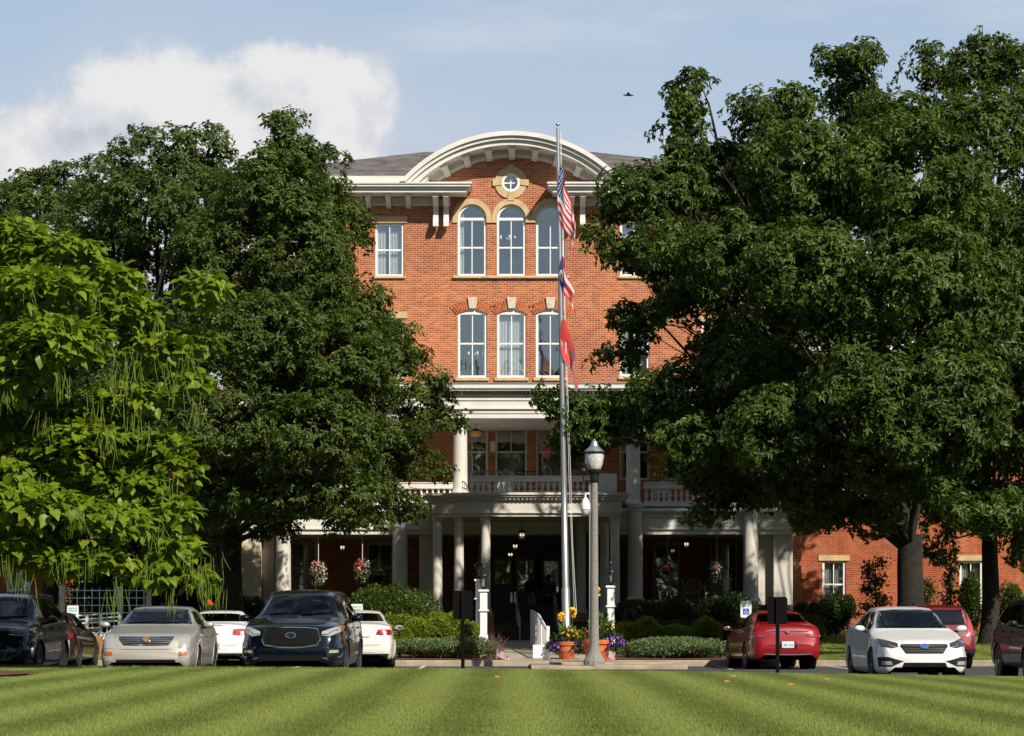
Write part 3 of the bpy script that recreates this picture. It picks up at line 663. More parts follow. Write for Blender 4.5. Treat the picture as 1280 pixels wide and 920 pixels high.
# mid entablature and balcony deck
entab(PX0, PX1, DP-.05, DW-.003, [(.02, zz(633), zz(628.5)), (.30, zz(639.5), zz(635.5)), (.2, zz(642), zz(639.5)), (.10, zz(647), zz(642)), (.04, zz(660), zz(647)), (.08, zz(662), zz(660)), (0, zz(668), zz(662))])
dentils(PX0-.1, PX1+.1, DP-.16, zz(645.5), zz(642.5))
mb = MB(); mb.box(PX0, PX1, DP-.04, DW-.004, zz(635), zz(633)-.003); mb.build('balcony_deck', M['brownstep'], B)
def column(px, d, ybot, ytop, r, name='column', flare=True, m='ccol'):
    x = X(px, d); z0, z1 = Z(ybot, d), Z(ytop, d)
    prof = [(r*1.28, z0), (r*1.28, z0+.06), (r*1.2, z0+.1), (r*1.08, z0+.15), (r, z0+.2)]+[(r*(1-.10*(t**2)), z0+.2+(z1-z0-.42)*t) for t in (.25, .5, .75, 1)]+[(r*.98, z1-.2), (r*1.0, z1-.17), (r*.93, z1-.155), (r*1.05, z1-.1), (r*1.16, z1-.07), (r*1.16, z1-.001)]
    mb = MB(); mb.lathe(prof, (x, d+.3, 0), 28); return mb.build(name, M[m], B, True, angle=30)
for px in (353, 499.5, 794.5, 939.5):
    column(px, DP-.52, 752, 631, .272)
for px in (353, 792, 938): column(px, DP-.50, 630.5, 523.5, .25)
column(575, DP, 617, 523, .26)
for px0, px1 in ((524, 541), (967, 991), (302, 326), (716, 733)):
    mb = MB(); dd = DP if px0 != 716 else 85.5; d_ = DP+.1
    mb.box(X(px0, d_), X(px1, d_), d_, d_+.5, .4, zz(668)-.002); mb.build('pilaster', M['panel' if px0 == 302 else 'ccol'], B, bevel=.02)
for px0, px1 in ((949.5, 967), (327, 341)):
    mb = MB(); mb.box(X(px0, DP), X(px1, DP), DP+.5, DP+.6, .4, zz(668)-.003); mb.build('infill_panel', M['ccol'], B)
for px0, px1 in ((967, 991), (302, 326)):
    mb = MB(); mb.box(X(px0, DP), X(px1, DP), DP+.1, DP+.6, zz(634), zz(523)-.002); mb.build('pilaster', M['ccol'], B, bevel=.02)
# end closing walls under the porch, sides
mb = MB(); mb.box(X(991, DP)-.12, X(991, DP)-.02, DP+.62, DW-.005, .4, zz(668)-.004); mb.build('porch_end_panel', M['ccol'], B)
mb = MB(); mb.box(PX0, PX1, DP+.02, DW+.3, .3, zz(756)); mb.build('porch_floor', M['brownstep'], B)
mb = MB(); mb.box(X(780, DP), X(948, DP), DP+.0, DP+.015, zz(775), zz(750)); mb.box(X(327, DP), X(520, DP), DP+.0, DP+.015, zz(775), zz(750)); mb.build('porch_skirt', M['ccol'], B)
bal = MB(); bal.lathe([(.055, 0), (.055, .06), (.03, .08), (.028, .11), (.06, .17), (.066, .22), (.045, .30), (.026, .36), (.03, .39), (.05, .41), (.055, .42)], (0, 0, 0), 12)
bo = bal.build('baluster', M['cream'], None, True); bme = bo.data; bpy.data.objects.remove(bo)
def balustrade(px0, px1, d, ytop, yrb, ybal, ybot, step=.205):
    x0, x1 = X(px0, d), X(px1, d)
    mb = MB(); mb.box(x0, x1, d-.10, d+.10, Z(yrb, d), Z(ytop, d)); mb.box(x0, x1, d-.13, d+.13, Z(ytop, d)+.0, Z(ytop, d)+.04); mb.box(x0, x1, d-.10, d+.10, Z(ybot, d), Z(ybal, d))
    o = mb.build('balustrade', M['cream'], B, bevel=.012)
    n = int((x1-x0-.1)/step); sc = (Z(yrb, d)-Z(ybal, d))/.42
    for k in range(n+1):
        put(bme, 'baluster', (x0+.1+(x1-x0-.2)*k/n, d, Z(ybal, d)), o, (1, 1, sc))
balustrade(804.5, 928, DP+.25, 604.5, 611, 627, 634)
balustrade(372, 566, DP+.25, 604.5, 611, 627, 634)
# ---- portico ----
DQ = 80.0; q = lambda y: Z(y, DQ)
pp = [(X(607, DQ)-.15, DQ), (X(776, DQ), DQ), (X(776, DQ), DP-.06), (X(540, 80.6), DP-.06), (X(541, 80.5), 80.4)]
def offset_poly(P, d):
    n = len(P); out = []
    for i in range(n):
        p0, p1, p2 = Vector(P[i-1]), Vector(P[i]), Vector(P[(i+1) % n]); e1 = (p1-p0).normalized(); e2 = (p2-p1).normalized(); n1 = Vector((e1.y, -e1.x)); n2 = Vector((e2.y, -e2.x)); b = (n1+n2).normalized(); k = d/max(.3, b.dot(n1)); out.append((p1.x+b.x*k, p1.y+b.y*k))
    out[2] = (out[2][0], P[2][1]); out[3] = (out[3][0], P[3][1]); return out
mb = MB()
for pj, a, b in ((.30, q(619), q(616)), (.24, q(621.5), q(619)), (.12, q(625.5), q(621.5)), (.03, q(640), q(625.5)), (.07, q(641.5), q(640)), (0, q(645.5), q(641.5))): mb.prismz(offset_poly(pp, pj), a, b-.001)
mb.build('portico_entablature', M['ccol'], B)
dentils(X(607, DQ)-.2, X(776, DQ)+.1, DQ-.125, q(624.5), q(622))
for px, d, yb in ((607, 80.0, 766), (573.5, 80.18, 765), (546.5, 80.4, 765), (769, 80.0, 766), (756, 83.5, 766), (712, 83.9, 766), (727, 83.7, 766)):
    column(px, d-.02, yb, 646, .165)
    mb = MB(); x = X(px, d); mb.box(x-.27, x+.27, d+.02, d+.56, .4, Z(yb, d)-.002); mb.build('brick_pier', M['brick'], B)
balustrade(586, 748, 80.6, 596.5, 602, 614.5, 617, .20)
mb = MB(); mb.box(X(748.5, 80.4), X(771, 80.4), 80.4, 81.0, Z(616, 80.4), Z(592, 80.4)); mb.build('pedestal', M['cream'], B, bevel=.015)
# iron railing behind the balustrade
mb = MB(); d = 84.3; x0, x1 = X(586, d), X(670, d)
for yv in (589, 597): mb.box(x0, x1, d-.015, d+.015, Z(yv, d)-.015, Z(yv, d)+.015)
x = x0
while x < x1: mb.box(x-.008, x+.008, d-.008, d+.008, Z(612, d), Z(589, d)); x += .115
for k in range(6):
    cx = x0+.25+k*.45
    for sgn in (1, -1): mb.cyl((cx-.09, d, Z(593, d)-sgn*.09), (cx+.09, d, Z(593, d)+sgn*.09), .01, n=6)
mb.build('iron_railing', M['blackmetal'], B)
mb = MB(); mb.box(X(613, DW), X(619, DW), DW-.03, DW-.005, Z(565, DW), Z(552, DW)); mb.build('wall_plaque', M['cream'], B)
# upper right balcony rail shapes
# steps and floor of the entrance
mb = MB(); zf = 1.25; sx0, sx1 = X(586, 80), X(742, 80)
for k in range(4):
    mb.box(X(612, 80), X(748, 80), 80.35+k*.34, 81.75 if k < 3 else DW+.2, .35, .61+(k+1)*.16)
mb.build('entrance_steps', M['brownstep'], B)
# entrance wall with doors
DE = 88.2
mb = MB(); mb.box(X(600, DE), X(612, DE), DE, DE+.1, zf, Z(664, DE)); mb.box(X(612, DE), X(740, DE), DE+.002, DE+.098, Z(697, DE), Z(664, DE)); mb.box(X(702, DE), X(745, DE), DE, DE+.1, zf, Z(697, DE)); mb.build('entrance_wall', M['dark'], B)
def door_leaf(x0px, x1px, glassy, name='door'):
    x0, x1 = X(x0px, DE), X(x1px, DE); z0, z1 = zf+.01, Z(697.5, DE); gz = z0+(z1-z0)*(.42 if glassy else .56)
    mb = MB(); fw = .11
    mb.box(x0, x0+fw, DE+.02, DE+.08, z0, z1); mb.box(x1-fw, x1, DE+.02, DE+.08, z0, z1); mb.box(x0+fw, x1-fw, DE+.021, DE+.079, z1-fw, z1); mb.box(x0+fw, x1-fw, DE+.021, DE+.079, gz-.06, gz+.06)
    for k in range(4):
        a = z0+(gz-z0)*k/4; mb.box(x0+fw, x1-fw, DE+.04, DE+.06, a+.03, a+(gz-z0)/4-.03); mb.box(x0+fw, x1-fw, DE+.022, DE+.078, a-.03, a+.03)
    o = mb.build(name, M['door'], B)
    mb = MB(); mb.box(x0+fw, x1-fw, DE+.045, DE+.055, gz+.06, z1-fw); mb.build('pane', M['porchglass'], o)
    return o
d1 = door_leaf(615, 641, False); d2 = door_leaf(643.5, 669, True); d3 = door_leaf(677, 702, True)
mb = MB(); mb.box(X(638, DE), X(640.5, DE), DE-.03, DE+.018, Z(753, DE), Z(740, DE)); mb.box(X(642.5, DE), X(645.5, DE), DE-.03, DE+.018, Z(753, DE), Z(740, DE)); mb.build('handle', M['chrome'], d1)
# pale panels added behind the door glass for its bright reflection
mb = MB(); mb.box(X(643, 89.4), X(668, 89.4), 89.4, 89.44, Z(733, 89.4), Z(705, 89.4)); mb.box(X(681, 89.4), X(690, 89.4), 89.4, 89.44, Z(722, 89.4), Z(703, 89.4)); mb.build('door_reflection_panel', M['curtain'], B)
mb = MB(); mb.box(X(741, 84), X(742.5, 84), 84, DE, zf, Z(664, 84)); mb.box(X(598, 84), X(599.5, 84), 84.9, DE, zf, Z(664, 84)); mb.build('entrance_side_wall', M['brick'], B)

# ---- wings ----
def wing(name, x0, x1, d, ztop_, label, wins, lint=True):
    e = empty(name, ((x0+x1)/2, d, zyard(90)), label, 'building')
    mb = MB(); mb.box(x0, x1, d, d+.35, .3, ztop_); w = mb.build('wall', M['brick2'])
    boolean(w, [(outline(X(p, d), Z(y1, d), Z(y0, d), h*d/F, 'flat'), d-.5, d+.9) for p, h, y0, y1 in wins]); w.parent = e
    for v in w.data.vertices: v.co -= e.location
    mb = MB(); mb.box(x0, x1, d+2.6, d+2.7, .5, ztop_-.05); mb.box(x0, x1, d+.36, d+2.59, .6, .8); mb.box(x0, x1, d+.36, d+2.59, ztop_-.2, ztop_-.1); mb.build('interior_wall', M['room'], e)
    mb = MB(); mb.box(x0, x0+.3, d+.36, d+12, .3, ztop_-.01); mb.box(x1-.3, x1, d+.36, d+12, .3, ztop_-.01); mb.box(x0+.31, x1-.31, d+11.7, d+12, .3, ztop_-.01); mb.build('side_wall', M['brick2'], e)
    for p, h, y0, y1 in wins:
        window(p, h, y0, y1, 'flat', d, d, e, curtain=[(.0, .42), (.6, 1)])
        S_ = d/F; mb = MB(); mb.box(X(p, d)-(h+5)*S_, X(p, d)+(h+5)*S_, d-.05, d+.02, Z(y0-.2, d), Z(y0-7, d)); mb.build('lintel', M['stone'], e)
        mb = MB(); mb.box(X(p, d)-(h+2)*S_, X(p, d)+(h+2)*S_, d-.08, d+.02, Z(y1+2.5, d), Z(y1+.2, d)); mb.build('sill', M['stone'], e)
    mb = MB(); mb.box(x0-.4, x1+.4, d-.5, d+12.4, ztop_, ztop_+.35); mb.build('cornice', M['cream'], e)
    mb = MB(); mb.add([(x0-.4, d-.5, ztop_+.36), (x1+.4, d-.5, ztop_+.36), (x1+.4, d+12.4, ztop_+.36), (x0-.4, d+12.4, ztop_+.36), ((x0+4), d+6, ztop_+2.4), ((x1-4), d+6, ztop_+2.4)], [(0, 1, 5, 4), (1, 2, 5), (2, 3, 4, 5), (3, 0, 4), (0, 3, 2, 1)]); mb.build('roof', M['shingle'], e)
    return e
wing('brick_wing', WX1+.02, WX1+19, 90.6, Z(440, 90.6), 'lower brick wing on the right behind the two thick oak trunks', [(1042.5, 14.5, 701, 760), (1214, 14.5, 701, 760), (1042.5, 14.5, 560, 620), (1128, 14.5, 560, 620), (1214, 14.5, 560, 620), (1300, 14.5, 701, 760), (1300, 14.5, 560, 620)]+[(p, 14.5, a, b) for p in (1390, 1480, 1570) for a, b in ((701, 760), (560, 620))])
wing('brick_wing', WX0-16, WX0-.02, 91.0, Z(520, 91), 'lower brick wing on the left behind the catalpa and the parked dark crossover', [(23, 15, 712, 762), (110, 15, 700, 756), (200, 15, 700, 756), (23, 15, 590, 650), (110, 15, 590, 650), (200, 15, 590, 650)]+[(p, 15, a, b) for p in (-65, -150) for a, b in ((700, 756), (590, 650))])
# ---------------- vegetation ----------------
def leaf_mesh(name, P, Dv, Nv, size, tmpl, faces, mats, parent, midx=None):
    """P,Dv,Nv: n x 3 arrays (position, direction along the leaf, rough normal); tmpl: k x 3 template (x along, y across, z up)."""
    n = len(P); Dv = Dv/np.linalg.norm(Dv, axis=1, keepdims=True)
    Nv = Nv-Dv*np.sum(Nv*Dv, 1, keepdims=True); Nv = Nv/np.maximum(np.linalg.norm(Nv, axis=1, keepdims=True), 1e-6)
    W = np.cross(Nv, Dv); T = np.array(tmpl); k = len(T)
    V = P[:, None, :]+size[:, None, None]*(T[None, :, 0, None]*Dv[:, None, :]+T[None, :, 1, None]*W[:, None, :]+T[None, :, 2, None]*Nv[:, None, :])
    V = V.reshape(-1, 3)
    if parent is not None: V = V-np.array(org(parent))
    me = bpy.data.meshes.new(name); me.vertices.add(n*k); me.vertices.foreach_set('co', V.astype(np.float32).ravel())
    fl = [len(f) for f in faces]; L = np.concatenate([np.array(f) for f in faces]); nl = len(L)
    loops = (np.arange(n)[:, None]*k+L[None, :]).ravel(); me.loops.add(n*nl); me.loops.foreach_set('vertex_index', loops.astype(np.int32))
    st = np.concatenate([[0], np.cumsum(fl)[:-1]]); starts = (np.arange(n)[:, None]*nl+st[None, :]).ravel()
    me.polygons.add(n*len(faces)); me.polygons.foreach_set('loop_start', starts.astype(np.int32))
    if midx is not None: me.polygons.foreach_set('material_index', np.repeat(midx, len(faces)).astype(np.int32))
    me.update(calc_edges=True); me.validate()
    return link_mesh(name, me, mats, parent)
OAK = ([(0, 0, 0), (.42, .34, .06), (1, 0, -.12), (.42, -.34, .06)], [(0, 1, 2), (0, 2, 3)])
STAR = ([(0, 0, 0), (.25, .07, .02), (.42, .27, .05), (.62, .12, .0), (1, 0, -.22), (.62, -.12, .0), (.42, -.27, .05), (.25, -.07, .02)], [(0, 1, 2, 3, 4), (0, 4, 5, 6, 7)])
OAKL = ([(0, 0, 0), (.22, .16, .03), (.30, .42, .08), (.50, .20, .02), (.68, .36, .02), (1, 0, -.14), (.68, -.36, .02), (.50, -.20, .02), (.30, -.42, .08), (.22, -.16, .03)], [(0, 1, 2, 3, 4, 5), (0, 5, 6, 7, 8, 9)])
CAT = ([(0, 0, 0), (-.10, .22, .03), (.10, .42, .07), (.40, .40, .06), (.72, .20, -.03), (1.02, 0, -.20), (.72, -.20, -.03), (.40, -.40, .06), (.10, -.42, .07), (-.10, -.22, .03), (.45, 0, -.02)],
       [(0, 1, 2, 10), (2, 3, 4, 10), (4, 5, 10), (0, 10, 8, 9), (8, 10, 6, 7), (6, 10, 5)])
SM = ([(0, 0, 0), (.5, .22, .03), (1, 0, 0), (.5, -.22, .03)], [(0, 1, 2, 3)])
def unit(n, r): v = r.normal(size=(n, 3)); return v/np.linalg.norm(v, axis=1, keepdims=True)
def foliage(lobes, dens, per, tr, lsize, tmpl, name, mats, parent, seed, droop=.35, fill=.72, clump_up=.2, gap=-.62, ros=8):
    """lobes: list of (centre xyz, radii xyz); tufts on the lobes' shells, leaves in each tuft"""
    r = np.random.default_rng(seed); tc = []; to = []
    Cs = np.array([l[0] for l in lobes]); Rs = np.array([l[1] for l in lobes])
    for c, rd in lobes:
        c = np.array(c); rd = np.array(rd); area = 4*math.pi*((rd[0]*rd[1])**1.6/3+(rd[0]*rd[2])**1.6/3+(rd[1]*rd[2])**1.6/3)**(1/1.6)
        n = max(4, int(area*dens)); u = unit(n, r); rr = r.uniform(fill, 1.06, (n, 1)); p = c+u*rd*rr
        q = np.min(np.linalg.norm((p[:, None, :]-Cs[None])/Rs[None], axis=2)+0, axis=1)
        keep = (q > .55) & ((np.sin(p[:, 0]*1.9+seed)*np.sin(p[:, 1]*1.7+.5*p[:, 2])+np.sin(p[:, 2]*2.3+p[:, 0]*.9)*.8+r.normal(size=n)*.35) > gap); tc.append(p[keep]); to.append(u[keep])
    tc = np.concatenate(tc); to = np.concatenate(to); n = len(tc)
    trs = tr*r.uniform(.6, 1.35, n); cnt = np.maximum(6, (per*(trs/tr)**2*r.uniform(.6, 1.2, n)).astype(int))
    idx = np.repeat(np.arange(n), cnt); N = len(idx)
    u = unit(N, r); rad = r.uniform(.35, 1.0, (N, 1))**.6
    off = u*rad*trs[idx][:, None]; off[:, 2] *= .72; off[:, 2] -= .10*trs[idx]
    P = tc[idx]+off
    g_ = to[idx]*.5+u*.6+np.array([0, 0, clump_up+.25])+r.normal(size=(N, 3))*.3; g_ /= np.linalg.norm(g_, axis=1, keepdims=True)
    P = np.repeat(P, ros, axis=0); g_ = np.repeat(g_, ros, axis=0); N = len(P)
    q = unit(N, r); q = q-g_*np.sum(q*g_, 1, keepdims=True); q /= np.linalg.norm(q, axis=1, keepdims=True)+1e-6
    P = P-g_*r.uniform(0, .10, (N, 1))+q*.01
    Dv = q+g_*.22+np.array([0, 0, -droop])+r.normal(size=(N, 3))*.18; Nv = g_+r.normal(size=(N, 3))*.25
    leaf_mesh(name, P, Dv, Nv, lsize*r.uniform(.65, 1.25, N), tmpl[0], tmpl[1], mats, parent)
    return tc
def limbs(mb, base, fork, lobes, r0, r1, seed, nbr=3):
    rr = random.Random(seed); f = Vector(fork)
    for c, rd in lobes:
        c = Vector(c); d = c-f; L = d.length
        start = Vector(base).lerp(f, rr.uniform(.82, 1.0)); ctl = start.lerp(c, .45)+Vector((rr.uniform(-.5, .5), rr.uniform(-.4, .4), L*.12))
        pts = []
        for k in range(9):
            t = k/8; pts.append(start*(1-t)**2+ctl*2*t*(1-t)+c*t*t+Vector((rr.uniform(-.08, .08),)*3)*(1 if 0 < k < 8 else 0))
        rs = [r1*min(1, .35+rd[0]/3.2)*(1-.9*(k/8)**.6) for k in range(9)]
        mb.tube(pts, rs, 8)
        for k in range(nbr):
            a = Vector((rr.gauss(0, 1), rr.gauss(0, 1), rr.gauss(.3, .8))).normalized(); e = c+Vector((a.x*rd[0], a.y*rd[1], a.z*rd[2]))*.9; s = pts[rr.randint(4, 7)]
            m = s.lerp(e, .5)+Vector((0, 0, .3)); mb.tube([s, s.lerp(m, .6), m, m.lerp(e, .6), e], [r1*.32, r1*.26, r1*.18, r1*.12, .012], 5)
def tree(name, label, base, fork, r0, lobes, kw, leafm, seed, group=None, flare=1.5, rl=.28, limb_every=1):
    e = empty(name, base, label, 'tree', group); mb = MB(); b = Vector(base); f = Vector(fork)
    pts = [b+Vector((0, 0, -.25)), b+Vector((0, 0, .15)), b.lerp(f, .18), b.lerp(f, .45)+Vector((.05, 0, 0)), b.lerp(f, .75), f]
    mb.tube(pts, [r0*flare*1.25, r0*flare, r0*1.12, r0, r0*.95, r0*.9], 16)
    ls = lobes[::limb_every]; limbs(mb, base, fork, ls, r0, rl, seed)
    mb.build('trunk', M['bark'], e, True, angle=80)
    foliage(lobes, parent=e, name='crown', mats=leafm, seed=seed, **kw); return e
def L(px, py, D, rx, rz, ry=None, dy=0):
    s = D/F; D_ = D+dy; return ((X(px, D), D_, Z(py, D)), (rx*s, (ry if ry else (rx+rz)/2)*s, rz*s))
# big oak (right)
random.seed(21)
raw = [(862, 118, 26, 36, 0), (848, 168, 30, 28, 0), (786, 250, 36, 28, -1), (742, 292, 22, 16, -1), (825, 235, 50, 40, 0), (900, 212, 50, 46, 1), (950, 152, 30, 44, 0), (990, 132, 22, 38, 0), (1078, 112, 32, 46, 1), (1042, 78, 22, 18, 0), (1072, 74, 26, 17, 0), (1108, 165, 42, 46, -1),
 (1000, 240, 80, 62, -3), (1100, 255, 80, 70, -4), (832, 318, 48, 30, -2), (778, 322, 26, 15, -1), (905, 335, 62, 45, -3), (858, 382, 30, 18, 0), (772, 398, 26, 14, -1), (800, 430, 24, 12, 0), (985, 375, 82, 62, -5), (1090, 395, 85, 70, -6),
 (925, 475, 62, 40, -3), (835, 495, 58, 28, -2), (725, 508, 40, 17, -1), (690, 498, 20, 12, -1), (758, 540, 42, 20, -1), (715, 560, 26, 14, 0), (735, 530, 40, 20, -1), (840, 518, 50, 20, -2), (890, 605, 34, 14, -2), (860, 568, 62, 32, -3), (955, 555, 70, 50, -5), (1045, 515, 75, 62, -6), (990, 612, 46, 24, -4), (1060, 590, 60, 34, -5),
 (1130, 520, 75, 60, -6), (1160, 400, 60, 60, -5), (1170, 270, 55, 50, -2), (1000, 300, 80, 60, 4), (1090, 200, 80, 60, 4), (1060, 430, 90, 60, 4), (960, 450, 70, 50, 4), (900, 520, 70, 40, 4), (1180, 470, 60, 60, 3), (1120, 610, 45, 22, -3), (1010, 640, 24, 12, -3), (765, 448, 24, 13, -1), (815, 398, 30, 14, -1), (870, 640, 26, 10, -2), (1065, 645, 44, 22, -3), (1000, 640, 40, 20, -3), (935, 620, 40, 18, -2), (1185, 640, 50, 26, -4), (965, 200, 66, 56, 4), (905, 285, 66, 50, 4), (980, 335, 90, 70, 4), (930, 430, 60, 50, 2), (720, 540, 34, 18, 0), (790, 505, 46, 20, 1), (865, 530, 46, 26, 1), (835, 285, 44, 34, 3), (872, 330, 44, 34, 3), (800, 300, 30, 20, 2), (905, 590, 50, 26, 0), (960, 600, 50, 30, 0), (1100, 560, 76, 46, -6), (1010, 560, 60, 44, 1)]
DT = 71.0
lob = [L(a, b, DT, max(9, c-3), max(8, d-3), None, e*1.15) for a, b, c, d, e in raw]
tree('oak_tree', 'huge dark green oak with a thick forked trunk behind the white sedan', (X(1135, DT), DT, zyard(DT)-.1), (X(1138, DT), DT, Z(668, DT)), .40, lob, dict(dens=3.1, per=17, tr=.58, lsize=.21, tmpl=STAR, gap=-1.05), M['oak2'], 31, 'large oaks in front of the building', rl=.14, limb_every=2)
raw = [(1229, 48, 16, 22, 0), (1212, 88, 34, 32, 0), (1157, 78, 20, 26, 0), (1195, 125, 38, 36, 0), (1262, 100, 44, 50, 0), (1150, 130, 36, 44, 1), (1205, 200, 66, 66, -3), (1295, 215, 66, 76, -2), (1190, 320, 62, 62, -4), (1270, 345, 76, 72, -5), (1215, 450, 66, 60, -5), (1295, 470, 66, 72, -4), (1230, 545, 70, 44, -5), (1180, 600, 44, 22, -3), (1295, 580, 52, 46, -4), (1255, 628, 50, 20, -3), (1340, 350, 60, 120, 0), (1230, 300, 80, 80, 4), (1260, 480, 80, 70, 4), (1340, 560, 60, 50, 0), (1175, 660, 30, 10, -2), (1275, 665, 24, 10, -1), (1195, 652, 44, 20, -2), (1262, 688, 30, 16, -2), (1172, 690, 22, 12, 0), (1190, 560, 60, 44, -3), (1280, 640, 44, 30, -2), (1220, 620, 60, 30, 1), (1150, 610, 50, 34, 1)]
DT2 = 77.0
lob = [L(a, b, DT2, max(8, c-3), max(8, d-3), None, e*1.1) for a, b, c, d, e in raw]
tree('oak_tree', 'tall oak with a slimmer trunk near the right edge, behind the red crossover', (X(1237, DT2), DT2, zyard(DT2)-.1), (X(1237, DT2), DT2, Z(650, DT2)), .27, lob, dict(dens=2.4, per=16, tr=.62, lsize=.215, tmpl=STAR, gap=-.78), M['oak2'], 32, 'large oaks in front of the building', rl=.12, limb_every=2)
# oak left of the entrance
raw = [(352, 168, 24, 30, 0), (330, 200, 30, 30, 0), (372, 200, 32, 28, 0), (412, 212, 26, 36, 0), (300, 250, 40, 45, 0), (350, 265, 70, 50, -3), (425, 285, 34, 44, 0), (300, 340, 66, 52, -3), (395, 350, 62, 55, -3), (450, 385, 34, 42, 0), (492, 440, 34, 40, 0), (335, 440, 82, 55, -5), (430, 465, 72, 52, -4), (522, 490, 38, 36, 0), (556, 520, 22, 13, 0), (300, 540, 82, 46, -5), (400, 555, 82, 46, -5), (490, 562, 52, 38, -2), (538, 590, 22, 14, 0), (350, 622, 70, 28, -4), (440, 626, 62, 26, -4), (285, 632, 56, 26, -3), (505, 632, 28, 14, 0), (240, 430, 48, 62, -2), (236, 540, 48, 56, -2), (340, 380, 80, 70, 3), (400, 480, 90, 60, 3), (320, 560, 80, 50, 3), (350, 660, 30, 10, -1), (300, 672, 22, 9, -1), (440, 652, 24, 9, -2), (470, 648, 20, 9, -1), (350, 330, 92, 100, -1), (395, 470, 125, 90, -1), (375, 575, 140, 62, -1), (440, 420, 50, 60, 0)]
DL = 74.0
lob = [L(a, b, DL, c, d, None, e*1.1) for a, b, c, d, e in raw]
tree('oak_tree', 'broad dark oak left of the entrance, crown covering the left half of the facade', (X(286, DL), DL, zyard(DL)-.1), (X(288, DL), DL, Z(660, DL)), .36, lob, dict(dens=4.8, per=11, tr=.42, lsize=.17, tmpl=STAR, gap=-.85, droop=.25, clump_up=.4), M['oak'], 33, 'large oaks in front of the building', rl=.12, limb_every=2)
# trees further left
raw = [(222, 182, 30, 28, 0), (262, 180, 26, 28, 0), (178, 200, 40, 40, 0), (135, 222, 34, 36, 0), (240, 240, 46, 50, 0), (190, 270, 60, 46, -2), (150, 330, 50, 60, 0), (240, 320, 36, 40, 0), (215, 420, 40, 40, 0), (150, 420, 60, 60, -2), (180, 520, 70, 60, -3), (210, 620, 60, 40, 0), (130, 600, 80, 50, 0), (120, 280, 50, 46, 0), (200, 680, 60, 30, -2), (120, 675, 60, 30, -2), (255, 690, 30, 26, 0)]
DB = 80.0
lob = [L(a, b, DB, c, d, None, e*1.1) for a, b, c, d, e in raw]
tree('shade_tree', 'leafy green shade tree standing behind the catalpa, its dome rising over it', (X(170, DB), DB, zyard(DB)-.1), (X(172, DB), DB, Z(650, DB)), .3, lob, dict(dens=3.6, per=12, tr=.45, lsize=.18, tmpl=STAR, gap=-1.3, droop=.2, clump_up=.4), M['oak3'], 34, 'green trees beyond the catalpa')
raw = [(85, 228, 34, 26, 0), (45, 240, 34, 28, 0), (8, 250, 36, 30, 0), (60, 290, 60, 46, -2), (0, 320, 60, 60, 0), (70, 380, 66, 60, 0), (0, 430, 60, 60, 0), (70, 500, 70, 60, 0), (60, 620, 80, 50, 0), (-30, 560, 60, 70, 0), (-50, 380, 60, 90, 0)]
DB2 = 85.0
lob = [L(a, b, DB2, c, d, None, e*1.1) for a, b, c, d, e in raw]
tree('shade_tree', 'green tree at the far left edge, behind the catalpa and the dark crossover', (X(66, DB2), DB2-1.5, zyard(DB2)-.1), (X(70, DB2), DB2, Z(655, DB2)), .3, lob, dict(dens=3.4, per=12, tr=.46, lsize=.19, tmpl=STAR, gap=-1.3, droop=.2, clump_up=.4), M['oak3'], 35, 'green trees beyond the catalpa')
# catalpa
DC = 41.0
raw = [(15, 300, 48, 26, 0), (70, 320, 58, 26, 0), (130, 352, 52, 22, 0), (55, 375, 70, 30, -1), (150, 395, 62, 26, 0), (252, 365, 34, 24, 0), (238, 425, 32, 20, .5), (195, 440, 48, 26, 0), (90, 440, 66, 30, -1.5), (235, 480, 30, 18, 0), (170, 500, 54, 22, 0), (30, 470, 60, 40, -1), (100, 515, 54, 20, 0), (-20, 400, 60, 60, 0),
 (20, 595, 60, 22, -.5), (95, 592, 62, 22, 0), (160, 610, 54, 22, 0), (205, 640, 42, 26, 0), (50, 640, 76, 30, -1.5), (130, 660, 70, 30, -1), (215, 690, 36, 26, 0), (248, 725, 22, 15, 0), (30, 690, 70, 26, -1), (110, 705, 70, 20, -1), (190, 720, 42, 16, 0), (-30, 640, 50, 50, 0), (60, 545, 60, 34, .5), (0, 540, 50, 40, 0), (130, 548, 60, 30, .4), (195, 560, 44, 26, .3), (215, 590, 36, 24, .2), (100, 560, 60, 34, -.4)]
lob = [L(a, b, DC, c, d, (c+d)*.62, e) for a, b, c, d, e in raw]
ct = empty('catalpa_tree', (-9.6, 39.2, zlawn(-9.6, 39)), 'bright green catalpa with heart shaped leaves and hanging bean pods at the left lawn edge', 'tree')
mb = MB(); bs = Vector((-9.9, 39.4, zlawn(-9.6, 39))); fk = Vector((-9.7, 40.2, 3.0))
mb.tube([bs-Vector((0, 0, .2)), bs+Vector((0, 0, .2)), bs.lerp(fk, .5), fk], [.34, .26, .21, .19], 14)
limbs(mb, bs, fk, lob, .2, .05, 5, 2); mb.build('trunk', M['bark'], ct, True, angle=80)
r = np.random.default_rng(77); Ps = []; Os = []
Cs = np.array([l[0] for l in lob]); Rs = np.array([l[1] for l in lob])
for c, rd in lob:
    c = np.array(c); rd = np.array(rd); area = 4*math.pi*(rd[0]*rd[1]+rd[0]*rd[2]+rd[1]*rd[2])/3; n = int(area*80); u = unit(n, r); u[:, 2] = np.where((u[:, 2] < -.3) & (r.random(n) < .6), -u[:, 2], u[:, 2])
    p = c+u*rd*r.uniform(.55, 1.08, (n, 1)); q = np.min(np.linalg.norm((p[:, None]-Cs[None])/Rs[None], axis=2), axis=1); k = q > .45; Ps.append(p[k]); Os.append(u[k])
P = np.concatenate(Ps); O = np.concatenate(Os); O[:, 2] *= .3; N = len(P)
print('catalpa leaves', N)
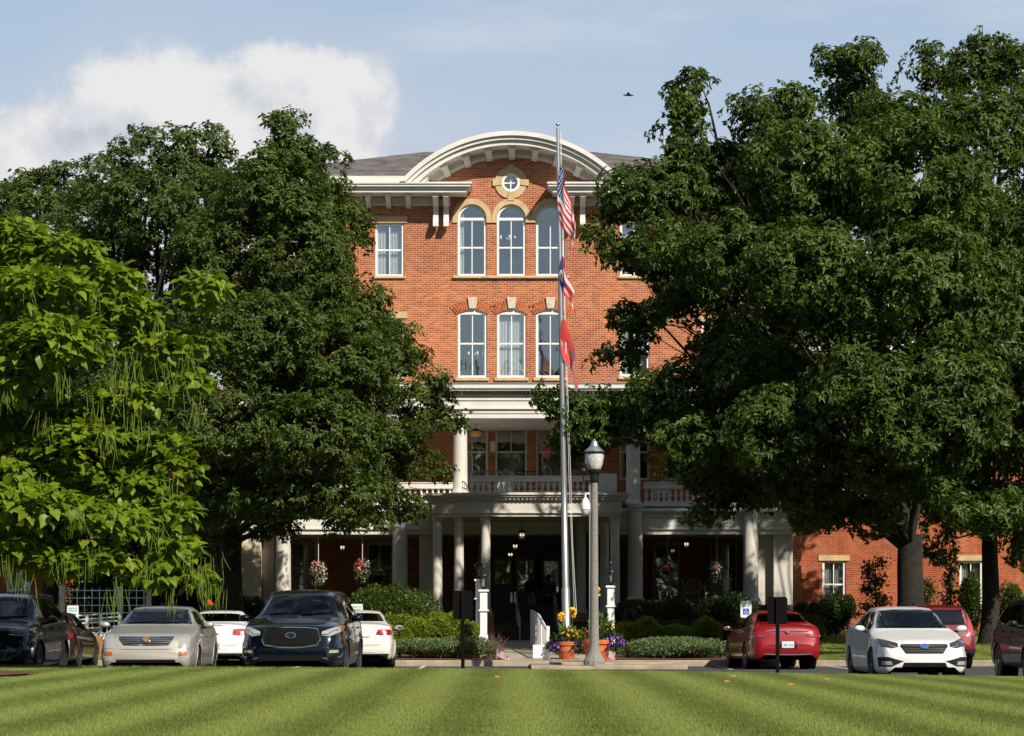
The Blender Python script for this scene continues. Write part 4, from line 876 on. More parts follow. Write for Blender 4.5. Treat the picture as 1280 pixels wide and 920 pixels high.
leaf_mesh('crown', P, O*.9+np.array([0, -.12, -.32])+r.normal(size=(N, 3))*.40, O*.35+np.array([0, -.12, .95])+r.normal(size=(N, 3))*.30, .20*r.uniform(.6, 1.2, N), CAT[0], CAT[1], M['catalpa'], ct)
podspots = [(85, 400), (78, 470), (160, 440), (150, 490), (170, 520), (20, 430), (235, 440), (222, 480), (240, 500), (180, 530), (195, 400), (55, 520), (100, 450), (130, 420), (10, 480), (45, 600), (95, 640), (20, 660), (50, 680), (115, 690), (150, 730), (180, 700), (235, 690), (262, 700), (270, 730), (215, 740), (140, 745), (200, 660), (75, 700), (250, 770-40), (30, 720), (5, 700), (155, 640), (210, 600), (130, 560-20), (65, 340), (110, 360), (35, 380), (205, 450), (160, 460), (246, 715), (140, 470), (40, 350), (120, 500)]
for px, py in podspots:
    D = DC-1.3+random.uniform(-.9, .5); mb = MB()
    for k in range(random.randint(7, 13)):
        x = X(px, D)+random.gauss(0, .10); y = D+random.gauss(0, .08); z = Z(py, D)+random.uniform(-.12, .14); Lp = random.uniform(.28, .52); a = random.gauss(0, .05)
        mb.tube([(x, y, z), (x+a*.3, y, z-Lp*.35), (x+a*.9, y+a*.3, z-Lp*.7), (x+a*1.5, y, z-Lp)], [.003, .005, .005, .002], 5)
    mb.build('pod_cluster', M['pod'], ct, True)

# shrubs and hedges
def shrub(name, label, px0, px1, py0, py1, D, dep, m, n, ls, seed, box=False, cat='shrub', group=None, tmpl=SM, stems=True, bumps=5, up=.4):
    x0, x1 = X(px0, D), X(px1, D); zb = zyard(D)+.02; zt = Z(py0, D); zl_ = max(zb, Z(py1, D)) if py1 else zb
    e = empty(name, ((x0+x1)/2, D, zb), label, cat, group); r = np.random.default_rng(seed)
    cx, cz = (x0+x1)/2, (zt+zb)/2; rx, rz, ry = (x1-x0)/2, (zt-zb)/2, dep/2
    if box:
        P = r.uniform(-1, 1, (n, 3)); ax = r.integers(0, 5, n); sg = np.where(r.random(n) < .5, -1, 1)
        P[:, 0] = np.where(ax == 0, sg, P[:, 0]); P[:, 1] = np.where((ax == 1) | (ax == 2), -1, P[:, 1]); P[:, 2] = np.where(ax >= 3, 1, P[:, 2]); O = np.sign(P)*(np.abs(P) > .98)
        P = P*(1-.22*r.random((n, 3))**1.5); wob = .06*np.sin(P[:, 0]*rx*3.1+seed)+.04*np.sin(P[:, 0]*rx*7.7)
        P = np.stack([cx+P[:, 0]*rx, D+P[:, 1]*ry, cz+P[:, 2]*rz], 1); P[:, 2] += wob*(P[:, 2] > cz)*2+r.normal(0, .02, n); P[:, 1] += wob
    else:
        bl = [((cx+rx*r.uniform(-.6, .6), D+ry*r.uniform(-.5, .5), cz+rz*r.uniform(-.4, .35)), (rx*r.uniform(.35, .6), ry*r.uniform(.45, .7), rz*r.uniform(.45, .68))) for _ in range(bumps)]+[((cx, D, cz-.1*rz), (rx*.8, ry*.8, rz*.85))]
        Ps = []; Os = []
        for c, rd in bl:
            k = n//len(bl); u = unit(k, r); Ps.append(np.array(c)+u*np.array(rd)*r.uniform(.75, 1.1, (k, 1))); Os.append(u)
        P = np.concatenate(Ps); O = np.concatenate(Os)
    ok = P[:, 2] > zb; P = P[ok]; O = O[ok]; n = len(P)
    leaf_mesh('foliage', P, O*.5+np.array([0, 0, up])+r.normal(size=(n, 3))*.5, O+np.array([0, 0, .5])+r.normal(size=(n, 3))*.4, ls*r.uniform(.6, 1.3, n), tmpl[0], tmpl[1], m, e)
    mb = MB(); k = max(3, int((x1-x0)/.6))
    for i in range(k):
        x = x0+(x1-x0)*(i+.5)/k
        for j in range(3): mb.tube([(x, D, zb-.05), (x+random.uniform(-.1, .1), D+random.uniform(-.1, .1), cz), (x+random.uniform(-.3, .3), D+random.uniform(-.3, .3), cz+rz*.6)], [.02, .014, .006], 5)
    mb.build('stem', M['bark'], e); return e
shrub('yew_hedge', 'tall rounded dark yew mass behind the low hedges, left of the entrance', 428, 552, 727, None, 73.5, 2.6, M['yew'], 26000, .09, 1, cat='hedge', bumps=9)
shrub('box_hedge', 'bright yellow green clipped hedge left of the front walk', 488, 600, 779, None, 70.0, 1.3, M['box'], 20000, .075, 2, True, 'hedge', bumps=6)
shrub('box_hedge', 'higher strip of yellow green hedge in front of the dark yew, left of the walk', 484, 584, 771, None, 71.4, 1.0, M['box'], 15000, .075, 12, True, 'hedge')
shrub('flowering_hedge', 'soft grey green bushy border along the kerb left of the front walk', 486, 624, 797, None, 67.4, 1.5, M['lav'], 24000, .075, 3, False, 'hedge', bumps=16, up=.9)
shrub('box_hedge', 'bright green clipped hedge right of the front walk, behind the grey green border', 773, 900, 781, None, 71, 1.3, M['box'], 20000, .075, 4, True, 'hedge')
shrub('flowering_hedge', 'soft grey green bushy border along the kerb right of the flower pots', 770, 915, 796, None, 67.6, 1.6, M['lav'], 24000, .075, 5, False, 'hedge', bumps=16, up=.9)
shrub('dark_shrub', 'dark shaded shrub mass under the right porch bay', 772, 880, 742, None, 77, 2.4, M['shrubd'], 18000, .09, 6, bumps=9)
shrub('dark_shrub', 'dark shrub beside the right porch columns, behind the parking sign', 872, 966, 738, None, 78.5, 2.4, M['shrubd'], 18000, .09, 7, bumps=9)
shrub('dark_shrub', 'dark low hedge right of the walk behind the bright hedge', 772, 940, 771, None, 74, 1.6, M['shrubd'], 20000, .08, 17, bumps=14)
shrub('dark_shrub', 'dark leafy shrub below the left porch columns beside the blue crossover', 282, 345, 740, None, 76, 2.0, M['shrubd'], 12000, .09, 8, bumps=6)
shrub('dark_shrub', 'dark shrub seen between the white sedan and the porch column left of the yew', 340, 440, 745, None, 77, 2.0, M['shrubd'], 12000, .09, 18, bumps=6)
shrub('light_shrub', 'light green arching shrub behind the red sedan', 985, 1028, 764, None, 69.5, 1.6, M['yew'], 9000, .09, 9, bumps=5)
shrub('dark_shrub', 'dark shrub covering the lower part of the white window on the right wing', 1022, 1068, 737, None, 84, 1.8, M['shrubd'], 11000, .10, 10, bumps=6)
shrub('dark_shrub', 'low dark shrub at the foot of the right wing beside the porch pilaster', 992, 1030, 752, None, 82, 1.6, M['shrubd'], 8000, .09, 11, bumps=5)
shrub('climbing_shrub', 'green climbing shrub beside the window left of the slimmer oak trunk', 1200, 1226, 712, None, 86, 1.0, M['yew'], 8000, .10, 13, bumps=6)
shrub('bushy_shrub', 'rounded green shrub right of the slimmer oak trunk at the brick wall', 1244, 1276, 722, None, 85, 1.8, M['yew'], 9000, .11, 14, bumps=5)
shrub('dark_shrub', 'dark shrub mass added in place of shade behind the white lattice screen at the left', 64, 190, 700, None, 79, 2.0, M['shrubd'], 20000, .12, 41, bumps=12)  # this shrub and the next are added to stand in for shade
shrub('dark_shrub', 'dark shrub mass added in place of shade behind the beige sedan, right of the lattice screen', 186, 300, 712, None, 79.5, 2.0, M['shrubd'], 20000, .12, 42, bumps=12)
def sapling(name, label, px, pytop, D, wpx, m, seed, n=900):
    zb = zyard(D); e = empty(name, (X(px, D), D, zb), label, 'small tree'); zt = Z(pytop, D); r = np.random.default_rng(seed); mb = MB(); x = X(px, D)
    mb.tube([(x, D, zb-.1), (x+.03, D, (zb+zt)/2), (x, D, zt)], [.06, .04, .012], 7); P = []; 
    for k in range(16):
        h = zb+.6+(zt-zb-.6)*(k/16); a = r.uniform(0, 6.28); w = wpx*D/F*(1-.6*(k/16))*r.uniform(.6, 1.1); ex = (x+w*math.cos(a), D+w*math.sin(a)*.8, h+.25*w)
        mb.tube([(x, D, h), ((x+ex[0])/2, (D+ex[1])/2, h+.2*w), ex], [.02, .012, .005], 5)
        t = r.uniform(.3, 1.05, n//16)[:, None]; P.append(np.array([x, D, h])*(1-t)+np.array(ex)*t+r.normal(size=(n//16, 3))*.10)
    mb.build('trunk', M['bark'], e); P = np.concatenate(P); N = len(P)
    leaf_mesh('foliage', P, r.normal(size=(N, 3))*.6+np.array([0, 0, -.2]), r.normal(size=(N, 3))*.5+np.array([0, 0, 1]), .13*r.uniform(.6, 1.2, N), OAK[0], OAK[1], m, e)
sapling('young_tree', 'thin rust tinged sapling against the brick wall left of the thick oak trunk', 1094, 700, 84, 24, M['shrubo'], 1, 1500)
sapling('young_tree', 'small straight sapling between the two oak trunks', 1187, 690, 83, 22, M['shrubd'], 2, 1100)
sapling('young_tree', 'yellowish sapling just right of the thick oak trunk', 1158, 725, 85, 16, M['shrubo'], 3, 900)
# ---------------- cars ----------------
def sm1(pts, L, sig):
    u = np.linspace(-.5, L+.5, int((L+1)/.01)+1); xs = [p[0] for p in pts]; zs = [p[1] for p in pts]
    v = np.interp(u, xs, zs); k = np.arange(-40, 41)*.01; w = np.exp(-.5*(k/sig)**2); w /= w.sum(); v = np.convolve(np.pad(v, 40, mode='edge'), w, 'valid')
    return lambda y: np.interp(y, u, v)
def inpoly(px, pz, poly):
    c = np.zeros(len(px), bool); n = len(poly)
    for i in range(n):
        x0, y0 = poly[i]; x1, y1 = poly[i-1]
        cond = ((y0 > pz) != (y1 > pz)) & (px < (x1-x0)*(pz-y0)/((y1-y0) if y1 != y0 else 1e-9)+x0); c ^= cond
    return c
def shrink(poly, d):
    cx = sum(p[0] for p in poly)/len(poly); cy = sum(p[1] for p in poly)/len(poly); out = []
    for x, y in poly:
        l = math.hypot(x-cx, y-cy) or 1; out.append((x-(x-cx)/l*d, y-(y-cy)/l*d))
    return out
def mir(poly): return [(-x, z) for x, z in poly][::-1]
def car(name, label, cat, S):
    L, W, H = S['L'], S['W'], S['H']; top = sm1(S['top'], L, .035); topr = sm1(S['top'], L, .09)
    belt = sm1(S['belt'], L, .06); zb0 = S.get('zb', .22); root = empty(name, (0, 0, 0), label, cat, S.get('group'))
    ys = np.concatenate([[0, .006, .02, .04, .065, .095, .13, .17], np.arange(.21, L-.2, .027), [L-.17, L-.13, L-.095, L-.065, L-.04, L-.02, L-.006, L]])
    wr = S['wroof']/2; fr = S.get('fround', .17); rr = S.get('rround', .12)
    rl = np.array([0, .06, .14, .26, .40, .52, .60, .66, .74, .84, .93, 1.0]); fl = np.interp(rl, [0, .06, .2, .45, .6, .66, .85, 1], [.90, .955, .985, 1.0, .995, .978, .965, .935])
    nu = 15; V = []
    for y in ys:
        zt = float(top(y)); zs = min(float(belt(y)), zt-.05); w = W/2
        tf = min(1, y/.95); tr = min(1, (L-y)/.8); w = w*(1-fr*(1-tf)**2.6)*(1-rr*(1-tr)**2.8)
        e = min(y, L-y); er = max(0, 1-e/.10); w -= .10*er**2.2
        zb = zb0+.10*er**2+.03*max(0, 1-e/.6); zt2 = zt
        half = []
        for a, f in zip(rl, fl): half.append((w*f, zb+(zs-zb)*a))
        ws = w*.935; h = zt2-zs; g = min(1, max(0, (h-.16)/.22)); g = g*g*(3-2*g)
        wro = min(wr, ws*.97)
        for k in range(1, nu+1):
            t = k/nu
            th = t*math.pi/2; hx = ws*(math.cos(th)**.75 if k < nu else 0); hz = math.sin(th)**1.05
            # greenhouse: leaning side then rounded roof
            P = [(0, ws, 0), (.12, ws-.012, .06), (.50, wro+(ws-wro)*.28, .70), (.60, wro+.005, .87), (.68, wro*.93, .955), (.82, wro*.55, .988), (1, 0, 1)]
            gx = np.interp(t, [p[0] for p in P], [p[1] for p in P]); gz = np.interp(t, [p[0] for p in P], [p[2] for p in P])
            half.append((hx*(1-g)+gx*g, zs+h*(hz*(1-g)+gz*g)))
        row = [(-x, y, z) for x, z in half]+[(x, y, z) for x, z in half[::-1][1:]]
        V += row
    V = np.array(V); nr = len(V)//len(ys); ny = len(ys)
    fcs = [(j*nr+i, j*nr+i+1, (j+1)*nr+i+1, (j+1)*nr+i) for j in range(ny-1) for i in range(nr-1)]
    caps = [tuple(range(nr))[::-1], tuple(range((ny-1)*nr, ny*nr))]
    F4 = np.array(fcs); cen = V[F4].mean(axis=1); bvh = BVHTree.FromPolygons([tuple(v) for v in V], fcs+caps)
    nrm = np.cross(V[F4[:, 1]]-V[F4[:, 0]], V[F4[:, 3]]-V[F4[:, 0]]); nrm *= np.sign(np.sum(nrm*(cen-np.array([0, L/2, .6])), 1))[:, None]; nrm /= np.linalg.norm(nrm, axis=1, keepdims=True)+1e-9
    kill = np.zeros(len(F4), bool); RW = S['rw']*1.13
    for yc in (S['ax'][0], S['ax'][1]):
        dd = np.hypot(cen[:, 1]-yc, cen[:, 2]-S['rw']); kill |= (dd < RW) & (np.abs(cen[:, 0]) > W*.30) & (cen[:, 2] < belt(yc)-.02)
    inside = np.zeros(len(V), bool); inside[F4[kill].ravel()] = True; outside_ = np.zeros(len(V), bool); outside_[F4[~kill].ravel()] = True
    edge = inside & outside_
    V2 = V.copy()
    for yc in (S['ax'][0], S['ax'][1]):
        dy = V[:, 1]-yc; dz = V[:, 2]-S['rw']; d = np.hypot(dy, dz); m = edge & (d < RW*1.35) & (d > .05)
        V2[m, 1] = yc+dy[m]/d[m]*RW; V2[m, 2] = S['rw']+dz[m]/d[m]*RW
    holes = kill.copy()
    for nm, view, poly, mt, mr, off, hole in S['panels']:
        if not hole: continue
        for pl in ([poly, mir(poly)] if (mr and view in ('front', 'rear')) else [poly]):
            sp_ = shrink(pl, .035)
            if view == 'front': holes |= inpoly(cen[:, 0], cen[:, 2], sp_) & (nrm[:, 1] < -.1) & (cen[:, 1] < L*.5) & (nrm[:, 2] > .1)
            if view == 'rear': holes |= inpoly(cen[:, 0], cen[:, 2], sp_) & (nrm[:, 1] > .1) & (cen[:, 1] > L*.5)
            if view == 'side': holes |= inpoly(cen[:, 1], cen[:, 2], sp_) & (np.abs(nrm[:, 0]) > .4)
    keep = [tuple(f) for f, h in zip(fcs, holes) if not h]
    me = bpy.data.meshes.new('body'); me.from_pydata(V2.tolist(), [], keep+caps); bm = bmesh.new(); bm.from_mesh(me); bmesh.ops.recalc_face_normals(bm, faces=bm.faces[:]); bmesh.ops.delete(bm, geom=[v for v in bm.verts if not v.link_faces], context='VERTS'); bm.to_mesh(me); bm.free()
    body = link_mesh('body', me, S['paint'], root, True); me.set_sharp_from_angle(angle=R(48))
    def panel(nm, view, poly, mt, off=.006, parent=root, sgn=1, gridw=.05, skirt=.02):
        bm = bmesh.new(); bm.faces.new([bm.verts.new((a, 0, b)) for a, b in poly]); xs = [p[0] for p in poly]; zs = [p[1] for p in poly]
        for ax_, lo, hi in (((1, 0, 0), min(xs), max(xs)), ((0, 0, 1), min(zs), max(zs))):
            n = int((hi-lo)/gridw)
            for k in range(1, n+1):
                c = lo+(hi-lo)*k/(n+1); bmesh.ops.bisect_plane(bm, geom=bm.verts[:]+bm.edges[:]+bm.faces[:], plane_co=Vector(ax_)*c, plane_no=ax_)
        norms = {}
        for v in bm.verts:
            a, b = v.co.x, v.co.z
            if view == 'front': o, d = Vector((a, -2, b)), Vector((0, 1, 0))
            elif view == 'rear': o, d = Vector((a, L+2, b)), Vector((0, -1, 0))
            elif view == 'side': o, d = Vector((3*sgn, a, b)), Vector((-sgn, 0, 0))
            elif view == 'top': o, d = Vector((a, b, 4)), Vector((0, 0, -1))
            h, nn, _, _ = bvh.ray_cast(o, d)
            if h is None or (view == 'front' and h.y > L*.6) or (view == 'rear' and h.y < L*.4): h, nn, _, _ = bvh.find_nearest(o+d*2.2)
            if nn.dot(d) > 0: nn = -nn
            v.co = h+nn*off; norms[v] = nn.copy()
        bd = [e for e in bm.edges if len(e.link_faces) == 1]; r_ = bmesh.ops.extrude_edge_only(bm, edges=bd); nv = [g for g in r_['geom'] if isinstance(g, bmesh.types.BMVert)]
        src = {}
        for v in nv:
            for e in v.link_edges:
                w_ = e.other_vert(v)
                if w_ in norms: v.co = v.co-norms[w_]*(off+skirt)
        bmesh.ops.recalc_face_normals(bm, faces=bm.faces[:]); me = bpy.data.meshes.new(nm); bm.to_mesh(me); bm.free()
        o = link_mesh(nm, me, mt, parent, True); me.set_sharp_from_angle(angle=R(50)); return o
    for nm, view, poly, mt, mr, off, hole in S['panels']:
        if view == 'side':
            for s in ((1, -1) if mr else (1,)): panel(nm, view, poly, mt, off, sgn=s)
        else:
            panel(nm, view, poly, mt, off)
            if mr: panel(nm, view, mir(poly), mt, off)
    # wheel wells, floor
    mb = MB(); yf, yr = S['ax']; rw = S['rw']
    for yc in (yf, yr):
        for s in (1, -1):
            n = 18; a = [(yc+RW*1.01*math.cos(2*math.pi*k/n), rw+RW*1.01*math.sin(2*math.pi*k/n)) for k in range(n)]
            x0, x1 = s*(W/2-.045), s*(W/2-.36)
            vs = [(x0, y, z) for y, z in a]+[(x1, y, z) for y, z in a]; mb.add(vs, [(k, (k+1) % n, n+(k+1) % n, n+k) for k in range(n)]+[tuple(range(n, 2*n))])
    mb.box(-W*.42, W*.42, .35, L-.35, zb0+.02, zb0+.09); mb.box(-W*.30, W*.30, .4, L-.4, zb0+.1, zb0+.34)
    mb.build('underbody', M['black'], root)
    # wheels
    tw = .21
    tb = MB(); tb.lathe([(rw*.66, -tw/2+.01), (rw*.70, -tw/2), (rw*.93, -tw/2), (rw*.99, -tw/2+.025), (rw, -tw/4), (rw, tw/4), (rw*.99, tw/2-.025), (rw*.93, tw/2), (rw*.70, tw/2), (rw*.66, tw/2-.01)], (0, 0, 0), 36, axis='x')
    rb = MB(); rb.lathe([(rw*.67, -tw/2+.02), (rw*.67, tw/2-.012), (rw*.645, tw/2-.005), (rw*.61, tw/2-.02), (rw*.60, -tw/2+.03)], (0, 0, 0), 36, axis='x')
    ns = S.get('spokes', 5); xo = tw/2-.035
    for k in range(ns):
        a = 2*math.pi*k/ns
        for da in ((-.13, .13) if ns <= 6 else (0,)):
            aa = a+da; c, s_ = math.cos(aa), math.sin(aa); ww = .022 if ns <= 6 else .028; r0_, r1_ = .055, rw*.63
            px_, py_ = -s_*ww, c*ww; vs = []
            for rr_, xx, sc in ((r0_, xo+.012, 1.2), (r1_, xo+.012, .9)):
                for q_, e_ in ((1, 0), (-1, 0), (-1, -.04), (1, -.04)): vs.append((xx+e_, rr_*c+px_*q_*sc, rr_*s_+py_*q_*sc))
            rb.add(vs, [(0, 1, 5, 4), (1, 2, 6, 5), (2, 3, 7, 6), (3, 0, 4, 7), (4, 5, 6, 7), (3, 2, 1, 0)])
    rb.lathe([(.0, xo-.03), (.075, xo-.03), (.075, xo+.012), (.05, xo+.028), (0, xo+.03)], (0, 0, 0), 16, axis='x')
    db = MB(); db.lathe([(0, xo-.075), (rw*.5, xo-.075), (rw*.5, xo-.06), (0, xo-.06)], (0, 0, 0), 24, axis='x')
    tyre = rim = None
    for yc in (yf, yr):
        for s in (1, -1):
            wl = bpy.data.objects.new('wheel', None); C.objects.link(wl); wl.parent = root; wl.location = (s*(W/2-tw/2-.012), yc, rw); wl.empty_display_size = .1
            if s < 0: wl.rotation_euler.z = math.pi
            if tyre is None:
                tyre = tb.build('tyre', M['tyre'], None, True); rim = rb.build('rim', S.get('rim', M['alu']), None, True, angle=35); disc = db.build('brake_disc', M['plastic'], None, True)
                for q_ in (tyre, rim, disc): q_.parent = wl
            else:
                for q_ in (tyre, rim, disc): c_ = q_.copy(); C.objects.link(c_); c_.parent = wl
    # arch lips
    for yc in (yf, yr):
        for s in (1, -1):
            mb = MB(); pts = []
            for k in range(17):
                a = math.pi*(-.06+1.12*k/16); y = yc+RW*math.cos(a); z = rw+RW*math.sin(a); h, nn, _, _ = bvh.ray_cast(Vector((3*s, y, z)), Vector((-s, 0, 0)))
                if h is None: continue
                pts.append((h.x+s*.002, y, z))
            if len(pts) > 3: mb.tube(pts, .022 if S.get('clad') else .009, 6); mb.build('wheel_arch_trim', M['plastic'] if S.get('clad') else S['paint'], root, True)
    # mirrors
    my, mz = S['mir']
    for s in (1, -1):
        mb = MB(); h, nn, _, _ = bvh.ray_cast(Vector((3*s, my, mz)), Vector((-s, 0, 0))); hx = h.x if h else s*W/2
        cx = s*(W/2+.115); mb.ell((cx-s*.015, my-.02, mz+.045), (.108, .07, .066), 14, 10); mb.v = [(x, min(y, my+.03), max(z, mz-.025)) for x, y, z in mb.v]
        o = mb.build('mirror', S.get('mirpaint', S['paint']), root, True, angle=60)
        mb = MB(); mb.ell((cx, my+.033, mz+.045), (.085, .004, .05), 12, 6); mb.build('mirror_glass', M['chrome'], o, True)
        mb = MB(); mb.tube([(hx-s*.03, my, mz-.02), (cx-s*.05, my, mz-.0)], [.03, .022], 8); mb.build('mirror_arm', M['plastic'], o, True)
    # cabin
    if S.get('cabin', True):
        sy = S['seaty']; sm = S.get('seatm', M['seatdark']); zf_ = .42 if H < 1.6 else .62
        for s in (1, -1):
            mb = MB(); x = s*.37
            mb.box(x-.25, x+.25, sy-.45, sy+.05, zf_-.15, zf_+.12)
            pr = [(sy+.02, zf_+.05), (sy+.18, zf_+.05), (sy+.30, zf_+.62), (sy+.19, zf_+.64)]
            mb.add([(x-.24, y, z) for y, z in pr]+[(x+.24, y, z) for y, z in pr], [(0, 1, 2, 3), (7, 6, 5, 4)]+[(i, (i+1) % 4, (i+1) % 4+4, i+4) for i in range(4)])
            mb.ell((x, sy+.27, zf_+.74), (.14, .06, .10), 12, 8); mb.build('seat', sm, root, bevel=.03)
        mb = MB(); mb.box(-.6, .6, sy+.75, sy+.95, zf_, zf_+.60); 
        for x in (-.38, .38): mb.ell((x, sy+.85, zf_+.66), (.13, .05, .08), 12, 8)
        mb.build('rear_seat', sm, root, bevel=.03)
        cowl = float(top(S['cowl'])); mb = MB(); mb.box(-W*.40, W*.40, S['cowl']+.12, S['cowl']+.62, cowl-.35, cowl-.10); mb.build('dashboard', M['seatdark'], root, bevel=.04)
        mb = MB(); c = Vector((.37, S['cowl']+.75, cowl-.07)); mb.tube([(c.x+.18*math.cos(a), c.y+.07*math.sin(a), c.z+.17*math.sin(a)) for a in [2*math.pi*k/20 for k in range(20)]], .013, 6, closed=True); mb.build('steering_wheel', M['seatdark'], root, True)
    for fn in S.get('extra', []): fn(root, panel, bvh, S, top)
    return root
def X_bar(z0, z1, nm, mt, x0, x1, view='front', off=.018):
    def f(root, panel, bvh, S, top): panel(nm, view, [(x0, z0), (x1, z0), (x1, z1), (x0, z1)], mt, off, skirt=.012)
    return f
def oval(cx, cz, rx, rz, n=20): return [(cx+rx*math.cos(2*math.pi*k/n), cz+rz*math.sin(2*math.pi*k/n)) for k in range(n)]
def oval_badge(z, rx, rz, view='front', m1='chrome', m2=None, off=.03, cx=0):
    def f(root, panel, bvh, S, top):
        o = panel('badge', view, oval(cx, z, rx, rz), M[m1] if isinstance(m1, str) else m1, off, skirt=.02, gridw=.03)
        if m2: panel('badge_field', view, oval(cx, z, rx*.84, rz*.80), m2, off+.004, parent=o, skirt=.003, gridw=.03)
        S['_badge'] = o
    return f
def plate(z, view='rear', x=0, off=.012):
    def f(root, panel, bvh, S, top):
        o = panel('licence_plate', view, [(x-.155, z-.078), (x+.155, z-.078), (x+.155, z+.078), (x-.155, z+.078)], M['plate'], off, skirt=.01)
        rr = random.Random(int(z*1000)+int(S['L']*100))
        for k in range(7):
            a = x-.12+.035*k; w = .024
            if k == 3: continue
            h = .052; pl = [(a, z-.03), (a+w, z-.03), (a+w, z-.03+h), (a, z-.03+h)]
            if rr.random() < .5: pl = [(a, z-.03), (a+w, z-.03), (a+w*.6, z-.03+h), (a, z-.03+h)]
            panel('plate_mark', view, pl, M['platetxt'], off+.002, parent=o, skirt=.001)
    return f
def door_lines(ys, z0, z1):
    def f(root, panel, bvh, S, top):
        for y in ys:
            for s in (1, -1): panel('door_seam', 'side', [(y-.004, z0), (y+.004, z0), (y+.004, z1), (y-.004, z1)], M['black'], .0015, sgn=s, skirt=.001)
    return f
def handles(ys, z, m='chrome'):
    def f(root, panel, bvh, S, top):
        for y in ys:
            for s in (1, -1): panel('door_handle', 'side', [(y-.09, z-.015), (y+.09, z-.01), (y+.09, z+.02), (y-.09, z+.015)], M[m] if m != 'paint' else S['paint'], .03, sgn=s, skirt=.03)
    return f
def rails(y0, y1, x, m='plastic'):
    def f(root, panel, bvh, S, top):
        for s in (1, -1):
            n = 12; pts = []
            for k in range(n+1):
                y = y0+(y1-y0)*k/n; h, nn, _, _ = bvh.ray_cast(Vector((s*x, y, 4)), Vector((0, 0, -1))); pts.append((s*x, y, h.z+(.045 if 0 < k < n else .0)))
            mb = MB(); mb.tube(pts, .018, 8); mb.build('roof_rail', M[m], root, True)
    return f
def line_strip(nm, view, pts, w, mt, off=.01, both=False):
    def f(root, panel, bvh, S, top):
        for sg in ((1, -1) if both else (1,)):
            P = [(x*sg if view != 'side' else x, z) for x, z in pts]; mb = MB(); vs = []
            for x, z in P:
                if view == 'front': h, nn, _, _ = bvh.ray_cast(Vector((x, -2, z)), Vector((0, 1, 0)))
                elif view == 'rear': h, nn, _, _ = bvh.ray_cast(Vector((x, S['L']+2, z)), Vector((0, -1, 0)))
                else: h, nn, _, _ = bvh.ray_cast(Vector((3*sg, x, z)), Vector((-sg, 0, 0)))
                if h is None: continue
                if nn.dot(Vector((0, 1, 0)) if view == 'front' else (Vector((0, -1, 0)) if view == 'rear' else Vector((-sg, 0, 0)))) > 0: nn = -nn
                vs.append(h+nn*off)
            if len(vs) > 1: mb.tube(vs, w, 6); mb.build(nm, mt, root, True)
    return f
def wipers(root, panel, bvh, S, top):
    for x0, x1 in ((-.55, .0), (.05, .62)):
        pts = []
        for k in range(6):
            t = k/5; x = x0+(x1-x0)*t; z = float(top(S['cowl']))+.035+.03*t
            h, nn, _, _ = bvh.ray_cast(Vector((x, -2, z)), Vector((0, 1, 0)))
            if h: pts.append(h-Vector((0, .02, -.01)))
        mb = MB(); mb.tube(pts, .009, 5); mb.build('wiper', M['black'], root)
P_ = lambda *a: a
def pn(nm, view, poly, mt, mr=False, off=.006, hole=False): return (nm, view, poly, mt if not isinstance(mt, str) else M[mt], mr, off, hole)
group_near = 'cars parked nose towards the lawn'; group_far = 'cars parked nose towards the building'

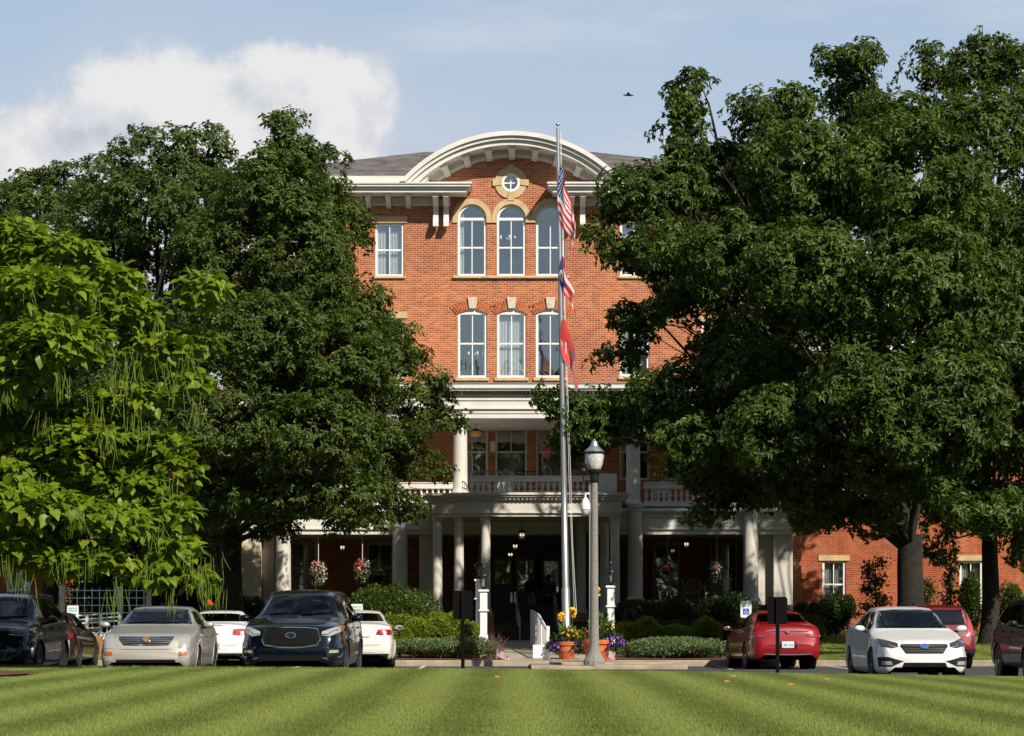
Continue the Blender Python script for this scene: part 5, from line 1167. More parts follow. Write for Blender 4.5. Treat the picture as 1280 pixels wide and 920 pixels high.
# --- beige sedan (front) ---
beige = paint('champagne metallic', (.45, .43, .395), .4, .4)
sedan_top = [(0, .50), (.02, .60), (.05, .74), (.12, .84), (.3, .90), (1.35, 1.06), (2.2, 1.365), (2.55, 1.43), (3.0, 1.45), (3.5, 1.42), (4.35, 1.12), (4.8, 1.08), (4.93, 1.0), (4.97, .8), (4.99, .6)]
S1 = dict(L=4.99, W=1.85, H=1.46, top=sedan_top, belt=[(0, .42), (.1, .72), (.4, .82), (1.3, .97), (2.5, .98), (4.2, 1.0), (4.9, .95), (4.99, .5)], wroof=1.16, ax=(.95, 3.9), rw=.33, paint=beige, mir=(1.72, 1.02), seaty=2.35, cowl=1.35, group=group_near, fround=.12,
  panels=[pn('windshield', 'front', [(-.70, 1.08), (.70, 1.08), (.55, 1.365), (.3, 1.385), (-.3, 1.385), (-.55, 1.365)], 'carglass', hole=True),
    pn('rear_window', 'rear', [(-.62, 1.15), (.62, 1.15), (.5, 1.38), (-.5, 1.38)], 'tintglass', hole=True),
    pn('side_window', 'side', [(1.75, 1.0), (2.62, 1.01), (2.62, 1.34), (2.35, 1.33)], 'carglass', True, hole=True), pn('side_window', 'side', [(2.70, 1.01), (3.55, 1.03), (3.45, 1.28), (2.7, 1.34)], 'tintglass', True, hole=True),
    pn('headlight', 'front', [(.61, .62), (.80, .62), (.82, .76), (.79, .89), (.68, .90), (.62, .82)], 'lamp_clear', True, .008),
    pn('grille', 'front', [(-.42, .69), (.42, .69), (.50, .79), (.51, .83), (-.51, .83), (-.50, .79)], 'plastic', False, .008),
    pn('lower_grille', 'front', [(-.58, .33), (.58, .33), (.55, .405), (-.55, .405)], 'black', False, .006),
    pn('fog_lamp', 'front', [(.62, .37), (.78, .37), (.78, .56), (.62, .56)], 'lamp_clear', True, .006), pn('turn_signal', 'front', [(.63, .48), (.77, .48), (.77, .55), (.63, .55)], 'amber', True, .012),
    pn('tail_lamp', 'rear', [(.55, .78), (.80, .78), (.80, .95), (.58, .98)], 'lamp_red', True)],
  extra=[X_bar(.710, .730, 'grille_bar', M['alu'], -.45, .45), X_bar(.744, .764, 'grille_bar', M['alu'], -.48, .48), X_bar(.778, .798, 'grille_bar', M['alu'], -.495, .495), X_bar(.812, .830, 'grille_bar', M['alu'], -.50, .50),
    line_strip('grille_frame', 'front', [(-.51, .835), (-.50, .78), (-.42, .685), (-.2, .68), (0, .678), (.2, .68), (.42, .685), (.50, .78), (.51, .835)], .012, M['chrome']),
    oval_badge(.77, .075, .05, m2=mat('crest enamel', (.25, .12, .06), .4)), line_strip('bumper_crease', 'front', [(-.80, .60), (-.4, .60), (0, .60), (.4, .60), (.80, .60)], .006, beige),
    door_lines((1.62, 2.66, 3.62), .35, .97), handles((2.5, 3.45), .86, 'chrome'), wipers])
def place(o, x, y, rz=0, z=0): o.location = (x, y, z); o.rotation_euler.z = R(rz)
def front_at(o, px, D, rz=0, z=.03): place(o, X(px, D), D, rz, z)
def rear_at(o, px, D, L, rz=0, z=0):       # tail at D, nose away from the camera
    a = R(180+rz); x = X(px, D); o.rotation_euler.z = a; o.location = (x-(-math.sin(a)*L), D-(math.cos(a)*L), z)
c1 = car('parked_car', 'champagne beige sedan with wide chrome grille parked nose to the lawn', 'car', S1)
front_at(c1, 182, 45.6, 1.2, .075)

# --- white sedan (front, right) ---
wht = paint('pearl white', (.74, .74, .74), .05, .4)
top2 = [(0, .48), (.02, .60), (.05, .70), (.10, .77), (.25, .83), (1.25, 1.03), (2.15, 1.42), (2.5, 1.48), (2.95, 1.50), (3.4, 1.47), (4.3, 1.16), (4.62, 1.13), (4.76, 1.05), (4.82, .8), (4.84, .6)]
S2 = dict(L=4.84, W=1.84, H=1.5, top=top2, belt=[(0, .42), (.1, .64), (.4, .76), (1.3, .94), (2.5, .97), (4.2, 1.03), (4.7, 1.0), (4.84, .5)], wroof=1.14, zb=.17, ax=(.92, 3.67), rw=.335, paint=wht, mir=(1.62, 1.0), seaty=2.3, cowl=1.25, group=group_near, fround=.2, spokes=5, rim=paint('dark alloy', (.10, .10, .11), .8, .3),
  panels=[pn('windshield', 'front', [(-.71, 1.05), (.71, 1.05), (.54, 1.40), (.3, 1.425), (-.3, 1.425), (-.54, 1.40)], 'carglass', hole=True),
    pn('rear_window', 'rear', [(-.62, 1.18), (.62, 1.18), (.5, 1.42), (-.5, 1.42)], 'tintglass', hole=True),
    pn('side_window', 'side', [(1.65, 1.02), (2.55, 1.03), (2.55, 1.38), (2.28, 1.37)], 'carglass', True, hole=True), pn('side_window', 'side', [(2.63, 1.03), (3.65, 1.07), (3.45, 1.29), (2.63, 1.38)], 'tintglass', True, hole=True),
    pn('headlight', 'front', [(.50, .69), (.62, .665), (.80, .70), (.84, .84), (.74, .825), (.50, .755)], 'lamp_dark', True, .008),
    pn('grille', 'front', [(-.36, .56), (.36, .56), (.46, .70), (.44, .745), (-.44, .745), (-.46, .70)], 'plastic', False, .008),
    pn('lower_grille', 'front', [(-.46, .25), (.46, .25), (.40, .39), (-.40, .39)], 'black', False, .006),
    pn('bumper_vent', 'front', [(.40, .42), (.62, .32), (.84, .31), (.86, .49), (.70, .50), (.5, .44)], 'plastic', True, .007),
    pn('fog_lamp', 'front', [(.62, .345), (.80, .345), (.80, .415), (.64, .41)], 'lamp_clear', True, .014),
    pn('tail_lamp', 'rear', [(.45, .82), (.80, .80), (.82, .98), (.6, 1.0), (.5, .93)], 'lamp_red', True)],
  extra=[line_strip('grille_bar', 'front', [(-.45, .715), (-.3, .70), (-.1, .695), (.1, .695), (.3, .70), (.45, .715)], .016, M['chrome'], .02),
    X_bar(.605, .615, 'grille_slat', M['blackmetal'], -.38, .38), X_bar(.645, .655, 'grille_slat', M['blackmetal'], -.41, .41), X_bar(.31, .32, 'grille_slat', M['blackmetal'], -.43, .43),
    oval_badge(.692, .085, .045, m2=paint('blue enamel', (.02, .07, .35)), off=.04), line_strip('lamp_blade', 'front', [(.52, .755), (.62, .78), (.74, .82), (.82, .84)], .007, M['chrome'], .015, True),
    line_strip('lamp_blade', 'front', [(.54, .69), (.64, .70), (.66, .74)], .008, M['lamp_clear'], .012, True),
    door_lines((1.55, 2.59, 3.55), .35, 1.0), handles((2.42, 3.38), .90, 'paint'), wipers])
c2 = car('parked_car', 'white sedan with dark five spoke wheels and slim chrome grille bar, nose to the lawn', 'car', S2)
front_at(c2, 1156, 46.3, .3, .02)

# --- navy crossover (front) ---
navy = paint('navy metallic', (.0015, .004, .011), .3, .2)
top3 = [(0, .62), (.02, .74), (.05, .88), (.11, .98), (.25, 1.05), (1.25, 1.22), (2.05, 1.64), (2.4, 1.715), (3.0, 1.75), (4.1, 1.71), (4.6, 1.62), (4.85, 1.22), (4.93, 1.1), (4.97, .8), (4.99, .6)]
S3 = dict(L=4.99, W=1.96, H=1.73, zb=.26, top=top3, belt=[(0, .5), (.1, .84), (.4, .98), (1.3, 1.11), (2.5, 1.12), (4.2, 1.17), (4.85, 1.1), (4.99, .5)], wroof=1.22, ax=(.95, 3.85), rw=.375, paint=navy, mir=(1.75, 1.14), seaty=2.4, cowl=1.25, seatm=M['seat'], group=group_near, fround=.22, spokes=7,
  panels=[pn('windshield', 'front', [(-.76, 1.245), (.76, 1.245), (.60, 1.60), (.35, 1.625), (-.35, 1.625), (-.60, 1.60)], 'carglass', hole=True),
    pn('rear_window', 'rear', [(-.62, 1.25), (.62, 1.25), (.52, 1.55), (-.52, 1.55)], 'tintglass', hole=True),
    pn('side_window', 'side', [(1.75, 1.17), (2.62, 1.18), (2.62, 1.55), (2.3, 1.54)], 'tintglass', True, hole=True), pn('side_window', 'side', [(2.70, 1.18), (3.7, 1.21), (3.7, 1.53), (2.7, 1.55)], 'tintglass', True, hole=True), pn('side_window', 'side', [(3.78, 1.22), (4.4, 1.3), (4.2, 1.50), (3.78, 1.53)], 'tintglass', True, hole=True),
    pn('headlight', 'front', [(.57, .86), (.72, .84), (.88, .92), (.91, 1.03), (.80, 1.01), (.57, .925)], 'lamp_clear', True, .008), pn('side_marker', 'front', [(.885, .92), (.915, .94), (.925, 1.035), (.895, 1.025)], 'amber', True, .012),
    pn('grille', 'front', [(-.48, .68), (-.2, .645), (.2, .645), (.48, .68), (.53, .78), (.47, .96), (.2, .98), (-.2, .98), (-.47, .96), (-.53, .78)], 'black', False, .008),
    pn('lower_grille', 'front', [(-.55, .34), (.55, .34), (.60, .50), (-.60, .50)], 'black', False, .006),
    pn('fog_pocket', 'front', [(.66, .46), (.90, .48), (.90, .62), (.68, .62)], 'plastic', True, .007), pn('fog_lamp', 'front', [(.70, .53), (.86, .54), (.86, .59), (.72, .585)], 'lamp_clear', True, .014),
    pn('tail_lamp', 'rear', [(.5, .95), (.88, .92), (.88, 1.12), (.6, 1.12)], 'lamp_red', True)],
  extra=[line_strip('grille_frame', 'front', [(-.54, .78), (-.48, .965), (-.3, .985), (0, .99), (.3, .985), (.48, .965), (.54, .78), (.49, .67), (.2, .635), (0, .63), (-.2, .635), (-.49, .67), (-.54, .78)], .017, M['chrome'], .015),
    line_strip('fog_trim', 'front', [(.66, .63), (.90, .635), (.915, .51), (.88, .46), (.66, .43), (.60, .445)], .014, M['chrome'], .012, True),
    oval_badge(.85, .10, .055, off=.035, m2=M['black']), line_strip('badge_wing', 'front', [(-.06, .82), (-.03, .85), (0, .89), (.03, .85), (.06, .82)], .010, M['chrome'], .05),
    line_strip('lamp_blade', 'front', [(.58, .875), (.70, .87), (.72, .91), (.84, .96)], .010, M['chrome'], .012, True),
    door_lines((1.62, 2.66, 3.72), .42, 1.12), handles((2.5, 3.55), 1.0, 'chrome'), wipers, rails(2.2, 4.4, .63, 'blackmetal')])
def mesh_grille(root, panel, bvh, S, top):
    mb = MB()
    for k in range(11):
        z = .68+.027*k; ww = .46 if k < 9 else .44; pts = []
        for i in range(25):
            x = -ww+2*ww*i/24; h, nn, _, _ = bvh.ray_cast(Vector((x, -2, z+.010*(1 if i % 2 else -1))), Vector((0, 1, 0)))
            if h: pts.append(h+Vector((0, -.016, 0)))
        mb.tube(pts, .0028, 4)
    mb.build('grille_mesh', M['plastic'], root)
S3['extra'].append(mesh_grille)
c3 = car('parked_car', 'glossy navy crossover with chrome framed mesh grille and beige seats, parked nose to the lawn', 'car', S3)
front_at(c3, 363, 44.3, -1.2, .085)

# --- dark slate crossover (left edge, front) ---
slate = paint('slate metallic', (.010, .015, .021), .35, .22)
top4 = [(0, .60), (.02, .74), (.05, .86), (.10, .97), (.22, 1.02), (1.15, 1.14), (1.95, 1.58), (2.3, 1.65), (2.8, 1.68), (3.9, 1.64), (4.3, 1.56), (4.5, 1.15), (4.6, 1.0), (4.67, .8), (4.69, .6)]
S4 = dict(L=4.69, W=1.86, H=1.68, zb=.27, top=top4, belt=[(0, .5), (.08, .8), (.3, .93), (1.3, 1.03), (2.5, 1.06), (4.0, 1.12), (4.5, 1.05), (4.69, .5)], wroof=1.18, ax=(.9, 3.6), rw=.365, paint=slate, mir=(1.62, 1.10), seaty=2.25, cowl=1.15, group=group_near, clad=True, fround=.16, spokes=10, rim=paint('black alloy', (.05, .05, .055), .7, .3),
  panels=[pn('windshield', 'front', [(-.72, 1.165), (.72, 1.165), (.57, 1.54), (.3, 1.565), (-.3, 1.565), (-.57, 1.54)], 'carglass', hole=True),
    pn('rear_window', 'rear', [(-.6, 1.2), (.6, 1.2), (.5, 1.5), (-.5, 1.5)], 'tintglass', hole=True),
    pn('side_window', 'side', [(1.6, 1.12), (2.45, 1.13), (2.45, 1.51), (2.12, 1.50)], 'tintglass', True, hole=True), pn('side_window', 'side', [(2.53, 1.13), (3.45, 1.16), (3.42, 1.49), (2.53, 1.51)], 'tintglass', True, hole=True), pn('side_window', 'side', [(3.52, 1.17), (4.1, 1.25), (3.9, 1.45), (3.52, 1.48)], 'tintglass', True, hole=True),
    pn('headlight', 'front', [(.48, .86), (.66, .84), (.86, .86), (.88, .98), (.7, .955), (.48, .93)], 'lamp_dark', True, .008),
    pn('grille', 'front', [(-.46, .60), (.46, .60), (.48, .80), (.46, .93), (-.46, .93), (-.48, .80)], 'black', False, .008),
    pn('lower_grille', 'front', [(-.60, .32), (.60, .32), (.52, .50), (-.52, .50)], 'black', False, .006),
    pn('bumper_vent', 'front', [(.62, .42), (.86, .40), (.86, .60), (.74, .58)], 'plastic', True, .007),
    pn('tail_lamp', 'rear', [(.6, .9), (.84, .9), (.8, 1.4), (.68, 1.4)], 'lamp_red', True)],
  extra=[line_strip('lamp_blade', 'front', [(.48, .94), (.66, .955), (.86, .985)], .009, M['chrome'], .012, True), line_strip('lamp_blade', 'front', [(.50, .865), (.66, .85), (.84, .87)], .007, M['chrome'], .012, True),
    X_bar(.66, .67, 'grille_slat', M['blackmetal'], -.44, .44), X_bar(.72, .73, 'grille_slat', M['blackmetal'], -.45, .45), X_bar(.78, .79, 'grille_slat', M['blackmetal'], -.45, .45), X_bar(.84, .85, 'grille_slat', M['blackmetal'], -.45, .45),
    line_strip('window_trim', 'side', [(1.55, 1.10), (2.5, 1.11), (3.4, 1.14), (4.05, 1.22)], .007, M['chrome'], .006, True),
    door_lines((1.5, 2.49, 3.48), .42, 1.1), handles((2.35, 3.3), .98, 'paint'), wipers, rails(2.1, 4.1, .60, 'blackmetal')])
c4 = car('parked_car', 'dark slate crossover cut by the left edge of the photo, parked nose to the lawn', 'car', S4)
front_at(c4, -24, 43.45, 1.2, .09)

# --- far dark crossover at right edge: copy of the slate body with its own label ---
blk = paint('dark brown metallic', (.020, .014, .014), .4, .25)
S5 = dict(S4); S5['paint'] = blk; S5['rim'] = M['alu']; S5['group'] = group_near; S5['clad'] = False
c5 = car('parked_car', 'near black crossover cut by the right edge of the photo, silver spoked rear wheel showing', 'car', S5)
front_at(c5, 1356, 45.4, 0, .02)

# --- red sedan, rear ---
red = paint('candy red', (.23, .002, .006), .1, .35)
topR = [(0, .48), (.03, .62), (.08, .74), (.25, .82), (1.25, 1.0), (2.1, 1.39), (2.5, 1.46), (2.95, 1.48), (3.4, 1.45), (4.25, 1.17), (4.66, 1.12), (4.76, 1.02), (4.80, .75), (4.83, .55)]
def rear_sedan(paint_, L_=4.83, W_=1.85, top_=topR, lamp='lamp_red', panels=(), extra=(), seats=None, zw=(1.17, 1.395), rim=None, spokes=8, lampoly=None, rwpoly=None):
    lp = lampoly or [(.42, .86), (.60, .80), (.86, .80), (.86, .92), (.74, .96)]
    return dict(L=L_, W=W_, H=1.48, top=top_, belt=[(0, .42), (.1, .64), (.4, .74), (1.3, .92), (2.5, .96), (4.2, 1.04), (4.66, 1.02), (4.83, .5)], wroof=1.13, ax=(.95, L_-1.13), rw=.335, paint=paint_, mir=(1.62, .98), seaty=2.3, cowl=1.25, group=group_far, fround=.18, rround=.13, spokes=spokes, rim=rim or M['alu'], seatm=seats or M['seat'],
     panels=[pn('windshield', 'front', [(-.70, 1.02), (.70, 1.02), (.52, 1.38), (-.52, 1.38)], 'carglass', hole=True),
      pn('rear_window', 'rear', rwpoly or [(-.66, zw[0]+.02), (.66, zw[0]+.02), (.54, zw[1]-.02), (.3, zw[1]), (-.3, zw[1]), (-.54, zw[1]-.02)], 'tintglass', hole=True),
      pn('side_window', 'side', [(1.68, 1.0), (2.55, 1.02), (2.55, 1.36), (2.28, 1.35)], 'tintglass', True, hole=True), pn('side_window', 'side', [(2.63, 1.02), (3.75, 1.10), (3.5, 1.27), (2.63, 1.36)], 'tintglass', True, hole=True),
      pn('headlight', 'front', [(.5, .65), (.78, .65), (.80, .78), (.5, .72)], 'lamp_dark', True), pn('grille', 'front', [(-.3, .5), (.3, .5), (.36, .7), (-.36, .7)], 'black'),
      pn('tail_lamp', 'rear', lp, lamp, True, .010), pn('rear_valance', 'rear', [(-.66, .27), (.66, .27), (.60, .37), (-.60, .37)], 'black', False, .006)]+list(panels),
     extra=[door_lines((1.55, 2.59, 3.6), .35, 1.0), handles((2.42, 3.45), .88, 'chrome'), line_strip('boot_seam', 'rear', [(-.60, .62), (-.5, .60), (0, .59), (.5, .60), (.60, .62)], .005, M['black'], .0)]+list(extra))
S6 = rear_sedan(red, extra=[plate(.62, off=.02), line_strip('chrome_bar', 'rear', [(-.56, .955), (-.3, .965), (0, .97), (.3, .965), (.56, .955)], .020, M['chrome'], .012), oval_badge(.955, .055, .055, 'rear', m2=red, off=.05),
   line_strip('lamp_blade', 'rear', [(.56, .835), (.70, .83), (.84, .845)], .020, M['chrome'], .014, True), line_strip('bumper_trim', 'rear', [(-.6, .39), (-.3, .375), (0, .37), (.3, .375), (.6, .39)], .010, M['chrome'], .008),
   line_strip('window_trim', 'side', [(1.6, .985), (2.5, 1.0), (3.4, 1.05), (3.8, 1.1)], .006, M['chrome'], .006, True), rails(2.3, 2.31, .0) if False else (lambda *a: None)],
   panels=[pn('plate_recess', 'rear', [(-.24, .52), (.24, .52), (.22, .715), (-.22, .715)], paint('dark red recess', (.06, .004, .006)), False, .004)])
c6 = car('parked_car', 'bright red sedan seen from behind with a chrome strip across its boot lid', 'car', S6)
rear_at(c6, 985, 61.0, 4.83, 4.2)

# --- white sedan rear (left of navy crossover) ---
S7 = rear_sedan(wht, extra=[plate(.60, off=.02), oval_badge(.90, .001, .001, 'rear') if False else (lambda *a: None),
   line_strip('brake_lamp', 'rear', [(-.2, 1.085), (0, 1.09), (.2, 1.085)], .012, M['lamp_red'], .004), line_strip('lamp_divider', 'rear', [(.66, .80), (.665, .94)], .008, wht, .014, True)],
   lampoly=[(.46, .86), (.62, .84), (.85, .86), (.85, 1.0), (.62, 1.01), (.47, .99)], lamp='lamp_pink', panels=[pn('plate_recess', 'rear', [(-.33, .49), (.33, .49), (.24, .70), (-.24, .70)], 'white', False, .006),
   pn('bow_badge', 'rear', [(-.10, .86), (-.05, .86), (-.05, .845), (.05, .845), (.05, .86), (.10, .86), (.10, .895), (.05, .895), (.05, .91), (-.05, .91), (-.05, .895), (-.10, .895)], mat('gold badge', (.45, .36, .18), .3, metal=.7), False, .02),
   pn('dark_bumper', 'rear', [(-.80, .24), (.80, .24), (.84, .40), (-.84, .40)], 'plastic', False, .009)])
c7 = car('parked_car', 'white sedan seen from behind between the beige sedan and the navy crossover', 'car', S7)
rear_at(c7, 268, 61.6, 4.83, 1)
# --- pearl sedan rear (right of navy crossover) ---
pearl = paint('pearl cream', (.72, .68, .62), .15, .35)
S8 = rear_sedan(pearl, extra=[plate(.66, off=.02), line_strip('exhaust_tip', 'rear', [(.50, .30), (.60, .30)], .03, M['chrome'], .03), line_strip('boot_trim', 'rear', [(-.3, .80), (0, .80), (.3, .80)], .012, M['chrome'], .01),
   line_strip('bumper_trim', 'rear', [(-.8, .44), (-.4, .425), (0, .42), (.4, .425), (.8, .44)], .006, M['amber'] if False else pearl, .008)],
   lampoly=[(.46, .86), (.60, .84), (.86, .85), (.87, .94), (.80, .985), (.52, .985)], spokes=8, panels=[pn('dark_bumper', 'rear', [(-.76, .25), (.76, .25), (.80, .385), (-.80, .385)], 'plastic', False, .009)])
c8 = car('parked_car', 'cream white sedan with round red tail lamp seen from behind, right of the navy crossover', 'car', S8)
rear_at(c8, 447, 61.6, 4.83, 2)
# --- red crossover rear ---
red2 = paint('deep red', (.14, .003, .006), .1, .45)
topC = [(0, .58), (.03, .74), (.08, .88), (.2, .97), (1.1, 1.10), (1.9, 1.56), (2.3, 1.64), (2.8, 1.68), (3.8, 1.66), (4.15, 1.60), (4.32, 1.15), (4.42, 1.0), (4.5, .8), (4.52, .6)]
S9 = dict(L=4.52, W=1.82, H=1.68, zb=.27, top=topC, belt=[(0, .5), (.08, .78), (.3, .9), (1.3, 1.02), (2.5, 1.06), (4.0, 1.10), (4.35, 1.03), (4.52, .5)], wroof=1.20, ax=(.88, 3.5), rw=.35, paint=red2, mir=(1.55, 1.10), seaty=2.2, cowl=1.1, group=group_far, clad=True, spokes=7,
  panels=[pn('windshield', 'front', [(-.70, 1.13), (.70, 1.13), (.56, 1.52), (-.56, 1.52)], 'carglass', hole=True), pn('rear_window', 'rear', [(-.60, 1.14), (.60, 1.14), (.52, 1.53), (-.52, 1.53)], 'tintglass', hole=True),
   pn('side_window', 'side', [(1.55, 1.1), (2.4, 1.12), (2.4, 1.50), (2.1, 1.50)], 'tintglass', True, hole=True), pn('side_window', 'side', [(2.5, 1.12), (3.4, 1.14), (3.4, 1.48), (2.5, 1.50)], 'tintglass', True, hole=True),
   pn('tail_lamp', 'rear', [(.64, .86), (.80, .86), (.78, 1.08), (.74, 1.42), (.66, 1.42), (.66, 1.1)], 'lamp_pink', True, .010), pn('dark_bumper', 'rear', [(-.84, .27), (.84, .27), (.86, .52), (-.86, .52)], 'plastic', False, .012)],
  extra=[plate(.82, off=.02), line_strip('tailgate_trim', 'rear', [(-.5, .985), (0, .985), (.5, .985)], .016, M['chrome'], .01), line_strip('bumper_seam', 'rear', [(-.8, .64), (0, .63), (.8, .64)], .006, M['black'], .002), handles((2.3, 3.2), .98, 'paint')])
c9 = car('parked_car', 'red crossover seen from behind, mostly hidden by the white sedan', 'car', S9)
rear_at(c9, 1180, 62.0, 4.52, 1)
# --- brown sedan ---
brown = paint('dark brown', (.045, .020, .012), .4, .3)
S10 = rear_sedan(brown, spokes=9); c10 = car('parked_car', 'dark brown sedan half hidden behind the slate crossover, bright alloy wheels showing', 'car', S10)
for q_, k_ in ((c6, 1.02), (c7, 1.03), (c8, 1.035)): q_.scale = (1, 1, k_)
rear_at(c10, 46, 61.0, 4.83, 1)
# ---------------- lamp post ----------------
DLP = 61.9
lx = X(743, DLP); zb = .105; zt = Z(549, DLP)
lp = empty('lamp_post', (lx, DLP, zb), 'tall speckled concrete lamp post with acorn glass head at the kerb before the entrance', 'street lamp')
sc_ = DLP/F
mb = MB(); zh = Z(603, DLP)
mb.lathe([(.28, zb), (.28, zb+.10), (.26, zb+.14), (.24, zb+.17), (.19, zb+.26), (.145, zb+.36), (.122, zb+.5), (.108, zb+1.2), (.084, zh)], (lx, DLP, 0), 24, flute=.05); mb.build('shaft', M['post'], lp, True, angle=20)
mb = MB(); mb.lathe([(.10, zh), (.115, zh+.02), (.115, zh+.08), (.115, zh+.1), (.115, zh+.20), (.15, zh+.24), (.17, zh+.27), (.17, zh+.31)], (lx, DLP, 0), 24); mb.build('collar', M['blackmetal'], lp, True)
zg = Z(588, DLP); zr = Z(566.5, DLP)
M['lampglass'] = mat('ribbed lamp glass', (.62, .62, .58), .15, coat=1, var=.25, scale=14)
mb = MB(); mb.lathe([(.14, zg), (.175, zg+.05), (.215, zg+.15), (.24, zg+.27), (.25, zg+.36), (.25, zr)], (lx, DLP, 0), 32, flute=.03); mb.build('lamp_globe', M['lampglass'], lp, True, angle=60)
mb = MB(); mb.lathe([(.262, zr-.015), (.275, zr-.01), (.275, zr+.035), (.262, zr+.04)], (lx, DLP, 0), 32); mb.build('globe_rim', M['blackmetal'], lp, True)
mb = MB(); mb.lathe([(.26, zr+.04), (.24, zr+.07), (.17, zr+.13), (.125, zr+.17), (.11, zr+.20), (.085, zr+.27), (.07, zr+.31), (.04, zr+.335), (.012, zr+.35), (.008, zt)], (lx, DLP, 0), 28); mb.build('lamp_cap', M['pole'], lp, True)
mb = MB(); zc = Z(589, DLP); mb.ell((lx-.29, DLP-.05, zc), (.10, .13, .105), 14, 10); mb.tube([(lx-.29, DLP, zc-.08), (lx-.28, DLP, Z(601, DLP)), (lx-.1, DLP, Z(601, DLP))], .02, 8); mb.build('floodlight', M['blackmetal'], lp, True)
mb = MB(); mb.box(lx-.135, lx-.10, DLP-.02, DLP+.02, zb+.5, Z(606, DLP)); mb.build('conduit', mat('grey conduit', (.20, .21, .22), .5), lp)
cam_o = empty('security_camera', (lx-.26, DLP-.1, Z(640, DLP)), 'white dome security camera on the speckled lamp post', 'camera')
mb = MB(); cx = lx-.235; a = Z(640, DLP); mb.lathe([(.02, a+.36), (.06, a+.35), (.09, a+.28), (.12, a+.20), (.125, a+.10), (.125, a+.06)], (cx, DLP-.12, 0), 20); mb.tube([(cx, DLP-.12, a+.34), (cx, DLP-.12, a+.46), (cx+.1, DLP-.10, a+.47)], .028, 8); mb.build('housing', M['white'], cam_o, True)
mb = MB(); mb.lathe([(.11, a+.06), (.105, a+.0), (.07, a-.07), (.02, a-.10)], (cx, DLP-.12, 0), 20); mb.build('dome', M['lampglass'], cam_o, True)

# ---------------- flagpole and flags ----------------
DF = 69.2
fx0, fz0 = X(708.5, DF), .35; fx1, fz1 = X(697, DF), Z(153, DF)
fp = empty('flagpole', (fx0, DF, .16), 'tall brushed metal flagpole behind the flower pots, leaning very slightly left', 'flagpole')
def fpp(py): t = (Z(py, DF)-fz0)/(fz1-fz0); return Vector((fx0+(fx1-fx0)*t, DF, Z(py, DF)))
mb = MB(); mb.tube([(fx0, DF, .14), fpp(735), fpp(734.5), fpp(600), fpp(400), fpp(160)], [.125, .118, .098, .088, .072, .045], 20); mb.build('pole', M['pole'], fp, True, angle=60)
mb = MB(); t_ = fpp(158); mb.ell(tuple(t_+Vector((0, 0, .06))), (.06, .06, .05), 12, 8); mb.cyl(t_, t_+Vector((0, 0, .13)), .02); mb.build('truck', M['pole'], fp, True)
mb = MB(); mb.tube([fpp(165)+Vector((.09, -.05, 0)), fpp(400)+Vector((.12, -.05, 0)), fpp(600)+Vector((.20, -.05, 0)), fpp(680)+Vector((.22, -.05, 0)), fpp(768)+Vector((.30, -.03, 0))], .007, 5); mb.tube([fpp(165)+Vector((.06, -.05, 0)), fpp(600)+Vector((.15, -.06, 0)), fpp(768)+Vector((.24, -.05, 0))], .006, 5); mb.build('halyard', M['white'], fp)
M['flag_red'] = mat('flag red', (.62, .02, .03), .8, var=.08); M['flag_white'] = mat('flag white', (.75, .74, .74), .8); M['flag_blue'] = mat('flag blue', (.025, .035, .16), .8, var=.1)
M['flag_coral'] = mat('flag coral', (.72, .07, .06), .8, var=.08); M['flag_grey'] = mat('flag grey violet', (.24, .20, .30), .8)
for k_ in ('flag_red', 'flag_white', 'flag_blue', 'flag_coral', 'flag_grey'):
    t = M[k_].node_tree; b = t.nodes['Principled BSDF']; tr = t.nodes.new('ShaderNodeBsdfTranslucent'); tr.inputs[0].default_value = b.inputs['Base Color'].default_value; mx = t.nodes.new('ShaderNodeMixShader'); mx.inputs[0].default_value = .3
    lk(t, b.outputs[0], mx.inputs[1]); lk(t, tr.outputs[0], mx.inputs[2]); lk(t, mx.outputs[0], t.nodes['Material Output'].inputs[0])
def flag(name, label, pytop, H, Fl, colour, mats, wmax, drop, folds, amp, right=1, nu=96, nv=64, cut=None, seed=0):
    o0 = fpp(pytop)+Vector((.07, -.10, 0)); e = None; V = []; Fc = []; mi = []
    for j in range(nv+1):
        v = j/nv
        for i in range(nu+1):
            u = i/nu
            # hoist gathered: folds run along the hanging diagonal
            s = u*Fl; ph = folds*2*math.pi*(u*.8+v*.35)+seed
            x = wmax*(u**.75)*(.62+.38*v)+amp*.9*math.sin(ph)*min(1, u*2)
            z = -v*H-drop*(u**1.12)*(1-.12*v)
            y = amp*math.sin(ph+.6)*min(1, u*3)+.03*math.sin(7*v+seed)
            V.append((o0.x+x*right-.06*math.sin(v*9+seed)*u-.10*math.sin(math.pi*v)*(1-u)*1.0, o0.y+y, o0.z+z))
    for j in range(nv):
        for i in range(nu):
            u, v = (i+.5)/nu, (j+.5)/nv
            if cut and cut(u, v): continue
            a = j*(nu+1)+i; Fc.append((a, a+1, a+nu+2, a+nu+1)); mi.append(colour(u, v))
    me = bpy.data.meshes.new(name); me.from_pydata(V, [], Fc); me.polygons.foreach_set('material_index', mi); o = link_mesh(name, me, mats, None, True); return tag(o, label, 'flag', 'flags on the tall flagpole')
def us(u, v):
    if u < .4 and v < 7/13:
        gx, gy = u/.4*11, v/(7/13)*9; ix, iy = int(gx), int(gy)
        return 1 if (ix+iy) % 2 == 0 and (gx-ix-.5)**2+(gy-iy-.5)**2 < .12 else 2
    return 0 if int(v*13) % 2 == 0 else 1
flag('national_flag', 'stars and stripes flag, topmost on the flagpole, hanging limp', 206, 1.75, 1.9, us, [M['flag_red'], M['flag_white'], M['flag_blue']], .50, 1.20, 1.6, .07, seed=.4)
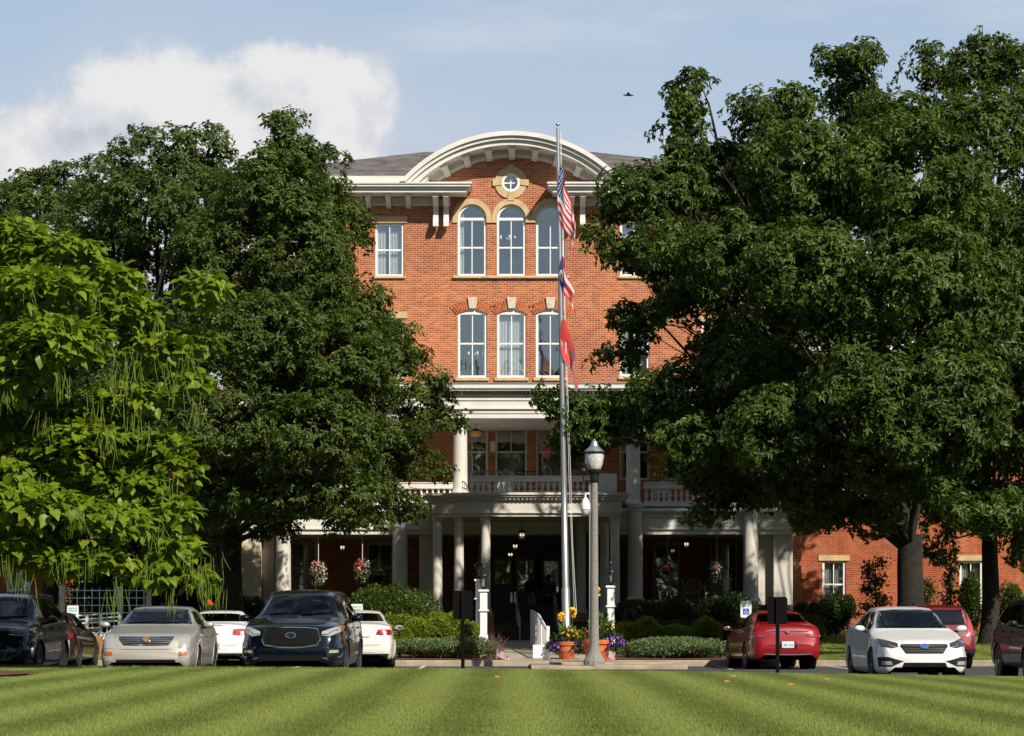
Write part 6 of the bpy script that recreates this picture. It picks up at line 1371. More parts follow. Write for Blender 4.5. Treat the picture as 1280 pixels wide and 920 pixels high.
def oh(u, v):
    if u < .45*(1-abs(v-.5)*2)**1 and True:
        r = math.hypot((u-.12)*1.6, (v-.5)); return 1 if .10 < r < .17 else (0 if r <= .10 else 2)
    return 0 if int(v*5) % 2 == 0 else 1
flag('state_flag', 'limp red, white and blue pennant flag in the middle of the pole', 320, 1.05, 1.3, oh, [M['flag_red'], M['flag_white'], M['flag_blue']], .40, .95, 1.2, .06, cut=lambda u, v: u > .72+abs(v-.5)*.56, seed=2.0)
def th(u, v):
    if v > .93 or u > .93: return 1
    if abs(u-.55-.2*v) < .03 or abs(v-.45) < .03 and u > .2: return 1
    if .68 < u < .85 and .2 < v < .75: return 1
    return 0
flag('banner_flag', 'coral red flag with grey violet bars, lowest on the flagpole', 397, 1.25, 1.35, th, [M['flag_coral'], M['flag_grey']], .44, 1.05, 1.1, .05, seed=4.0)

# ---------------- white lantern posts ----------------
M['lantern_glass'] = glass_mat('lantern glass', (.75, .75, .7), .12)
def lantern_post(px, D, pyb, pytop, label):
    x = X(px, D); z0 = zyard(D); z1 = Z(pytop, D); e = empty('lantern_post', (x, D, z0), label, 'lamp post', 'white posts with black lanterns')
    mb = MB(); w = .125; mb.box(x-w, x+w, D-w, D+w, z0-.05, z0+.62); mb.box(x-.10, x+.10, D-.10, D+.10, z0+.62, z1-.62); mb.box(x-.145, x+.145, D-.145, D+.145, z1-.62, z1-.57); mb.box(x-.105, x+.105, D-.105, D+.105, z1-.57, z1-.06); mb.box(x-.15, x+.15, D-.15, D+.15, z1-.06, z1)
    mb.build('post', M['white'], e, bevel=.008)
    mb = MB(); mb.lathe([(.05, z1), (.05, z1+.05), (.09, z1+.07), (.09, z1+.09)], (x, D, 0), 12)
    for k in range(4):
        a = math.pi/4+k*math.pi/2; mb.tube([(x+.09*math.cos(a), D+.09*math.sin(a), z1+.08), (x+.15*math.cos(a), D+.15*math.sin(a), z1+.40)], .011, 5)
    mb.lathe([(.17, z1+.40), (.16, z1+.42), (.09, z1+.50), (.06, z1+.54), (.035, z1+.56), (.03, z1+.60), (.045, z1+.62), (.02, z1+.66), (.005, z1+.70)], (x, D, 0), 12); o = mb.build('lantern', M['blackmetal'], e)
    mb = MB(); mb.lathe([(.075, z1+.09), (.125, z1+.40)], (x, D, 0), 8); mb.build('lantern_glass', M['lantern_glass'], o)
    mb = MB(); mb.lathe([(.02, z1+.09), (.022, z1+.24), (.005, z1+.28)], (x, D, 0), 8); mb.build('candle', M['cream'], o)
lantern_post(604.5, 68.5, 0, 737, 'white lantern post nearest the kerb, left of the front walk')
lantern_post(599, 73.0, 0, 724, 'white lantern post standing further back, left of the front walk')
lantern_post(763.5, 69.0, 0, 732, 'white lantern post right of the speckled lamp post')

# ---------------- ramp railing, hand rails ----------------
D0, D1 = 67.0, 76.0; xa, xb = X(685, D0), X(664.5, D1)
rr_ = empty('ramp_railing', (xa, D0, zyard(D0)), 'white picket railing curving down along the right side of the front walk', 'railing')
def rp(t): return xa+(xb-xa)*t, D0+(D1-D0)*t
def rtop(t): g = zyard(D0+(D1-D0)*t); return g+(.86 if t < .04 else .80+.28*min(1, max(0, (t-.04)/.5))+.03*t)
mb = MB(); pts = [(rp(k/24)[0], rp(k/24)[1], rtop(max(.041, k/24))) for k in range(25)]; mb.tube(pts, .035, 8)
pts = [(rp(k/24)[0], rp(k/24)[1], zyard(rp(k/24)[1])+.13) for k in range(25)]; mb.tube(pts, .025, 8); mb.build('rail', M['white'], rr_, True)
mb = MB()
for k in range(1, 76):
    t = k/76; x, y = rp(t); mb.cyl((x, y, zyard(y)+.13), (x, y, rtop(t)), .011, n=6)
mb.build('picket_panel', M['white'], rr_, True)
for t in (0, .33, .66, 1): 
    mb = MB(); x, y = rp(t); mb.box(x-.045, x+.045, y-.045, y+.045, zyard(y)-.02, rtop(t)+(.06 if t == 0 else 0)); mb.build('post', M['white'], rr_, bevel=.008)
mb = MB(); x, y = rp(0); mb.box(x-.42, x-.05, y-.02, y+.02, zyard(y)+.02, zyard(y)+.40); mb.build('end_panel', M['white'], rr_)
for px, lab in ((650, 'grey handrail climbing the entrance steps left of the two people'), (699, 'grey handrail climbing the entrance steps beside the flagpole')):
    x = X(px, 80.3); e = empty('stair_handrail', (x, 80.3, .6), lab, 'handrail'); mb = MB(); mb.tube([(x, 80.25, .58), (x, 80.25, 1.35), (x-.03, 80.4, 1.50), (x-.10, 81.8, 2.15), (x-.12, 82.4, 2.2), (x-.12, 82.4, 1.26)], .03, 8); mb.build('rail', M['alu'], e, True)
    mb = MB(); mb.cyl((x-.06, 81.1, .9), (x-.06, 81.1, 1.85), .02); mb.build('post', M['alu'], e)

# ---------------- flower pots ----------------
def flowers(parent, c, rx, ry, rz, n, size, m, seed, name):
    r = np.random.default_rng(seed); u = unit(n, r); P = np.array(c)+u*np.array([rx, ry, rz])*r.uniform(.6, 1.05, (n, 1))
    T = [(0, 0, 0)]+[(math.cos(a)*(.5 if k % 2 == 0 else .28), math.sin(a)*(.5 if k % 2 == 0 else .28), .08) for k, a in enumerate([2*math.pi*j/10 for j in range(10)])]
    fs = [(0, 1+k, 1+(k+1) % 10) for k in range(10)]
    return leaf_mesh(name, P, r.normal(size=(n, 3)), u+np.array([0, -.5, .3])+r.normal(size=(n, 3))*.3, size*r.uniform(.7, 1.2, n), T, fs, m, parent)
def greens(parent, c, rad, n, ls, m, seed, name='leaves', up=.6, tm=SM):
    r = np.random.default_rng(seed); u = unit(n, r); P = np.array(c)+u*np.array(rad)*r.uniform(.2, 1, (n, 1))
    return leaf_mesh(name, P, u+np.array([0, 0, up]), u+np.array([0, 0, .4])+r.normal(size=(n, 3))*.4, ls*r.uniform(.6, 1.2, n), tm[0], tm[1], m, parent)
M['canna'] = leaf_mat('broad leaves', (.05, .11, .02), (.10, .18, .03), .3)
def pot(px, D, zb, h, r_, label, spec):
    x = X(px, D); e = empty('flower_pot', (x, D, zb), label, 'flower pot', 'terracotta pots of flowers by the walk')
    mb = MB(); mb.lathe([(r_*.66, zb), (r_*.70, zb+.02), (r_*.80, zb+h*.45), (r_*.83, zb+h*.47), (r_*.85, zb+h*.52), (r_*.84, zb+h*.55), (r_*.92, zb+h*.80), (r_*1.02, zb+h*.81), (r_*1.04, zb+h*.98), (r_*1.0, zb+h), (r_*.92, zb+h), (r_*.90, zb+h*.92), (0, zb+h*.9)], (x, D, 0), 32); mb.build('pot', M['terracotta'], e, True, angle=50)
    zt = zb+h
    for kind, dx, dz, rx, rz, n, size, m in spec:
        c = (x+dx, D-.08, zt+dz)
        greens(e, c, (rx*1.0, rx*.9, rz*1.0), n*3, size*1.3, M['canna'] if m in ('flower_y', 'flower_r') else M['shrubd'], int(dx*100)+n, 'leaves', .2)
        flowers(e, c, rx, rx*.9, rz, n, size, M[m], int(dx*77)+n+3, 'blossoms')
    return e, x, zt
def canna(e, x, D, zt, spikes):
    mb = MB()
    for dx, h in spikes:
        mb.tube([(x+dx*.5, D, zt-.1), (x+dx*.8, D, zt+h*.5), (x+dx, D, zt+h)], [.016, .012, .008], 6); flowers(e, (x+dx, D, zt+h-.05), .09, .09, .16, 26, .11, M['flower_y'], int(h*100), 'spike_blossoms')
    mb.build('stalk', M['canna'], e, True)
    for k in range(12):
        a = k*.9; r = np.random.default_rng(k); leaf_mesh('broad_leaf', np.array([[x, D, zt+.02*k]]), np.array([[math.cos(a)*.6, math.sin(a)*.4, .75]]), np.array([[0, -1., .5]]), np.array([.42]), [(0, 0, 0), (.3, .11, .02), (.7, .09, 0), (1, 0, -.08), (.7, -.09, 0), (.3, -.11, .02)], [(0, 1, 2, 3), (0, 3, 4, 5)], M['canna'], e)
e, x, zt = pot(708.5, 66.9, .17, .50, .30, 'terracotta pot with yellow canna spikes and dark purple petunias, left of the speckled lamp post', [('a', -.33, -.10, .22, .20, 60, .10, 'flower_p'), ('b', .30, -.10, .26, .22, 60, .10, 'flower_d'), ('c', .10, .22, .28, .15, 46, .10, 'flower_y'), ('d', -.1, .1, .25, .15, 30, .1, 'flower_d')])
canna(e, x, 66.9, zt, ((-.14, .72), (.18, .86)))
e, x, zt = pot(746, 64.6, .14, .60, .40, 'larger terracotta pot of red, yellow and violet flowers, partly behind the speckled lamp post', [('a', -.20, .12, .24, .17, 60, .10, 'flower_r'), ('b', .42, -.05, .30, .26, 90, .11, 'flower_p'), ('c', .26, .30, .22, .17, 14, .08, 'flower_y')])
canna(e, x, 64.6, zt, ((-.06, 1.15), (.0, 1.30)))
greens(e, (x+.22, 64.6, zt+.3), (.25, .2, .35), 160, .16, M['canna'], 5)

# ---------------- small flags in the beds ----------------
def small_flag(px, D, py, lab, tilt, w=.20, h=.13):
    x = X(px, D); z0 = zyard(D); z1 = Z(py, D); e = empty('small_flag', (x, D, z0), lab, 'flag', 'little stars and stripes flags stuck in the beds')
    mb = MB(); top_ = Vector((x+math.sin(tilt)*(z1-z0), D, z1)); mb.cyl((x, D, z0-.03), top_, .006, n=6); mb.build('stick', M['cream'], e)
    V = []; Fc = []; mi = []; nu, nv = 22, 26; dx = Vector((math.cos(tilt*.5), 0, -.55)).normalized(); dz = (Vector((x, D, z0))-top_).normalized()
    for j in range(nv+1):
        for i in range(nu+1): p = top_+dx*(w*i/nu)+dz*(h*j/nv)+Vector((0, -.015*math.sin(6*i/nu), 0)); V.append(tuple(p-org(e)))
    for j in range(nv):
        for i in range(nu): a = j*(nu+1)+i; Fc.append((a, a+1, a+nu+2, a+nu+1)); mi.append(us((i+.5)/nu, (j+.5)/nv))
    me = bpy.data.meshes.new('cloth'); me.from_pydata(V, [], Fc); me.polygons.foreach_set('material_index', mi); link_mesh('cloth', me, [M['flag_red'], M['flag_white'], M['flag_blue']], e)
small_flag(620.5, 66.6, 811, 'small stars and stripes flag at the end of the left grey green border', .1, .26, .20)
small_flag(632, 66.3, 819, 'tiny stars and stripes flag at the kerb corner, left side of the walk', .1, .16, .12)
small_flag(760, 66.6, 811, 'small stars and stripes flag below the violet petunias, right of the lamp post', -.3, .30, .24)
# faded seed stalks beside the walk
e = empty('dry_plant', (X(616, 67), 67, zyard(67)), 'wispy plant with thin reddish brown stalks at the end of the left border', 'plant'); mb = MB()
for k in range(70):
    a = random.gauss(0, .35); b = random.gauss(0, .3); h = random.uniform(.35, .75); x = X(616, 67)+random.gauss(0, .14); mb.tube([(x, 67+b*.2, zyard(67)), (x+a*.2, 67+b*.3, .2+h*.6), (x+a*.5, 67+b*.5, .2+h)], [.006, .005, .003], 4)
mb.build('stalks', mat('dry stalk', (.16, .08, .07), .9), e); greens(e, (X(616, 67), 66.95, .55), (.3, .25, .3), 240, .05, mat('dry seed heads', (.20, .11, .10), .9), 3, 'seed_heads'); greens(e, (X(610, 67), 66.9, .35), (.25, .2, .2), 500, .07, M['lav'], 4, 'leaves')

# ---------------- hanging baskets ----------------
def basket(px, py, D, ztop_, label, seed, cols):
    x, z = X(px, D), Z(py, D); e = empty('hanging_basket', (x, D, z), label, 'hanging basket', 'flower baskets hanging in the porch bays'); mb = MB(); mb.lathe([(.05, z-.22), (.16, z-.16), (.21, z-.02), (.21, z)], (x, D, 0), 16); mb.build('pot', M['brownstep'], e, True)
    mb = MB(); mb.tube([(x, D, z+.35), (x, D, ztop_)], .012, 6)
    for k in range(3): a = 2.1*k; mb.tube([(x+.2*math.cos(a), D+.2*math.sin(a), z), (x, D, z+.36)], .006, 4)
    mb.build('hanger', M['cream'], e)
    greens(e, (x, D, z-.05), (.33, .3, .46), 900, .07, M['lav'], seed, 'leaves', -.4)
    for k, c in enumerate(cols): flowers(e, (x+(-.1, .12, .0)[k], D-.05, z+(.14, -.05, .05)[k]), (.22, .2, .25)[k], .25, (.24, .40, .3)[k], (60, 70, 50)[k], .075, M[c], seed+k+1, 'blossoms')
zc_ = Z(668, 84.7)
basket(398, 714, 84.9, zc_, 'pink and white flower basket, leftmost in the porch', 1, ('flower_k', 'flower_w', 'flower_k'))
basket(453, 712, 84.9, zc_, 'pink, red and white flower basket over the pearl sedan', 2, ('flower_r', 'flower_w', 'flower_k'))
basket(835, 712, 85.6, zc_, 'shaded flower basket in the right porch bay, nearer the portico', 3, ('flower_k', 'flower_w', 'flower_r'))
basket(896, 712, 85.6, zc_, 'shaded flower basket in the right porch bay, nearer the wing', 4, ('flower_w', 'flower_w', 'flower_k'))
def hang_light(px, py, D, ztop_, label, r=.10, m='bulb', globe=False):
    x, z = X(px, D), Z(py, D); e = empty('ceiling_light', (x, D, z), label, 'ceiling light', 'lights hanging from the porch ceilings'); mb = MB(); mb.cyl((x, D, z+r), (x, D, ztop_), .012, n=6); mb.lathe([(r*1.0, z+r*.6), (r*.9, z+r*.9), (r*.2, z+r*1.2)], (x, D, 0), 14); mb.build('fitting', M['blackmetal'], e)
    mb = MB()
    if globe: mb.ell((x, D, z), (r*1.3, r*1.3, r*.75), 16, 8); mb.build('globe', M[m], e, True)
    else:
        for s in (-1, 1): mb.ell((x+s*.045, D, z), (.032, .032, .05), 8, 6)
        mb.build('bulb', M[m], e, True); mb = MB(); mb.lathe([(r*.95, z+r*.6), (r*1.05, z), (r*.7, z-r*1.1)], (x, D, 0), 12); mb.build('shade', M['lantern_glass'], e, True)
hang_light(428, 684, 86.5, zc_, 'small lit lantern under the left porch bay ceiling')
hang_light(858, 680, 86.5, zc_, 'small lit lantern under the right porch bay ceiling')
hang_light(652.5, 668.5, 82.5, Z(646, 82.5), 'lit lantern at the front of the entrance portico, the biggest of a row of three', .15)
hang_light(644, 682.5, 85, Z(650, 85), 'lit lantern in the middle of the row of three under the portico')
hang_light(638, 693, 87, Z(660, 87), 'smallest lit lantern of the row of three, next to the entrance doors', .07)
hang_light(595, 542, 87, Z(521, 87), 'amber globe light on the upper porch, left of the middle window', .16, 'amberbulb', True)
hang_light(694, 541.5, 87, Z(521, 87), 'amber globe light on the upper porch, beside the flagpole', .16, 'amberbulb', True)

# ---------------- signs ----------------
def text_mesh(s, size, name, m, parent, loc):
    cu = bpy.data.curves.new(name, 'FONT'); cu.body = s; cu.size = size; cu.align_x = 'CENTER'; cu.extrude = .001; t = bpy.data.objects.new(name, cu); C.objects.link(t); bpy.context.view_layer.update()
    me = bpy.data.meshes.new_from_object(t.evaluated_get(bpy.context.evaluated_depsgraph_get())); bpy.data.objects.remove(t)
    me.materials.clear(); o = link_mesh(name, me, m, parent); o.location = Vector(loc)-org(parent); o.rotation_euler = (R(90), 0, 0); return o
M['signblue'] = mat('sign blue', (.012, .07, .42), .5); M['signgreen'] = mat('sign green', (.03, .22, .12), .5); M['signwhite'] = mat('sign white', (.72, .76, .78), .45)
def rrect(x0, x1, z0, z1, r=.04, n=5):
    out = []
    for cx, cz, a0 in ((x1-r, z0+r, -90), (x1-r, z1-r, 0), (x0+r, z1-r, 90), (x0+r, z0+r, 180)):
        for k in range(n+1): a = R(a0+90*k/n); out.append((cx+r*math.cos(a), cz+r*math.sin(a)))
    return out
def access_sign(px, pyt, pyb, D, label):
    x = X(px, D); z1, z0 = Z(pyt, D), Z(pyb, D); w = (z1-z0)*.325; g = zyard(D); e = empty('parking_sign', (x, D, g), label, 'sign', 'accessible parking signs')
    mb = MB(); mb.prism(rrect(x-w, x+w, z0, z1), D-.006, D+.006); mb.build('plate', M['signwhite'], e)
    mb = MB(); mb.box(x-.03, x+.03, D+.01, D+.05, g-.05, z1-.02); mb.build('post', mat('sign post', (.25, .26, .26), .5, metal=.5), e)
    b = w*.55; zc = z0+(z1-z0)*.36; mb = MB(); mb.box(x-b, x+b, D-.010, D-.0065, zc-b, zc+b); s = mb.build('symbol_panel', M['signblue'], e)
    mb = MB(); yy0, yy1 = D-.0135, D-.0105; q = b*.9
    cc = [(x-.08*q+.42*q*math.cos(R(a)), zc-.28*q+.42*q*math.sin(R(a))) for a in range(115, 386, 15)]; c2 = [(x-.08*q+.56*q*math.cos(R(a)), zc-.28*q+.56*q*math.sin(R(a))) for a in range(115, 386, 15)]
    mb.ring(c2, cc, yy0, yy1, closed=False); mb.prism([(x-.12*q+.14*q*math.cos(a), zc+.72*q+.14*q*math.sin(a)) for a in [2*math.pi*k/10 for k in range(10)]], yy0-.001, yy1-.001)
    mb.prism([(x-.20*q, zc+.52*q), (x-.06*q, zc+.52*q), (x+.02*q, zc-.12*q), (x-.12*q, zc-.12*q)], yy0-.002, yy1-.002); mb.prism([(x-.10*q, zc-.12*q), (x-.10*q, zc-.0*q), (x+.40*q, zc-.0*q), (x+.62*q, zc-.55*q), (x+.76*q, zc-.50*q), (x+.74*q, zc-.62*q), (x+.55*q, zc-.70*q), (x+.30*q, zc-.12*q)], yy0-.003, yy1-.003)
    mb.prism([(x-.1*q, zc+.28*q), (x+.30*q, zc+.28*q), (x+.30*q, zc+.18*q), (x-.1*q, zc+.18*q)], yy0-.0035, yy1-.0035); mb.build('wheelchair_symbol', M['signwhite'], s)
    text_mesh('RESERVED', w*.36, 'lettering', M['signgreen'], e, (x, D-.009, z0+(z1-z0)*.80)); text_mesh('PARKING', w*.36, 'lettering', M['signgreen'], e, (x, D-.009, z0+(z1-z0)*.67)); return e
access_sign(91, 757, 779, 66.7, 'white and blue wheelchair parking sign by the white ramp railing')
access_sign(932.5, 751, 772, 67.2, 'white and blue wheelchair parking sign left of the red sedan')
access_sign(446, 755, 778, 66.7, 'white and blue wheelchair parking sign showing over the roof of the pearl sedan')
def dark_sign(px, pyt, pyb, D, label):
    x = X(px, D); z1, z0 = Z(pyt, D), Z(pyb, D); g = zlawn(x, D) if D < 43.3 else .15; e = empty('sign_back', (x, D, g), label, 'sign', 'dark sign backs on thin posts at the lawn edge'); w = X(px+12.5, D)-x
    mb = MB(); mb.prism(rrect(x-w, x+w, z0, z1, .05), D+.03, D+.036); mb.build('plate', M['blacksign'], e)
    mb = MB(); mb.box(x-.033, x+.033, D-.015, D+.028, g-.1, z1-.01); mb.build('post', M['blacksign'], e, bevel=.006)
dark_sign(578.5, 738, 774, 42.6, 'black sign back on a thin post left of the front walk')
dark_sign(972, 746, 780, 42.6, 'black sign back on a thin post in front of the red sedan')

# ---------------- lattice and ramp rail at the left ----------------
D = 76.0; e = empty('lattice_screen', (X(130, D), D, zyard(D)), 'white square lattice screen behind the beige sedan', 'trellis'); mb = MB(); x0, x1, z0, z1 = X(78, D), X(186, D), zyard(D), Z(735, D)
x = x0
while x < x1: mb.box(x-.012, x+.012, D-.01, D+.01, z0, z1); x += .235
z = z0+.1
while z < z1: mb.box(x0, x1, D-.025, D-.011, z-.012, z+.012); z += .235
mb.build('lattice', M['white'], e)
for px in (78, 150, 186): mb = MB(); mb.box(X(px, D)-.08, X(px, D)+.08, D-.06, D+.1, z0, z1+.05); mb.build('post', M['ccol'], e)
D = 72.5; e = empty('ramp_railing', (X(120, D), D, zyard(D)), 'white ramp railing with starburst panels between the slate crossover and the beige sedan', 'railing'); xs0, xs1 = X(80, D), X(152, D)
def rz_(x, base): return base+(x-xs0)/(xs1-xs0)*.12
mb = MB()
for dz in (.18, .26, .62, .78, .9, 1.02): mb.tube([(xs0, D, rz_(xs0, zyard(D)+dz)), (xs1, D, rz_(xs1, zyard(D)+dz))], .022, 6)
mb.build('rail', M['white'], e)
mb = MB()
for cx in (X(100, D), X(117, D), X(134, D)):
    zc = zyard(D)+.45
    for a in (45, 135, 0, 90): c, s = math.cos(R(a))*.26, math.sin(R(a))*.19; mb.cyl((cx-c*1.4, D, zc-s*1.2), (cx+c*1.4, D, zc+s*1.2), .017, n=6)
    mb.tube([(cx+.10*math.cos(q_*.52), D, zc+.10*math.sin(q_*.52)) for q_ in range(12)], .015, 6, closed=True)
mb.build('starburst_panel', M['white'], e)
for px in (80, 109, 126, 150): mb = MB(); mb.box(X(px, D)-.04, X(px, D)+.04, D-.04, D+.04, zyard(D), zyard(D)+1.1); mb.build('post', M['white'], e)
mb = MB(); mb.box(X(104, 70), X(128, 70), 69.9, 70.1, zyard(70)-.1, Z(795, 70)); mb.box(X(104, 69.6), X(124, 69.6), 69.5, 69.7, zyard(70)-.1, Z(799, 69.6)); tag(mb.build('timber_edging', mat('timber', (.30, .15, .07), .9, var=.2)), 'low brown timber edging below the white starburst railing', 'edging')

# ---------------- people at the door ----------------
def skin_mesh(name, joints, edges, m, parent, sub=2):
    me = bpy.data.meshes.new(name); me.from_pydata([j[0] for j in joints], edges, []); o = link_mesh(name, me, m, parent, True)
    md = o.modifiers.new('skin', 'SKIN'); md.use_smooth_shade = True
    for i, j in enumerate(joints):
        sv = me.skin_vertices[0].data[i]; rr_ = j[1]; sv.radius = rr_ if isinstance(rr_, tuple) else (rr_, rr_); sv.use_root = (i == 0)
    s = o.modifiers.new('sub', 'SUBSURF'); s.levels = sub; s.render_levels = sub
    return o
def person(px, D, zf_, h, rz, label, skin, shirt, bottom, hairm, shorts, pose):
    e = empty('person', (X(px, D), D, zf_), label, 'person'); k = h/1.75
    def P(x, y, z): return (x*k, y*k, z*k)
    # facing -Y in local space
    a1, a2 = pose
    J = [(P(0, 0, .95), .125), (P(0, 0, 1.12), (.125, .095)), (P(0, .01, 1.30), (.155, .105)), (P(0, .01, 1.43), (.12, .075)), (P(0, 0, 1.50), .055), (P(0, -.01, 1.56), (.062, .07)), (P(0, -.012, 1.66), (.078, .095)), (P(0, -.005, 1.73), (.05, .06)),
         (P(-.09, 0, .90), .09), (P(-.10, -.01, .52), .06), (P(-.105, .02, .28), .052), (P(-.105, .03, .08), .036), (P(-.115, -.10, .035), (.035, .03)), (P(.09, 0, .90), .09), (P(.11, .01, .52), .06), (P(.12, .03, .28), .052), (P(.12, .04, .08), .036), (P(.13, -.09, .035), (.035, .03)),
         (P(-.19, .01, 1.42), .055)]+[(P(*q), r) for q, r in a1]+[(P(.19, .01, 1.42), .055)]+[(P(*q), r) for q, r in a2]
    E = [(0, 1), (1, 2), (2, 3), (3, 4), (4, 5), (5, 6), (6, 7), (0, 8), (8, 9), (9, 10), (10, 11), (11, 12), (0, 13), (13, 14), (14, 15), (15, 16), (16, 17), (3, 18), (18, 19), (19, 20), (20, 21)]; n = 19+len(a1); E += [(3, n), (n, n+1), (n+1, n+2), (n+2, n+3)]
    skin_mesh('body', J, E, skin, e)
    def hand(p, q):
        p, q = Vector(P(*p)), Vector(P(*q)); d = (q-p).normalized(); side = Vector((0, -1, 0)).cross(d).normalized(); fwd = Vector((0, -1, 0))
        for f in range(4):
            b = q+fwd*(.03-.02*f); L_ = (.065, .075, .07, .055)[f]; skin_mesh('finger', [(tuple(b), .009), (tuple(b+d*L_*.5+side*.006), .0085), (tuple(b+d*L_+side*.022), .007)], [(0, 1), (1, 2)], skin, e, 1)
        b = p.lerp(q, .5)+fwd*.03; skin_mesh('thumb', [(tuple(b), .011), (tuple(b+fwd*.025+d*.03), .010), (tuple(b+fwd*.03+d*.055), .008)], [(0, 1), (1, 2)], skin, e, 1)
    hand(a1[1][0], a1[2][0]); hand(a2[1][0], a2[2][0])
    # face
    def el(nm, c, r, m): mb = MB(); mb.ell(P(*c), tuple(q*k for q in r), 10, 8); return mb.build(nm, m, e, True, local=True)
    el('nose', (0, -.105, 1.635), (.014, .020, .022), skin); el('mouth', (0, -.092, 1.595), (.026, .008, .007), M['lips'])
    for s in (-1, 1): el('ear', (s*.083, 0, 1.64), (.010, .02, .032), skin); el('eye', (s*.032, -.095, 1.665), (.013, .006, .007), M['eye'])
    el('hair', (0, .018, 1.70), (.092, .105, .085), hairm)
    # shirt: skinned a little larger
    J2 = [(P(0, 0, .98), (.155, .115)), (P(0, 0, 1.14), (.150, .115)), (P(0, .01, 1.30), (.172, .120)), (P(0, .01, 1.43), (.135, .09)), (P(0, 0, 1.475), (.07, .06)), (P(-.19, .01, 1.415), .072), (P(*a1[0][0]), .062), (P(.19, .01, 1.415), .072), (P(*a2[0][0]), .062)]
    skin_mesh('shirt', J2, [(0, 1), (1, 2), (2, 3), (3, 4), (3, 5), (5, 6), (3, 7), (7, 8)], shirt, e)
    low = .50 if shorts else .09; rad = .092 if shorts else .062
    J3 = [(P(0, 0, 1.0), (.145, .11)), (P(0, 0, .92), (.15, .12)), (P(-.092, 0, .82), .10), (P(-.10, -.005, .60), .09), (P(-.103, .0, low), rad), (P(.092, 0, .82), .10), (P(.108, .005, .60), .09), (P(.115, .01, low), rad)]
    skin_mesh('trousers', J3, [(0, 1), (1, 2), (2, 3), (3, 4), (1, 5), (5, 6), (6, 7)], bottom, e)
    for s, y in ((-1, .0), (1, .01)):
        mb = MB(); mb.ell(P(s*.12, -.03+y, .04), (.05*k, .14*k, .05*k), 12, 8); mb.v = [(a, b, max(c, .0)) for a, b, c in mb.v]; mb.build('shoe', M['white'] if shorts else M['black'], e, True, local=True)
    e.rotation_euler.z = R(rz); return e
M['lips'] = mat('lips', (.30, .10, .09), .6); M['eye'] = mat('eye', (.05, .04, .035), .3); M['skin1'] = mat('skin', (.34, .19, .13), .6); M['hair1'] = mat('grey hair', (.10, .09, .08), .8)
arm_dn = [((-.25, .02, 1.15), .042), ((-.26, -.04, .93), .03), ((-.26, -.06, .84), .034)]; arm_dn2 = [((.25, .02, 1.15), .042), ((.26, -.04, .93), .03), ((.26, -.06, .84), .034)]
arm_fw = [((.24, -.04, 1.16), .042), ((.20, -.26, 1.10), .03), ((.18, -.34, 1.10), .034)]
person(664.5, 86.2, 1.26, 1.74, 150, 'person in a dark shirt and pale grey shorts standing at the entrance doors', M['skin1'], mat('dark maroon shirt', (.035, .012, .014), .9), mat('grey shorts', (.30, .32, .36), .9), M['hair1'], True, (arm_dn, arm_fw))
person(686, 86.6, 1.26, 1.68, 185, 'person in a grey top and dark trousers, back turned, at the entrance doors', M['skin1'], mat('grey top', (.10, .12, .15), .9), mat('dark trousers', (.015, .016, .022), .9), mat('dark hair', (.02, .014, .01), .8), False, (arm_dn, arm_dn2))

# ---------------- porch chairs ----------------
def chair(px, D, zf_, label, rz=0, solid=False):
    e = empty('porch_chair', (X(px, D), D, zf_), label, 'chair', 'curved back chairs on the porches'); m = M['cream' if solid else 'gutter']; mb = MB(); mb.box(-.25, .25, -.24, .24, .40, .44); mb.build('seat', m, e, local=True, bevel=.01)
    for sx in (-.23, .23):
        for sy in (-.22, .22): mb = MB(); mb.cyl((sx, sy, 0), (sx*.95, sy*.95, .40), .018); mb.build('leg', m, e, local=True)
    mb = MB(); mb.tube([(-.24, .22, .44), (-.27, .27, .72), (-.2, .30, .88), (0, .31, .93), (.2, .30, .88), (.27, .27, .72), (.24, .22, .44)], .022, 8)
    if solid: mb.add([(-.25, .24, .5), (.25, .24, .5), (.26, .28, .75), (.18, .30, .88), (-.18, .30, .88), (-.26, .28, .75)], [(0, 1, 2, 3, 4, 5)])
    for k in range(0 if solid else 5): x = -.16+.08*k; mb.cyl((x, .23, .44), (x*1.05, .30, .88), .010, n=6)
    mb.tube([(-.27, .2, .66), (-.29, -.1, .66), (-.27, -.2, .62)], .018, 6); mb.tube([(.27, .2, .66), (.29, -.1, .66), (.27, -.2, .62)], .018, 6); mb.build('backrest', m, e, True, local=True); e.rotation_euler.z = R(rz)
for px, l in ((845, 'chair back showing over the shrubs in the right porch bay, nearest the portico'), (866, 'middle one of the three chair backs over the shrubs in the right porch bay'), (889, 'pale arched chair back in the right porch bay, nearest the wing')): chair(px, 86.2, zz(756), l, 180)
chair(633, 85.6, Z(633, DP)+.05, 'pale chair on the upper balcony behind the stone balustrade', 170, True)
chair(825, 86.0, Z(633, DP)+.02, 'chair on the upper right balcony behind the long balustrade', 190, True)

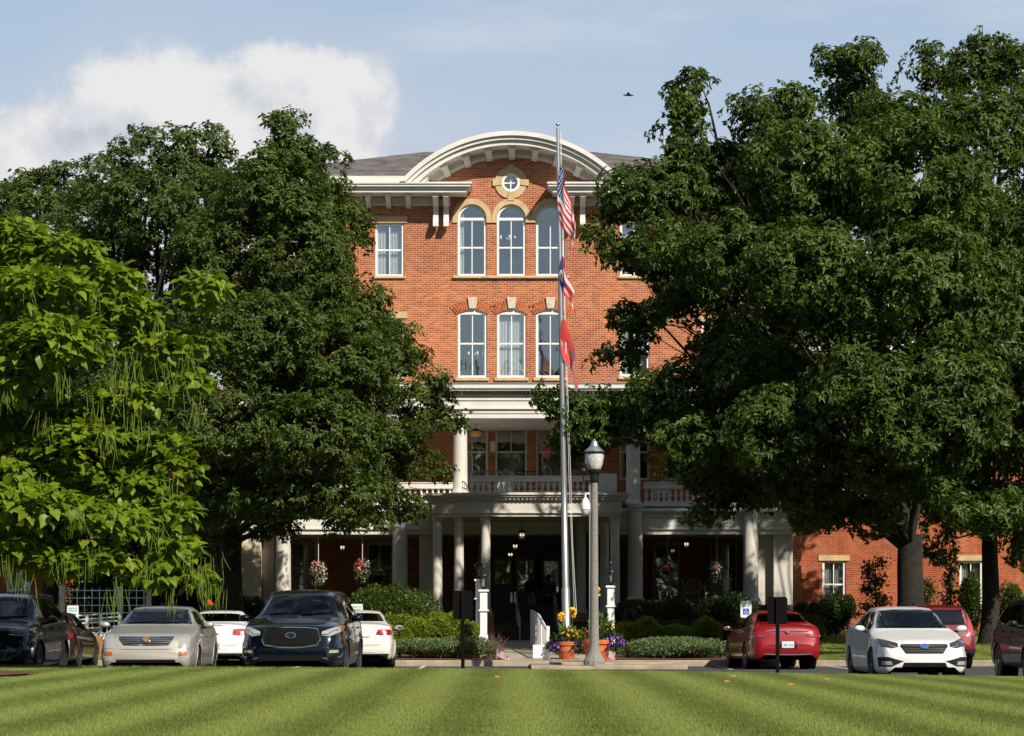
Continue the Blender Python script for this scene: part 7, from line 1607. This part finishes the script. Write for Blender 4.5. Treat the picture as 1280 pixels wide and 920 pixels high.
# ---------------- bird, fallen leaves, orange flower ----------------
D = 60; bx, bz = X(785, D), Z(119, D); b = empty('bird', (bx, D, bz), 'tiny dark bird gliding high in the open sky', 'bird')
mb = MB(); mb.tube([(bx-.12, D, bz+.0), (bx-.05, D, bz+.005), (bx+.04, D, bz), (bx+.10, D, bz-.005), (bx+.15, D, bz-.01)], [.008, .022, .026, .016, .004], 8)
for s in (-1, 1): mb.add([(bx-.03, D, bz+.01), (bx+.05, D, bz+.01), (bx+.03, D+s*.09, bz+.05), (bx+.02, D+s*.20, bz+.03), (bx-.02, D+s*.10, bz+.045), (bx-.12*s, D+s*.06, bz+.03)], [(0, 1, 2, 4), (2, 3, 4)])
mb.build('body', M['black'], b, True)
for i, (px, py) in enumerate(((914, 853), (1030, 856), (618, 841), (905, 848), (985, 862))):
    D = 38.0-i*1.3; x = X(px, D); z = zlawn(x, D)+.055; o = leaf_mesh('fallen_leaf', np.array([[x, D, z]]), np.array([[1., .4, .1]]), np.array([[-.1, -.4, .9]]), np.array([.11]), OAKL[0], OAKL[1], mat('dry leaf', (.42, .16, .05), .8), None)
    tag(o, 'small rusty dry leaf lying on the mown lawn', 'leaf', 'dry leaves scattered on the lawn')
e = empty('lily_plant', (X(263, 69), 69, zyard(69)), 'small orange red flower between the beige sedan and the far white sedan', 'plant'); mb = MB(); mb.cyl((X(263, 69), 69, zyard(69)), (X(263, 69), 69, Z(756, 69)), .012, n=6); mb.build('stalk', M['canna'], e); flowers(e, (X(263, 69), 69, Z(753, 69)), .06, .06, .09, 14, .09, mat('orange petals', (.7, .10, .02), .6), 5, 'blossom')

# ---------------- woods added out of view behind the camera, to darken reflections and porch ----------------
r = np.random.default_rng(5); Ps = []; 
for k in range(60):
    a = math.pi*(1.0+ (k+.5)/60)*1.0; rad = 80+r.uniform(-8, 8); c = np.array([rad*math.cos(a)*1.2, 20+rad*math.sin(a), 11+r.uniform(-1, 3)]); n = 900; u = unit(n, r); Ps.append(c+u*np.array([8, 6, 13])*r.uniform(.7, 1.05, (n, 1)))
P = np.concatenate(Ps); N = len(P); o = leaf_mesh('unseen_woods', P, unit(N, r), unit(N, r), 1.5*r.uniform(.6, 1.3, N), OAK[0], OAK[1], M['oak'], None); tag(o, kind='stuff')
